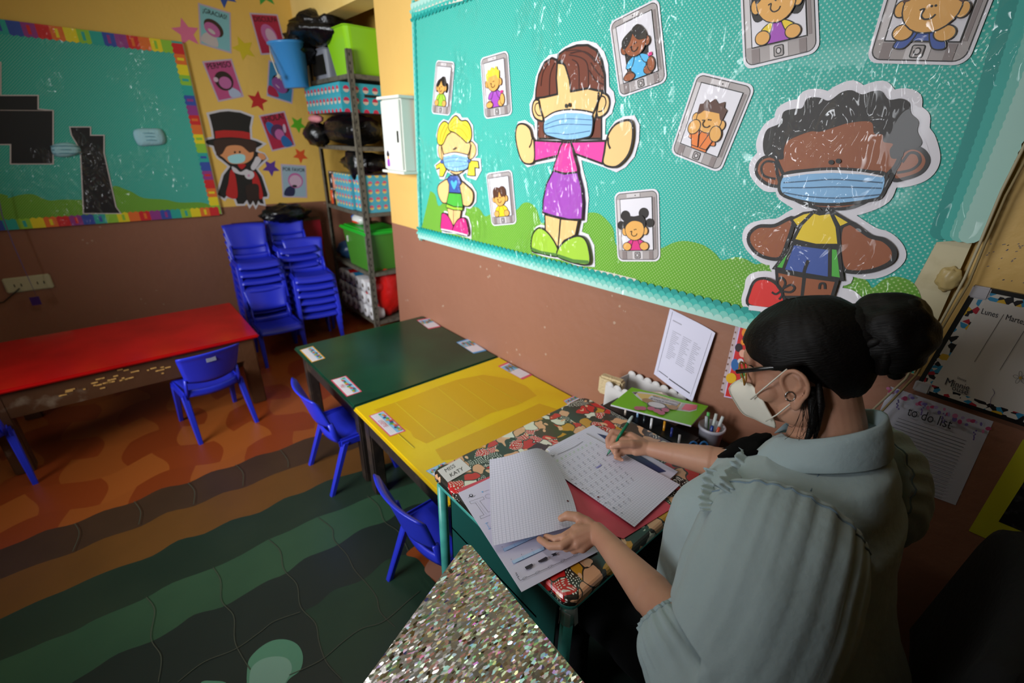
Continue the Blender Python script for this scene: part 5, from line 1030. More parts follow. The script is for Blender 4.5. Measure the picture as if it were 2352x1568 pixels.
# ================= name labels on the low tables ============================================
def nlabel(c, z, border, label, word='', flip=False):
    P = [zp(*p, z) for p in c]; P = [(p.x, p.y) for p in P]
    def m2(x, y): return lerp2(lerp2(P[0], P[1], x), lerp2(P[3], P[2], x), y)
    a = Art(m2, top3d(z), .00025, .0009); a.fill([(0, 0), (1, 0), (1, 1), (0, 1)], border, False); a.fill([(.03, .08), (.97, .08), (.97, .92), (.03, .92)], mat('label_white', '#d8d4dc', .35), False)
    a.fill([(.05, .12), (.95, .12), (.95, .48), (.05, .48)], mat('label_sky', '#7db4d8', .35), False); random.seed(len(label))
    for k in range(14): a.ell((.1+.8*k/13, random.uniform(.2, .45)), .035, random.uniform(.06, .12), mat(('label_green', 'label_gold', 'label_red', 'label_navy')[k % 4], ('#4a9a3a', '#c8962a', '#c04040', '#2a3a70')[k % 4], .4), n=10)
    for k in range(3): a.line([(.07, .6+.12*k), (.93, .6+.12*k)], .0006, mat('label_line', '#a8a4b8', .5), sm=False)
    if word: a.text(word, (.5, .86), (.5+.11, .86), (.5, .86-.36), mat('label_red_ink', '#c04050', .5), .02, 'CENTER')
    tag(a.mb.build('name_label'), label, 'label', 'name labels stuck on the low tables')
pk = mat('label_pink', '#d0506a', .4); yl_ = mat('label_yellow', '#d8a030', .4); lb = mat('label_light_blue', '#5a9ad0', .4)
d = crop(660, 700, 6.532)
nlabel(d([(385, 620), (570, 800), (365, 865), (185, 680)]), .47, yl_, 'yellow edged name label at the far left corner of the green table')
nlabel(d([(880, 1065), (1120, 1300), (890, 1380), (650, 1130)]), .47, pk, 'red edged name label near the chair side of the green table', 'Mia')
nlabel([(957, 735), (985, 730), (1013, 750), (985, 756)][::1], .47, pk, 'pink edged name label at the far wall side corner of the green table')
nlabel([(1048, 786), (1075, 778), (1118, 805), (1088, 812)], .47, lb, 'light blue edged name label on the wall side of the green table')
nlabel(Yc([(300, 700), (550, 930), (370, 995), (130, 760)]), .47, pk, 'pink edged name label with red lettering on the left edge of the yellow table', 'LISETE')
nlabel(Yc([(1585, 200), (1690, 155), (1975, 300), (1860, 352)]), .47, pk, 'pink edged name label at the far wall side of the yellow table')
nlabel(Yc([(775, 1380), (985, 1280), (1080, 1340), (900, 1460)]), .47, lb, 'light blue edged name label half hidden by the desk corner')
nlabel([(1293, 920), (1320, 908), (1340, 920), (1310, 935)], .47, pk, 'pink edged name label peeking out beyond the far edge of the desk')
# ================= things on the desk =====================================================
ZT = DZ+.0005
def flat(name, c, z, mt, label, cat, th=.0012, art=None, group=None):
    P = [zp(*p, z) for p in c]; o_ = MB()
    o_.loft([[(p.x, p.y, z-th) for p in P], [(p.x, p.y, z) for p in P]], mt, False); o = o_.build(name); tag(o, label, cat, group); return o
PINKF = mat('pink_card_folder', '#cc4a5c', .6)
nm = flat('name_card', [(1005, 1080), (1056, 1052), (1083, 1076), (1029, 1107)], ZT+.0012, mat('card_white', '#d4d2d0', .35), 'white card reading MISS KATY taped to the desk corner', 'label')
nm.name = 'name_card'
d = crop(1000, 1040, 4.613); a = Art(top2d(ZT+.0012), top3d(ZT+.0012), .0002, .0002)
a.text('MISS', d([(110, 208)])[0], d([(166, 176)])[0], d([(80, 160)])[0], INK, .0); a.text('KATY', d([(163, 258)])[0], d([(219, 226)])[0], d([(133, 210)])[0], INK, .0); lt = a.mb.build('lettering', nm)
fold = flat('paper_folder', [(1048, 1124), (1352, 1004), (1546, 1165), (1432, 1236)], ZT+.0022, PINKF, 'pinkish red card folder lying under the papers on the desk', 'folder', .0018)
# worksheet
WS = mat('worksheet_paper', '#d2cfe4', .6); ZW = ZT+.0042
ws = flat('worksheet', [(1052, 1132), (1226, 1050), (1374, 1266), (1198, 1359)], ZW, WS, 'white printed worksheet with outlined letters hanging over the left desk edge', 'paper', .0008)
a = Art(top2d(ZW), top3d(ZW), .00012, .0002); d = crop(1000, 1040, 4.613); WI = mat('worksheet_ink', '#2a2735', .6); LBI = mat('worksheet_blue', '#5aa7dc', .6); LBF = mat('worksheet_pale_blue', '#b9d4f2', .6)
a.line(d([(362, 515), (505, 465), (518, 490), (470, 508), (560, 625), (590, 620), (600, 650), (483, 698), (470, 672), (515, 655), (425, 528), (378, 540)]), .0006, WI, True, False); a.line(d([(395, 520), (440, 515), (530, 640), (545, 650)]), .0004, GT, False, False)
a.ell(d([(378, 452)])[0], 4.6, 3.6, WI); a.ell(d([(378, 449)])[0], 2.4, 2., WS); a.line(d([(350, 480), (365, 462), (392, 470), (425, 450)]), .0008, WI)
a.ell(d([(498, 414)])[0], 1.8, 1.5, LBI); a.line(d([(520, 408), (570, 392)]), .0008, GT, sm=False); a.ell(d([(560, 460)])[0], 7, 5, None, linem=WI, wd=.0005)
a.line(d([(525, 752), (555, 738)]), .001, LBI, sm=False); a.line(d([(540, 748), (572, 805)]), .001, LBI, sm=False); a.line(d([(560, 812), (585, 800)]), .001, LBI, sm=False)
for x0, y0, x1, y1 in ((715, 1018, 1060, 860), (810, 1150, 1140, 1000)):
    a.fill(d([(x0, y0), (x1, y1), (x1+18, y1+28), (x0+18, y0+30)]), LBF, False)
    for k in range(4): t = k/3; x, y = x0+(x1-x0)*t, y0+(y1-y0)*t; a.line(d([(x, y), (x+20, y+34)]), .0005, LBI, sm=False, bump=False); a.ell(d([(x-8, y-18)])[0], .8, .8, WI, n=8)
    a.line(d([(x0+18, y0+30), (x1+18, y1+28)]), .0004, LBI, sm=False)
for pts in ([(945, 1218), (1020, 1180), (1035, 1195), (1005, 1235), (965, 1245)], [(1085, 1155), (1170, 1108), (1190, 1118), (1180, 1142), (1120, 1170), (1095, 1168)], [(1222, 1085), (1285, 1060), (1275, 1078), (1295, 1088), (1240, 1108), (1245, 1092)]): a.fill(d(pts), WI, False)
for x0, y0, x1, y1 in ((935, 1235, 1045, 1180), (1075, 1170, 1200, 1105)): a.line(d([(x0, y0), (x0+25, y0+25), (x1+5, y1+20), (x1, y1-5)]), .0003, GT, False, False)
a.line(d([(845, 1278), (862, 1282), (850, 1292), (872, 1298), (858, 1308), (885, 1318), (870, 1328), (900, 1362)]), .0009, WI, False, False)
L_ = []
for k in range(5):
    x0, y0 = 900+k*135, 1362-k*62
    L_ += [(x0, y0), (x0+28, y0-12), (x0+22, y0-28), (x0+36, y0-4), (x0+34, y0-34), (x0+48, y0-10), (x0+48, y0-40), (x0+60, y0-20), (x0+62, y0-40), (x0+72, y0-34)]
a.line(d(L_), .0009, WI, False, False); a.mb.build('printed_exercise', ws)
# squared paper
m, nt, b = newmat('squared_paper', .6); uvn = nt.nodes.new('ShaderNodeUVMap'); sp = nt.nodes.new('ShaderNodeSeparateXYZ'); nt.links.new(uvn.outputs[0], sp.inputs[0])
def gl_(o_): f = mnode(nt, 'FRACT', mnode(nt, 'DIVIDE', o_, .0068)); return mnode(nt, 'LESS_THAN', f, .10)
ln = mnode(nt, 'MAXIMUM', gl_(sp.outputs['X']), gl_(sp.outputs['Y'])); nt.links.new(mixc(nt, mnode(nt, 'MULTIPLY', ln, .5), '#d6d4e6', '#4a4c78'), b.inputs['Base Color']); SQ = m
lowp = flat('loose_papers', [(1256, 1030), (1362, 975), (1557, 1083), (1440, 1190)], ZT+.0055, PAPER, 'stack of loose white sheets under the squared pad page, right side of the desk', 'papers', .003)
crd = flat('card', [(1372, 995), (1400, 1002), (1530, 1082), (1500, 1088)], ZT+.0065, mat('dark_blue_print', '#1f2c5c', .4), 'dark blue printed card sticking out under the squared page', 'card', .0008)
ZP = ZT+.0095
pc = [zp(*p, ZP) for p in ((1231, 1053), (1343, 994), (1562, 1113), (1457, 1210))]
pg = sheet('squared_page', lambda a, b_: bil(pc, b_, a)+Vector((0, 0, .0008*math.sin(a*3)*b_)), 14, 10, SQ); tag(pg, 'squared pad page covered in rows of small marks, under the writing hand', 'paper', 'squared paper sheets on the desk')
a = Art(ident, top3d(ZP), .0001, .0016); d = crop(1220, 960, 6.03)
t2 = top2d(ZP); a.t2 = t2
GI = mat('green_pen_mark', '#7cc23a', .6); PI = mat('pencil_mark', '#55556a', .7)
def sq(x, y, mt, s_=10):
    a.line(d([(x-s_, y-s_*.2), (x+s_*.6, y-s_*.9), (x+s_*.9, y-s_*.1), (x-s_*.3, y+s_*.6), (x+s_*.2, y+s_*1.2), (x+s_*1.4, y+s_*.6)]), .0005, mt, False, False, bump=False)
for k in range(9): sq(360+57*k, 590-30*k, GI, 14)
for rr_ in range(9):
    for k in range(8 if rr_ < 7 else 5):
        x, y = 440+rr_*84+66*k-rr_*4, 665+rr_*78-42*k
        if (x > 980 and y < 600 and y < 520+(x-980)*.2) or x > 1950 or y > 1440: continue
        sq(x, y, PI)
        sq(x+25, y+25, PI, 8)
a.line(d([(365, 508), (500, 450), (620, 390), (715, 328)]), .0011, WI); a.line(d([(650, 295), (660, 285), (672, 290)]), .0009, WI)
a.fill(d([(890, 695), (955, 650), (975, 648), (970, 665), (915, 700)]), mat('violet_smudge', '#8d88c8', .6), False)
for x, y in ((565, 855), (618, 915), (715, 985), (822, 1050), (1030, 1185), (1140, 1255), (1255, 1325)): a.line(d([(x-14, y+2), (x-3, y-6), (x+14, y+4)]), .0012, WI)
a.ell(d([(928, 1102)])[0], 2.6, 2., mat('maroon_hole', '#5c1f30', .5)); a.line(d([(260, 545), (280, 525), (300, 535), (320, 518)]), .0018, WI)
a.mb.build('handwriting', pg)
# the page being turned, lifted by the left hand
T_ = [zp(1262, 1041, ZP+.004), zp(1236, 1029, ZP+.030), zp(1205, 1035, ZP+.040), zp(1165, 1047, ZP+.036), zp(1124, 1055, ZP+.028)]
Rr = [zp(1262, 1041, ZP+.004), zp(1287, 1080, ZP+.008), zp(1308, 1122, ZP+.012), zp(1321, 1160, ZP+.016), zp(1331, 1203, ZP+.020)]
Bt = [Rr[-1], zp(1285, 1216, ZP+.026), zp(1240, 1228, ZP+.026), zp(1190, 1240, ZP+.022), zp(1132, 1253, ZP+.014)]
Lf = [T_[-1], zp(1125, 1105, ZP+.026), zp(1126, 1155, ZP+.024), zp(1128, 1205, ZP+.020), Bt[-1]]
def crv(P, t):
    x = t*(len(P)-1); i = min(int(x), len(P)-2); f = x-i
    a_, b_, c_, d_ = P[max(i-1, 0)], P[i], P[i+1], P[min(i+2, len(P)-1)]
    return .5*((2*b_)+(c_-a_)*f+(2*a_-5*b_+4*c_-d_)*f*f+(3*b_-a_-3*c_+d_)*f**3)
def coons(a, b_):
    t_, bo, l_, r_ = crv(T_, a), crv(Bt, a), crv(Rr, b_), crv(Lf, b_)
    return t_*(1-b_)+bo*b_+l_*(1-a)+r_*a-((T_[0]*(1-a)+T_[-1]*a)*(1-b_)+(Bt[0]*(1-a)+Bt[-1]*a)*b_)
pg2 = sheet('squared_page', coons, 26, 22, SQ); tag(pg2, 'squared page lifted and curling, held by the left hand', 'paper', 'squared paper sheets on the desk')
h_ = MB(); c_ = coons(.10, .68); n_ = (coons(.14, .68)-c_).cross(coons(.10, .72)-c_).normalized(); n_ = n_ if n_.z > 0 else -n_
ux = (coons(.14, .68)-c_).normalized(); uy = n_.cross(ux)
h_.add([c_+n_*.0005+ux*.0032*math.cos(k*.524)+uy*.0032*math.sin(k*.524) for k in range(12)], [tuple(range(12))], mat('maroon_hole', '#5c1f30')); h_.build('punch_hole', pg2)
# items between desk and wall
DKW = mat('dark_stained_wood', '#2b1d17', .5); e_ = empty('low_cabinet', (-.145, .62, 0), 'low dark wooden cabinet between the desk and the wall, holding boxes and cup', 'cabinet')
q = MB(); q.box((-.13, -.42, 0), (.13, .32, .60), DKW, bev=.006); q.build('body', e_); q = MB(); q.box((-.14, -.43, .60), (.14, .33, .615), DKW, bev=.004); q.build('top', e_)
bx = empty('scalloped_box', (-.085, .80, .616), 'white paper box with scalloped rim against the wall, behind the green booklet', 'box'); WB = mat('white_box_card', '#c9c6c4', .7)
q = MB()
for lo, hi in (((-.08, -.13, 0), (-.076, .13, .10)), ((.066, -.13, 0), (.07, .13, .10)), ((-.076, -.13, 0), (.066, -.126, .10)), ((-.076, .126, 0), (.066, .13, .10)), ((-.076, -.126, 0), (.066, .126, .004))): q.box(lo, hi, WB)
q.build('body', bx); q = MB()
for k in range(7):
    y = -.112+k*.0373; q.lathe([(.0187, -.0018), (.0187, .0018)], WB, 16, xf=Matrix.Translation((.068, y, .10)) @ Matrix.Rotation(R(90), 4, 'Y')); q.lathe([(.0187, -.0018), (.0187, .0018)], WB, 16, xf=Matrix.Translation((-.078, y, .10)) @ Matrix.Rotation(R(90), 4, 'Y'))
q.build('scalloped_rim', bx)
q = MB(); q.box((-.02, -.05, -.045), (.02, .05, .035), mat('beige_sponge', '#c9b48c', .9, bump=(120, .6)), bev=.008); tag(q.build('sponge', None, (-.125, .93, .70), (0, 0, .2)), 'beige block of foam left of the scalloped box by the wall', 'sponge')
q = MB(); q.blob((0, 0, 0), (.03, .05, .03), mat('cream_cloth', '#cdbfae', .9, bump=(60, .5)), 16, 10, .3, 3, 3); tag(q.build('cloth', None, (-.075, .74, .70)), 'crumpled cream cloth inside the scalloped box', 'cloth')
bc = [zp(1403, 928, .745), zp(1451, 889, .735), zp(1627, 932, .735), zp(1588, 976, .745)]
gb_ = MB(); BG = mat('bright_green_cover', '#73b81a', .5); BPG = mat('booklet_pages', '#c9c8d2', .7)
def gbf(a, b_, dz=0): p = bil(bc, b_, a); return p+Vector((0, 0, dz))
def gsurf(mb, z0, z1, mt, k=12):
    mb.loft([[gbf(i/k, j, z) for j, z in ((0, z0), (0, z1), (1, z1), (1, z0))] for i in range(k+1)], mt, False)
bk_ = empty('booklet', (0, 0, 0), 'bright green booklet with a pencil drawing on its cover, lying beside the desk', 'booklet')
gsurf(gb_, -.001, 0, BG); gb_.build('cover', bk_); q = MB(); gsurf(q, -.007, -.0012, BPG); q.build('pages', bk_)
def bk2(x, y):
    P = [Vector(p[:2]) for p in ((1403, 928), (1451, 889), (1627, 932), (1588, 976))]; a, b_ = .5, .5
    for _ in range(12):
        f = bil(P, b_, a)-Vector((x, y)); fa = (bil(P, b_, a+.01)-bil(P, b_, a-.01))/.02; fb = (bil(P, b_+.01, a)-bil(P, b_-.01, a))/.02
        det = fa.x*fb.y-fa.y*fb.x; a -= (f.x*fb.y-f.y*fb.x)/det; b_ -= (fa.x*f.y-fa.y*f.x)/det
    return (a, b_)
def bk3(u, v, w): p = gbf(u, v, w); return p
a = Art(bk2, bk3, .0003, .0006); d = crop(1340, 860, 6.532)
def en(pts): 
    o_ = []
    for i in range(len(pts)):
        p, q_ = pts[i], pts[(i+1) % len(pts)]
        o_ += [lerp2(p, q_, t/4) for t in range(4)]
    return o_
BW = mat('cover_white', '#cfcbd0', .5); BY_ = mat('cover_pencil_tan', '#d8bc72', .5); BE = mat('cover_eraser_pink', '#dd6a78', .5); BGy = mat('cover_grey', '#5a5450', .5); BPk = mat('cover_flower_pink', '#b8607a', .5); BBr = mat('cover_brown', '#a8845c', .5)
a.fill(d(en([(728, 268), (860, 262), (1100, 300), (1500, 430), (1720, 460), (1700, 540), (1600, 570), (1400, 545), (1200, 520), (960, 440), (880, 400), (800, 340)])), BW, False)
a.fill(d(en([(800, 285), (1100, 312), (1480, 432), (1420, 530), (1150, 480), (960, 420), (870, 370)])), BY_, False); a.fill(d(en([(735, 275), (820, 270), (780, 308)])), BGy, False)
a.fill(d(en([(1500, 440), (1560, 450), (1500, 550), (1430, 535)])), mat('cover_silver', '#a9aaa2', .4), False); a.fill(d(en([(1545, 452), (1712, 466), (1690, 530), (1590, 555), (1475, 535)])), BE, False)
a.fill(d(en([(1030, 328), (1465, 432), (1400, 498), (968, 385)])), BW, False)
a.text('SIENDO PEQUES CONTIGO', d([(1050, 352)])[0], d([(1083, 361)])[0], d([(1066, 314)])[0], INK, .0); a.text('ME PONDRE EN MOVIMIENTO', d([(1010, 388)])[0], d([(1040, 396)])[0], d([(1026, 350)])[0], INK, .0)
a.ell(d([(970, 410)])[0], 13, 5, BBr, .2); a.ell(d([(1120, 490)])[0], 24, 9, BGy, .2); a.ell(d([(1110, 478)])[0], 20, 6, BW, .2); a.ell(d([(1350, 515)])[0], 12, 5, BBr, .15)
for x, y in ((830, 525), (900, 528), (1030, 535), (1120, 570), (1180, 600), (1240, 560)): a.ell(d([(x, y)])[0], 9, 4.2, BPk, .15)
a.mb.build('cover_picture', bk_)
q = MB(); q.box((-.28, .52, .616), (-.18, .86, .70), mat('black_organiser', '#17181a', .4), bev=.006); po = q.build('pen_tray'); tag(po, 'black tray full of pens between the desk and the green booklet', 'tray')
random.seed(6)
for k in range(7):
    q = MB(); c_ = ('#c9c9cf', '#2a3a8c', '#c98a1e', '#d0d0d4', '#1f2a30', '#7aa0c0', '#c8b8a8')[k]; x, y = -.265+.012*(k % 3), .55+.035*k
    q.tube([(x, y, .66), (x+.004, y+.006, .728+.003*(k % 4))], .0042, mat('pen_'+c_[1:], c_, .2), 8); tag(q.build('pen'), '%s pen standing upright in the black tray' % ('clear', 'blue', 'amber', 'silver', 'dark', 'pale blue', 'beige')[k], 'pen', 'pens in the black tray')
cup = empty('pencil_cup', (-.10, .525, .616), 'white plastic cup holding markers and scissors, beside the right wall', 'cup')
q = MB(); q.lathe([(.030, 0), (.032, .004), (.040, .082), (.044, .084), (.044, .094), (.038, .094), (.029, .006)], mat('white_cup_plastic', '#c5c5d2', .4), 26); q.build('body', cup)
for k, (dx, dy, h_, c_, nm_) in enumerate(((-.01, .012, .12, '#a9b0b4', 'clear capped'), (.006, .0, .13, '#b4bcb8', 'pale grey'), (.012, -.012, .125, '#bfc6c6', 'pale'), (-.015, -.006, .10, '#1f3c8c', 'dark blue'), (-.004, -.016, .095, '#c8482a', 'orange'), (.0, .014, .128, '#58b060', 'green striped'))):
    q = MB(); q.tube([(0, 0, 0), (dx*.5, dy*.5, h_*.5), (dx, dy, h_)], [.0055, .0058, .0052], mat('marker_'+c_[1:], c_, .25), 10); o = q.build('marker', None, (-.10+dx*.6, .525+dy*.6, .624)); tag(o, '%s marker standing in the white cup' % nm_, 'marker', 'markers in the white cup')
q = MB(); SB = mat('scissor_blue', '#2468a8', .35)
for sx in (-.017, .017): q.tube([(sx+.014*math.cos(t*.524), 0, .018*math.sin(t*.524)) for t in range(13)], .0035, SB, 8)
q2 = empty('scissors', (-.235, .50, .70), 'scissors with blue handles leaning behind the desk beside the cup', 'scissors'); q2.rotation_euler = (R(-20), 0, R(-40)); q.build('handles', q2)
q = MB(); q.box((-.012, -.001, -.085), (-.002, .001, -.014), mat('blade_steel', '#8a8a90', .3, metal=.8)); q.box((.002, -.001, -.085), (.012, .001, -.014), mat('blade_steel', '#8a8a90')); q.build('blades', q2)
q = MB(); q.box((-.18, .36, .616), (-.05, .46, .665), mat('red_case', '#b01a16', .4), bev=.01); tag(q.build('pencil_case'), 'bright red case below the white cup by the wall', 'case')

# ================= pen ====================================================================
tip = zp(1393, 1047, ZP+.0012); ps = zp(1455, 952, .838)
PEND = (ps-tip).normalized()
pen = empty('marker_pen', tuple(tip), 'dark green felt marker held in the right hand of the woman', 'pen'); pen.rotation_euler = PEND.to_track_quat('Z', 'Y').to_euler()
q = MB(); PG_ = mat('pen_dark_green', '#0d6b4c', .2); q.lathe([(.0012, .006), (.0028, .010), (.0035, .022), (.0045, .026), (.0048, .06), (.0048, .118)], PG_, 18); q.build('barrel', pen)
q = MB(); q.lathe([(.0005, 0), (.0014, .003), (.0014, .0065)], BLACK, 12); q.build('tip', pen)
q = MB(); q.lathe([(.0048, .118), (.0049, .132), (.0042, .141), (.001, .144)], mat('clear_pen_end', '#a9b8b4', .15, alpha=.8), 16); q.build('end_cap', pen)
PTIP = tip
# ================= the woman at the desk ====================================================
from mathutils.bvhtree import BVHTree
def at(x, y, d): return CAM + ray(x, y)*d
def tcap(mb, p0, p1, r0, r1, mt, n=28):
    p0, p1 = Vector(p0), Vector(p1); t = (p1-p0); L_ = t.length; t.normalize()
    x = t.orthogonal().normalized(); y = t.cross(x); rings = []
    def ring(c, r): return [c+(x*math.cos(2*math.pi*k/n)+y*math.sin(2*math.pi*k/n))*r for k in range(n)]
    for k in range(4): a = math.pi/2*(k+.35)/4.35; rings.append(ring(p0-t*r0*math.cos(a), r0*math.sin(a)))
    for k in range(4): a = math.pi/2*(k)/4; rings.append(ring(p1+t*r1*math.sin(a), r1*math.cos(a)))
    mb.loft(rings, mt)
def chain(mb, pts, rad, mt):
    for i in range(len(pts)-1): tcap(mb, pts[i], pts[i+1], rad[i], rad[i+1], mt)
def bake(o, mods):
    for ty, kw in mods:
        m_ = o.modifiers.new(ty, ty)
        for k, v in kw.items(): setattr(m_, k, v)
    dg = bpy.context.evaluated_depsgraph_get(); me = bpy.data.meshes.new_from_object(o.evaluated_get(dg)); o.modifiers.clear(); old = o.data; o.data = me; me.name = o.name
    for p in me.polygons: p.use_smooth = True
    bpy.data.meshes.remove(old); return o
SKIN = mat('skin', '#b98a70', .5, bump=(220, .06), vary=(7, '#a87660', .4, .7), spec=.35)
SKIN.node_tree.nodes['Principled BSDF'].inputs['Subsurface Weight'].default_value = .08
SKIN.node_tree.nodes['Principled BSDF'].inputs['Subsurface Radius'].default_value = (.012, .005, .003)
person = empty('person', (-.58, .15, 0), 'seated woman in pale denim blouse, glasses and white mask, writing at the desk', 'person')
PO = Vector((-.58, .15, 0))
def pbuild(mb, name, parent=None):
    o = mb.build(name); o.parent = parent or person; o.matrix_parent_inverse = Matrix.Translation(-PO) if parent is None else Matrix.Identity(4); return o
# head frame: x to her left, y forward, z up
yaw = Vector((-.20, .98, 0)).normalized(); PIT = R(25)
hf = (yaw*math.cos(PIT)+Vector((0, 0, -math.sin(PIT)))).normalized(); hl = Vector((0, 0, 1)).cross(yaw).normalized(); hu = hl.cross(hf)*-1
hu = hf.cross(hl)*-1 if hf.cross(hl).z < 0 else hf.cross(hl)
HC = at(1845, 838, .875)
def H(x, y, z): return HC+hl*x+hf*y+hu*z
def hplane(px, py, x0):
    d = ray(px, py); t = ((HC+hl*x0-CAM).dot(hl))/d.dot(hl); return CAM+d*t
def hloc(p): v = p-HC; return (v.dot(hl), v.dot(hf), v.dot(hu))
bd_ = MB()
def hb(c, r, n=22, m_=16, mt=SKIN):
    rings = []
    for i in range(1, m_):
        ph = math.pi*i/m_; rings.append([H(c[0]+r[0]*math.sin(ph)*math.cos(a), c[1]+r[1]*math.sin(ph)*math.sin(a), c[2]-r[2]*math.cos(ph)) for a in (2*math.pi*k/n for k in range(n))])
    bd_.loft(rings, mt)
hb((0, -.01, .035), (.074, .096, .082)); hb((0, .028, -.03), (.060, .068, .085)); hb((0, .045, -.078), (.045, .045, .035)); hb((0, .075, -.088), (.022, .02, .02))
hb((0, .088, -.012), (.012, .016, .028)); hb((0, .103, -.028), (.014, .014, .012)); hb((0, .092, -.058), (.024, .010, .010)); hb((0, .078, .035), (.05, .018, .022))
for s_ in (-1, 1): hb((s_*.042, .058, -.03), (.022, .026, .024)); hb((s_*.05, .01, -.075), (.02, .042, .03))
# neck and trunk core
NB = at(1893, 1012, .875)
chain(bd_, [H(0, -.025, -.05), (H(0, -.04, -.09)+NB)/2, NB, NB-Vector((0, .02, .12))], [.058, .056, .064, .09], SKIN)
tcap(bd_, NB-Vector((0, .01, .12)), Vector((-.58, .12, .62)), .10, .13, SKIN)
# ears
def ear(s_):
    EX = .071
    def e3(y, z, x=0): return H(s_*(EX+x), (y+.013)*1.12+.004, z*1.12+.000)
    pts = [(-.004, -.030), (.002, -.012), (.006, .004), (.004, .018), (-.006, .028), (-.018, .030), (-.028, .022), (-.032, .008), (-.028, -.008), (-.018, -.020), (-.010, -.032), (-.004, -.036)]
    P = smooth_pts([(a_, b_) for a_, b_ in pts], True, 3); tb = [e3(a_, b_-.012, .010+(-a_)*.35) for a_, b_ in P]+[e3(P[0][0], P[0][1]-.012, .010-P[0][0]*.35)]
    bd_.tube(tb, .0045, SKIN, 8)
    bd_.tube([e3(-.014, .010, .009), e3(-.022, .002, .013), e3(-.020, -.012, .012), e3(-.010, -.02, .008)], .0038, SKIN, 8)
    for y, z, r_ in ((-.004, -.030, .0085), (-.010, -.022, .008), (.002, -.012, .006)): tcap(bd_, e3(y, z-.012, .004), e3(y-.001, z-.015, .009), r_, r_*.9, SKIN)
    rings = []
    for xx, k in ((-.012, .95), (.0, .9), (.006, .85)): rings.append([e3(-.013+(a_+.013)*k, -.012+b_*k, xx-a_*.25) for a_, b_ in P])
    bd_.loft(rings, SKIN)
ear(1); ear(-1)
# arms
LW_ = zp(1372, 1222, .778); LE = Vector((-.925, .165, .835)); LS = Vector((-.76, .13, .98))
RW_ = zp(1497, 1031, .768); RE = Vector((-.375, .335, .80)); RS = Vector((-.41, .12, .97))
chain(bd_, [LW_, LW_*.72+LE*.28, LW_*.35+LE*.65, LE], [.0225, .0285, .040, .042], SKIN); chain(bd_, [LE, LS], [.045, .06], SKIN)
chain(bd_, [RW_, RW_*.72+RE*.28, RW_*.3+RE*.7, RE], [.0235, .031, .042, .044], SKIN); chain(bd_, [RE, RS], [.045, .06], SKIN)
chain(bd_, [LS, NB-Vector((0, .02, .12)), RS], [.05, .07, .05], SKIN)
def fz(L_): return [zp(x, y, z) for x, y, z in L_]
def digits(W_, fl, thumb):
    fr = [.0105, .0098, .0088, .0074]
    for i, f_ in enumerate(fl):
        P = fz(f_); k = (1, 1.02, .96, .84)[i]; chain(bd_, P, [r_*k for r_ in fr], SKIN); tcap(bd_, W_, P[0], .0195, .0125, SKIN)
    for i in range(3): tcap(bd_, (W_+fz([fl[i][0]])[0])/2, fz([fl[i+1][0]])[0], .0155, .0125, SKIN)
    P = fz(thumb); chain(bd_, P, [.0145, .0125, .0112, .0085], SKIN); tcap(bd_, W_, P[0], .0185, .0145, SKIN); tcap(bd_, P[0], fz([fl[0][0]])[0], .013, .011, SKIN)
LF = [[(1322, 1216, .775), (1296, 1232, .768), (1274, 1238, .757), (1254, 1232, .748)], [(1320, 1234, .773), (1290, 1253, .765), (1263, 1254, .756), (1239, 1238, .750)], [(1326, 1248, .766), (1300, 1258, .752), (1290, 1252, .741), (1296, 1244, .736)], [(1337, 1257, .758), (1318, 1264, .746), (1312, 1260, .739), (1322, 1256, .735)]]
LT = [(1346, 1199, .778), (1325, 1187, .782), (1303, 1184, .779), (1289, 1190, .772)]
digits(LW_, LF, LT)
RF = [[(1448, 1000, .777), (1408, 991, .781), (1396, 1010, .766), (1397, 1026, .753)], [(1450, 1012, .772), (1413, 1006, .772), (1404, 1025, .758), (1411, 1037, .748)], [(1452, 1025, .770), (1418, 1024, .768), (1413, 1039, .753), (1428, 1043, .746)], [(1460, 1037, .757), (1428, 1037, .752), (1415, 1050, .745), (1427, 1055, .7415)]]
RT = [(1474, 1021, .777), (1450, 1019, .786), (1424, 1020, .786), (1407, 1025, .776)]
digits(RW_, RF, RT)
body = pbuild(bd_, 'body')
bake(body, [('REMESH', dict(mode='VOXEL', voxel_size=.0022, use_smooth_shade=True)), ('SMOOTH', dict(factor=.5, iterations=8))])
NAIL = mat('fingernail', '#d09c8c', .3)
def nail(tip_, prev, r_, off):
    d_ = (tip_-prev).normalized(); o_ = Vector(off); o_ = (o_-d_*o_.dot(d_)).normalized(); s_ = d_.cross(o_); q = MB(); c_ = tip_+o_*r_*.80+d_*r_*.25
    rings = []
    for h, k in ((-.0012, .9), (.0004, 1), (.0009, .6)): rings.append([c_+o_*h-o_*(abs(math.sin(a))**2*.0012)+d_*.0052*k*math.cos(a)+s_*.0040*k*math.sin(a) for a in (math.pi*2*j/14 for j in range(14))])
    q.loft(rings, NAIL); pbuild(q, 'fingernail')
tocam = lambda p: (CAM-p).normalized()
P = fz(RT); nail(P[3], P[2], .0085, tocam(P[3])); P = fz(RF[2]); nail(P[3], P[2], .0071, tocam(P[3])); P = fz(RF[3]); nail(P[3], P[2], .0062, tocam(P[3]))
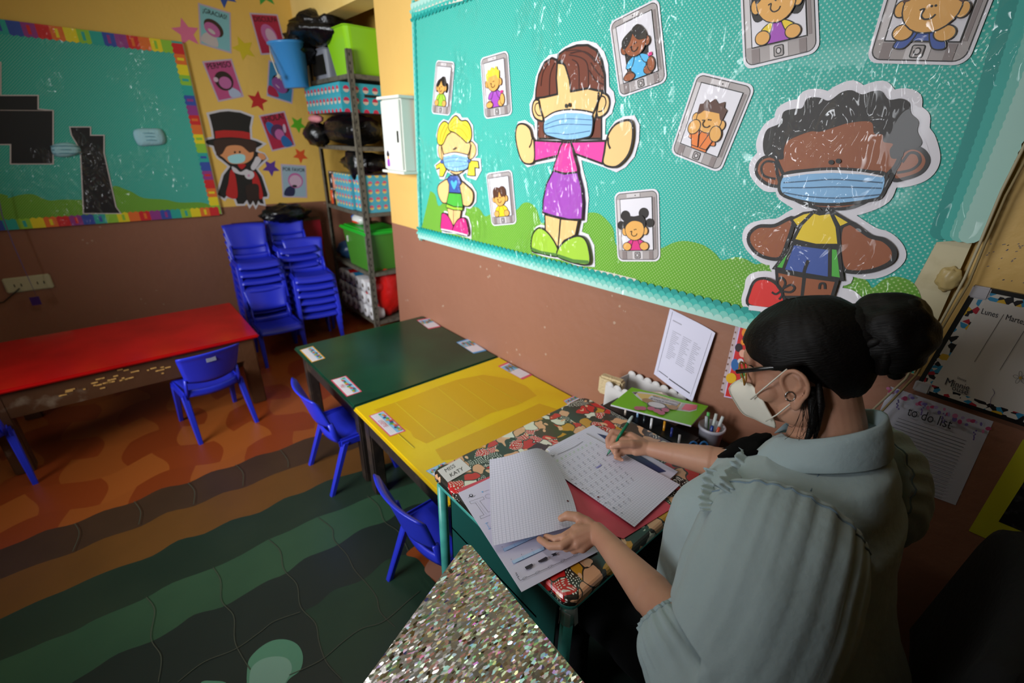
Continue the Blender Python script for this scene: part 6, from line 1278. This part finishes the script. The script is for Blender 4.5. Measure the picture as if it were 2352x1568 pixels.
# ---- hair ------------------------------------------------------------------------------
m, nt, b = newmat('black_hair', .5); tc = nt.nodes.new('ShaderNodeTexCoord'); mp = nt.nodes.new('ShaderNodeMapping'); mp.inputs['Scale'].default_value = (420, 9, 420); nt.links.new(tc.outputs['Object'], mp.inputs[0])
n = nt.nodes.new('ShaderNodeTexNoise'); n.inputs['Scale'].default_value = 1; n.inputs['Detail'].default_value = 4; nt.links.new(mp.outputs[0], n.inputs['Vector'])
q = nt.nodes.new('ShaderNodeBump'); q.inputs['Strength'].default_value = .5; q.inputs['Distance'].default_value = .003; nt.links.new(n.outputs['Fac'], q.inputs['Height']); nt.links.new(q.outputs['Normal'], b.inputs['Normal'])
nt.links.new(mixc(nt, n.outputs['Fac'], '#040303', '#100c0a'), b.inputs['Base Color']); b.inputs['Specular IOR Level'].default_value = .2; HAIR = m
hair = MB(); HF = Matrix(((hl.x, hf.x, hu.x, HC.x), (hl.y, hf.y, hu.y, HC.y), (hl.z, hf.z, hu.z, HC.z), (0, 0, 0, 1)))
def hp(a_, e_):
    """cap over the skull: a_ azimuth (0 front), e_ elevation"""
    d = Vector((math.sin(a_)*math.cos(e_), math.cos(a_)*math.cos(e_), math.sin(e_)))
    g_ = 1+.004*math.sin(a_*34+3*math.sin(e_*3))+.03*mnoise.noise(d*3)
    return (d.x*.086*g_, -.014+d.y*.114*g_, .034+d.z*(.098 if d.z > 0 else .120)*g_)
rings = []; NA = 96
def low(a_):            # hairline: forehead high, temple, over the ear, down to the nape
    c_ = abs((a_+math.pi) % (2*math.pi)-math.pi)
    for (a0, e0), (a1, e1) in zip(HLN, HLN[1:]):
        if a0 <= c_ <= a1: return e0+(e1-e0)*(c_-a0)/(a1-a0)
    return HLN[-1][1]
HLN = [(0, .42), (.4, .34), (.75, .10), (1.05, -.10), (1.3, -.10), (1.62, -.02), (1.85, -.45), (2.1, -.80), (2.6, -1.08), (3.15, -1.16)]
for i in range(22):
    t = i/21; rings.append([hp(2*math.pi*k/NA, low(2*math.pi*k/NA)*(1-t)+math.pi/2*.995*t) for k in range(NA)])
inner = [[tuple(Vector(p)*.93+Vector((0, -.001, .002))) for p in rings[0]]]
hair.loft(inner+rings, HAIR)
bunc = hplane(2042, 766, -.01); bx_, by_, bz_ = hloc(bunc)
hair.blob((0, 0, 0), (.066, .066, .071), HAIR, 48, 30, .14, 2.3, 4, xf=Matrix.Translation((bx_, by_, bz_)))
for k in range(7):
    a_ = k*.9; hair.tube([(bx_+.058*math.cos(a_+t*.35)*(1-.02*k), by_+.056*math.sin(a_+t*.35)*math.cos(.4*k), bz_+.062*math.sin(a_+t*.35)*math.sin(.4*k)+.010*math.cos(t)) for t in range(9)], [.004, .009, .012, .014, .014, .013, .012, .009, .004], HAIR, 10)
bb = (by_, bz_); hair.tube([(0, -.035, .05), (0, -.06, .052), (bx_*.5, (-.09+by_)/2, (.05+bz_)/2), (bx_, by_+.02, bz_)], [.03, .055, .054, .05], HAIR, 28)
ho = hair.build('hair'); ho.parent = person; ho.matrix_parent_inverse = Matrix.Translation(-PO); ho.matrix_world = HF
bpy.context.view_layer.update()
lock = MB(); LK = [(1868, 912, .074), (1868, 935, .084), (1868, 965, .088), (1858, 1000, .090), (1845, 1025, .092)]
random.seed(11)
lp = [hplane(x, y, z) for x, y, z in LK]
lock.tube([hplane(1872, 890, .06)]+lp, [.006, .009, .0085, .007, .0055, .0015], HAIR, 10, flat=.7)
pbuild(lock, 'hair_lock'); lock = MB()
lock.tube([hplane(1880, 880, .07), hplane(1885, 930, .078), hplane(1876, 985, .08), hplane(1868, 1020, .085)], [.005, .007, .005, .001], HAIR, 8)
for k in range(26):
    x0, y0 = random.uniform(1840, 1880), random.uniform(900, 980); dx = random.uniform(-38, 30); P = [hplane(x0, y0, .086), hplane(x0+dx*.3, y0+35, .092), hplane(x0+dx*.8, y0+random.uniform(55, 75), .094), hplane(x0+dx*1.3, y0+random.uniform(60, 95), .094)]
    lock.tube([Vector(p) for p in smooth_pts([tuple(p) for p in P], False, 4)], .00035, HAIR, 4)
lo1 = pbuild(lock, 'loose_hair'); lock = MB()
for k in range(34):
    a_ = random.uniform(-1.2, 2.6); r0 = 62+random.uniform(-6, 6); cx_, cy_ = 2044, 764; x0, y0 = cx_+(r0+6)*math.cos(a_)*1.05, cy_+(r0+10)*math.sin(a_)
    P = [hplane(x0+random.uniform(-14, 20)*t+8*math.sin(t*3+k), y0+random.uniform(-16, 16)*t, -.01) for t in (0, .4, .8, 1.2)]
    lock.tube([Vector(p) for p in smooth_pts([tuple(p) for p in P], False, 4)], .00035, HAIR, 4)
lo_ = pbuild(lock, 'loose_hair')
# ---- glasses, mask, earring ----------------------------------------------------------------
GBK = mat('glasses_black', '#0f0d0c', .25); GAM = mat('glasses_amber', '#9a6a1c', .2); LENS = mat('lens_glass', '#ffffff', .02, alpha=.12)
hin = hloc(hplane(1694, 853, .066)); hend = hloc(hplane(1812, 841, .080)); gl = MB()
def hx(mb_name, mb): o = mb.build(mb_name); o.parent = person; o.matrix_parent_inverse = Matrix.Translation(-PO); o.matrix_world = HF; return o
for s_ in (-1, 1):
    gl.tube([(s_*hin[0], hin[1]+.002, hin[2]), (s_*.074, (hin[1]+hend[1])/2, (hin[2]+hend[2])/2+.001), (s_*hend[0], hend[1], hend[2]), (s_*hend[0], hend[1]-.02, hend[2]-.012)], [.0032, .003, .0026, .002], GBK, 10, flat=1.4)
    rim = []
    for k in range(25):
        a_ = 2*math.pi*k/24; ex = abs(math.cos(a_))**.7*math.copysign(1, math.cos(a_)); ez = abs(math.sin(a_))**.8*math.copysign(1, math.sin(a_)); rim.append((s_*(.039+.027*ex), hin[1]-.001-.006*(ex > 0)*ex*ex+.003*(1-ex)*.5, hin[2]-.014+.021*ez))
    gl.tube(rim, .0019, GAM, 8)
    gl.add([(x_, y_-.0005, z_) for x_, y_, z_ in rim[:24]], [tuple(range(24))], LENS)
gl.tube([(.012, hin[1]+.002, hin[2]-.008), (0, hin[1]+.004, hin[2]-.005), (-.012, hin[1]+.002, hin[2]-.008)], .0019, GAM, 8)
hx('glasses', gl)
MW = mat('white_mask_fabric', '#e0dccd', .7, bump=(300, .05)); mk_ = MB(); Mc = crop(1660, 780, 5.6)
rid = [hloc(hplane(*p, 0)) for p in Mc([(300, 520), (205, 520), (85, 630), (175, 820), (272, 955), (400, 1010), (500, 1060)])]
chk = [hloc(hplane(*p, x_)) for p, x_ in zip(Mc([(300, 560), (350, 575), (410, 640), (470, 720), (560, 890), (650, 1050), (665, 1135)]), (.030, .040, .048, .054, .058, .054, .044))]
rid = smooth_pts(rid, False, 3); chk = smooth_pts(chk, False, 3); nr = len(rid)
def mkp(i, t):              # t -1..1 across
    a_, c_ = rid[i], chk[i]; s_ = abs(t); w_ = s_**1.0; bulge = math.sin(s_*math.pi)*.012
    fold = .0022*math.sin(i*.9)*math.sin(s_*math.pi)
    return ((c_[0]*w_+.0*(1-w_))*(1 if t >= 0 else -1), a_[1]*(1-w_)+c_[1]*w_+bulge*.4+fold, a_[2]*(1-w_)+c_[2]*w_)
NT = 18
for off in (0,):
    outer = [[mkp(i, -1+2*j/NT) for j in range(NT+1)] for i in range(nr)]
    mk_.loft([r_+[(x_*.97, y_-.003, z_) for x_, y_, z_ in r_[::-1]] for r_ in outer], MW, True, True)
for (p, x_), (p2, x2), (p3_, x3) in ((((395, 755), .052), ((600, 580), .070), ((835, 365), .079)), (((590, 1035), .060), ((740, 940), .073), ((930, 770), .079))):
    A_ = [hloc(hplane(*Mc([pp])[0], xx)) for pp, xx in ((p, x_), (p2, x2), (p3_, x3))]
    for s_ in (1, -1): mk_.tube([(s_*(v[0]+(.007 if j_ == 1 else .003)), v[1]+(.004 if j_ < 2 else 0), v[2]) for j_, v in enumerate(A_)], .0022, MW, 8, flat=.6)
mk_o = hx('face_mask', mk_)
q = MB(); MS = mat('mask_seam', '#b9b5a6', .7)
q.tube([(0, r_[1]+.0008, r_[2]) for r_ in rid], .0011, MS, 6)
ms_ = q.build('mask_seam'); ms_.parent = mk_o
er = MB(); c_ = hloc(hplane(1815, 910, .084)); er.tube([(c_[0]+.003*math.cos(t*.5), c_[1]+.0075*math.cos(t*.5), c_[2]+.009*math.sin(t*.5)) for t in range(13)], .0013, mat('silver', '#9a9a98', .2, metal=1), 8); hx('earring', er)
ey = MB()
for s_ in (-1, 1): ey.blob((s_*.031, .062, .003), (.0115, .0115, .0115), mat('eye_white', '#d8d2cc', .2), 14, 10); ey.blob((s_*.031, .0705, .001), (.0055, .0045, .0055), mat('iris_dark', '#1c100a', .15), 12, 8)
hx('eyes', ey)
bw = MB()
for s_ in (-1, 1): bw.tube([(s_*.015, .092, .022), (s_*.035, .088, .028), (s_*.054, .070, .022)], [.0022, .0026, .0012], HAIR, 8, flat=.5)
hx('eyebrows', bw)
# ---- blouse ----------------------------------------------------------------------------------
m, nt, b = newmat('pale_denim_cloth', .85); g = nt.nodes.new('ShaderNodeNewGeometry'); nz = nt.nodes.new('ShaderNodeTexNoise'); nz.inputs['Scale'].default_value = 5; nz.inputs['Detail'].default_value = 5; nt.links.new(g.outputs['Position'], nz.inputs['Vector'])
nt.links.new(mixc(nt, nz.outputs['Fac'], '#a0b0b1', '#8a9ca1'), b.inputs['Base Color']); n2 = nt.nodes.new('ShaderNodeTexNoise'); n2.inputs['Scale'].default_value = 28; n2.inputs['Detail'].default_value = 3; nt.links.new(g.outputs['Position'], n2.inputs['Vector'])
n3 = nt.nodes.new('ShaderNodeTexNoise'); n3.inputs['Scale'].default_value = 900; nt.links.new(g.outputs['Position'], n3.inputs['Vector'])
q = nt.nodes.new('ShaderNodeBump'); q.inputs['Strength'].default_value = .35; q.inputs['Distance'].default_value = .01; nt.links.new(mnode(nt, 'ADD', n2.outputs['Fac'], mnode(nt, 'MULTIPLY', n3.outputs['Fac'], .12)), q.inputs['Height']); nt.links.new(q.outputs['Normal'], b.inputs['Normal']); b.inputs['Sheen Weight'].default_value = .15; CLOTH = m
SEAM = mat('denim_seam', '#6d8290', .8)
def spl(P, t): return crv([Vector(p) for p in P], t)
def spn(P, t):
    x = t*(len(P)-1); i = min(int(x), len(P)-2); f_ = x-i; return P[i]+(P[i+1]-P[i])*(f_*f_*(3-2*f_)*.5+f_*.5)
TC = [(-.565, .07, .44), (-.57, .10, .56), (-.578, .135, .68), (-.583, .155, .79), (-.585, .155, .88), (-.58, .14, .95), (-.577, .13, 1.00), (-.575, .125, 1.035), (NB.x, NB.y-.005, NB.z-.028), (NB.x-.005, NB.y, NB.z-.008)]
TX = [.28, .28, .265, .243, .23, .205, .165, .12, .082, .072]; TY = [.24, .235, .215, .198, .178, .155, .12, .095, .075, .068]
def torso(t, a_):
    c = spl(TC, t); rx, ry = spn(TX, t), spn(TY, t); s_, k = math.sin(a_), math.cos(a_)
    pw = .82; X = math.copysign(abs(k)**pw, k)*rx; Y = math.copysign(abs(s_)**.9, s_)*ry
    bust = 0
    if s_ > 0: bust = .032*math.exp(-((t-.50)/.13)**2)*(math.exp(-((a_-math.pi*.32)/.38)**2)+math.exp(-((a_-math.pi*.68)/.38)**2))
    w_ = .006*mnoise.noise(Vector((k*2.2, s_*2.2, t*5)))+.004*math.sin(9*a_+7*t)*math.exp(-((t-.25)/.2)**2)
    return Vector((c.x+X*(1+w_*4), c.y+Y*(1+w_*4)+bust, c.z+max(0, (t-.62)/.38)*(.022-.046*s_)))
to = MB(); NTs = 64; rg = [[torso(i/56, 2*math.pi*k/NTs) for k in range(NTs)] for i in range(57)]
to.loft(rg, CLOTH, True, True)
def sleeve(mb, path, rad, nf, seed, n=84, m_=64, flip=1, cuff=.05):
    path = [Vector(p) for p in path]; up = None; rings = []
    for i in range(m_+1):
        t = i/m_; c = spl(path, t); d_ = (spl(path, min(t+.02, 1))-spl(path, max(t-.02, 0))).normalized()
        if up is None: up = Vector((0, 1, 0))
        x = up.cross(d_).normalized(); y = d_.cross(x).normalized(); up = y; r_ = spn(rad, t); ring = []
        for k in range(n):
            a_ = 2*math.pi*k/n
            ph = 1.3*mnoise.noise(Vector((math.cos(a_)*1.2, math.sin(a_)*1.2, seed)))
            g1 = math.exp(-(t/.19)**2); g2 = math.exp(-((1-t)/.16)**2)
            puck = math.sin(nf*a_+6*ph)*(.036*g1*(1-math.exp(-(t/.04)**2)*.5)+.012*math.exp(-((t-.35)/.25)**2))+.075*g2*math.sin((nf-6)*a_+5*ph)*(1-.5*math.exp(-((1-t)/.02)**2))
            soft = .06*mnoise.noise(Vector((math.cos(a_)*1.6, math.sin(a_)*1.6, t*3.0+seed)))*math.sin(math.pi*t)+.03*math.sin(2.6*a_+9*t+seed)*math.sin(math.pi*t)**2
            q_ = r_*(1+puck+soft); p = c+x*math.cos(a_)*q_+y*math.sin(a_)*q_; p.z -= .012*math.sin(math.pi*t)*max(0, -math.sin(a_)); ring.append(p)
        rings.append(ring)
    last = rings[-1]; c = sum(last, Vector())/len(last)
    for k_ in (.93, .86): rings.append([c+(p-c)*k_ for p in last])
    mb.loft(rings, CLOTH, True, True); return rings
SLP = [(-.705, .135, .965), (-.755, .125, .945), (-.81, .115, .90), (-.86, .11, .85), (-.895, .12, .805), (-.915, .15, .79), (-.915, .19, .808), (-.905, .222, .815)]
SLR = [.118, .128, .130, .122, .112, .098, .078, .052]
rL = sleeve(to, SLP, SLR, 23, 1.7)
SRP = [(-.45, .115, .96), (-.40, .10, .94), (-.35, .09, .88), (-.33, .13, .82), (-.345, .21, .79), (-.365, .28, .795), (-.38, .33, .80)]
rR = sleeve(to, SRP, [.115, .128, .125, .115, .098, .078, .054], 21, 4.4)
blouse = pbuild(to, 'blouse')
bv = BVHTree.FromPolygons([Vector(v) for v in to.v], to.f)
def cast(px, py, off=.002, far=False):
    d = ray(px, py).normalized(); h_ = bv.ray_cast(CAM, d)
    if h_[0] is None: return None
    n_ = h_[1]; n_ = n_ if n_.dot(d) < 0 else -n_; return h_[0]+n_*off
# armhole seam, elastic cuff, collar, ruffles
sm = MB(); ring0 = rL[3]; sm.tube([p for p in ring0]+[ring0[0]], .0022, SEAM, 6); pbuild(sm, 'armhole_seam'); sm = MB(); ring1 = rR[3]; sm.tube([p for p in ring1]+[ring1[0]], .0022, SEAM, 6); pbuild(sm, 'armhole_seam'); sm = MB()
for pts in ([(1862, 1128), (1880, 1090), (1900, 1045), (1905, 1030)], [(2135, 1225), (2100, 1270), (2050, 1305), (2010, 1325)]):
    P = [cast(*p, .0005) for p in pts]
    if all(P): sm.tube([Vector(p) for p in smooth_pts([tuple(p) for p in P], False, 6)], .0012, SEAM, 6)
pbuild(sm, 'yoke_seam') if sm.v else None
cf = MB()
for rr_ in (rL[-3], rR[-3]):
    c = sum(rr_, Vector())/len(rr_); n_ = len(rr_)
    cf = MB(); cf.loft([[c+(p-c)*(1.03+(.04 if k % 2 else 0))*s_+o_ for k, p in enumerate(rr_)] for s_, o_ in ((.96, Vector((0, -.004, 0))), (1.0, Vector()), (.98, Vector((0, .005, .001))), (.90, Vector((0, .006, .001))))], CLOTH, False, False); pbuild(cf, 'elastic_cuff')
co = MB(); NCt = 40
def collar(t, h):
    a_ = math.pi*(.5+.24)+(2*math.pi-2*.24*math.pi)*t if False else R(118)+R(304)*t
    k, s_ = math.cos(a_), math.sin(a_); c = Vector((NB.x-.004, NB.y-.002, NB.z-.022)); r_ = .074+.010*h+.022*max(0, h-1.0)
    hh = [0, .030, .042, .036, .008, -.014][0]
    prof = [(0, -.006), (.001, .024), (.003, .038), (.008, .039), (.022, .012), (.034, -.022)]
    x = h*(len(prof)-1); i = min(int(x), len(prof)-2); f_ = x-i; dr = prof[i][0]*(1-f_)+prof[i+1][0]*f_; dz = prof[i][1]*(1-f_)+prof[i+1][1]*f_
    pt = 1+.35*max(0, (abs(t-.5)*2-.82)/.18)*(h > .6)
    return c+Vector((k*(.070+dr*pt), s_*(.066+dr*pt), dz+.025-.045*s_-.003*math.sin(t*17)*h))
cg = [[collar(i/NCt, j/10) for j in range(11)] for i in range(NCt+1)]
co.loft([r_+[p+Vector((0, 0, -.0022)) for p in r_[::-1]] for r_ in cg], CLOTH, True, True); pbuild(co, 'collar')
ru = MB()
def ruffle(pts, wd, n=46, seed=0):
    P = [cast(*p, .003) for p in pts]; P = [p for p in P if p]
    if len(P) < 2: return
    rr_ = []
    for i in range(n+1):
        t = i/n; c = crv(P, t); d_ = (crv(P, min(t+.02, 1))-crv(P, max(t-.02, 0))).normalized(); nn = (CAM-c).normalized(); s_ = d_.cross(nn).normalized(); row = []
        for j in range(7):
            u = j/6-.5; w_ = .0045*math.sin(i*1.0+j*.35+seed)+.002*math.sin(i*2.3+seed); row.append(c+s_*(u*wd*(1+.25*math.sin(i*.7+seed))+.0015*math.sin(i*1.1+seed))+nn*(.004+w_*(.4+abs(u)*1.6)))
        rr_.append(row+[p-nn*.0012 for p in row[::-1]])
    ru.loft(rr_, CLOTH, True, True)
ruffle([(1648, 1046), (1636, 1080), (1630, 1115), (1626, 1150), (1630, 1176)], .024); ruffle([(1716, 1040), (1704, 1062), (1690, 1085), (1675, 1110), (1664, 1130)], .026, seed=2)
ruffle([(1690, 1000), (1712, 985), (1738, 978)], .014, 26, 4)
pbuild(ru, 'ruffles')
# black scarf over the chest opening
sc_b = MB(); BKC = mat('black_cloth', '#060607', 1., spec=.05); po_ = [(1612, 1046), (1650, 1020), (1700, 995), (1745, 985), (1772, 992), (1770, 1010), (1752, 1020), (1745, 1042), (1700, 1050), (1650, 1052)]
po_ = smooth_pts(po_, True, 4); cx_ = sum(p[0] for p in po_)/len(po_); cy_ = sum(p[1] for p in po_)/len(po_); rgs = []
for s_, h in ((1.0, .001), (.97, .006), (.8, .008), (.55, .009), (.3, .009), (.05, .009)):
    rg_ = [cast(cx_+(x-cx_)*s_, cy_+(y-cy_)*s_, h) for x, y in po_]
    for i_ in range(len(rg_)):
        if rg_[i_] is None: rg_[i_] = rgs[-1][i_] if rgs else next((r_ for r_ in rg_ if r_ is not None), NB)
    rgs.append(rg_)
sc_b.loft(rgs, BKC, True); pbuild(sc_b, 'black_undershirt')
# trousers and shoes
tr = MB(); TRS = mat('black_trousers', '#0b0c12', .85, bump=(18, .3))
for s_ in (-1, 1):
    hip = Vector((-.585+s_*.10, .08, .50)); kn = Vector((-.60+s_*.17, .56, .50)); an = Vector((-.60+s_*.15, .52, .10))
    chain(tr, [hip, hip*.5+kn*.5, kn], [.13, .115, .08], TRS); chain(tr, [kn, kn*.5+an*.5, an], [.075, .068, .05], TRS)
tcap(tr, (-.70, .04, .50), (-.47, .04, .50), .15, .15, TRS)
to_ = pbuild(tr, 'trousers'); bake(to_, [('REMESH', dict(mode='VOXEL', voxel_size=.008, use_smooth_shade=True)), ('SMOOTH', dict(factor=.5, iterations=6))])
for s_ in (-1, 1):
    q = MB(); q.blob((-.60+s_*.15, .58, .045), (.045, .13, .045), mat('black_shoe', '#0d0d0f', .4), 18, 12); pbuild(q, 'shoe')
hm = MB(); hc = Vector((-.80, .27, .60))
hm_p = [(-.80+.05*math.sin(k*.9), .20+.03*k, .56+.01*math.cos(k*2)) for k in range(6)]
# ---- office chair --------------------------------------------------------------------------
och = empty('office_chair', (-.56, .05, 0), 'black padded chair the woman sits on, its rounded back at the right', 'chair'); CHB = mat('black_chair_fabric', '#08090a', .9, bump=(60, .2))
q = MB(); q.box((-.25, -.22, .34), (.25, .22, .40), CHB, bev=.03); q.build('seat', och)
def cb(u, v):
    x = (u*2-1); y = -.205-.04*v+.035*x*x; z = .44+.45*v; hw = .30*(1-.0*v)*(1-max(0, v-.72)**2*4.2); return (.10+x*hw, y, z)
q = MB(); plate(q, cb, 20, 20, .06, CHB); q.build('backrest', och)
q = MB(); q.tube([(0, 0, .08), (0, 0, .34)], .028, BLACK, 14); q.build('column', och)
for k in range(5):
    a_ = R(72*k+18); q = MB(); q.tube([(0, 0, .09), (.26*math.cos(a_), .26*math.sin(a_), .065)], [.022, .016], BLACK, 8); q.blob((.26*math.cos(a_), .26*math.sin(a_), .03), (.026, .026, .03), BLACK, 12, 8); q.build('leg', och)
q = MB(); q.box((-.10, -.215, .36), (.10, -.16, .5), BLACK, bev=.01); q.build('back_support', och)
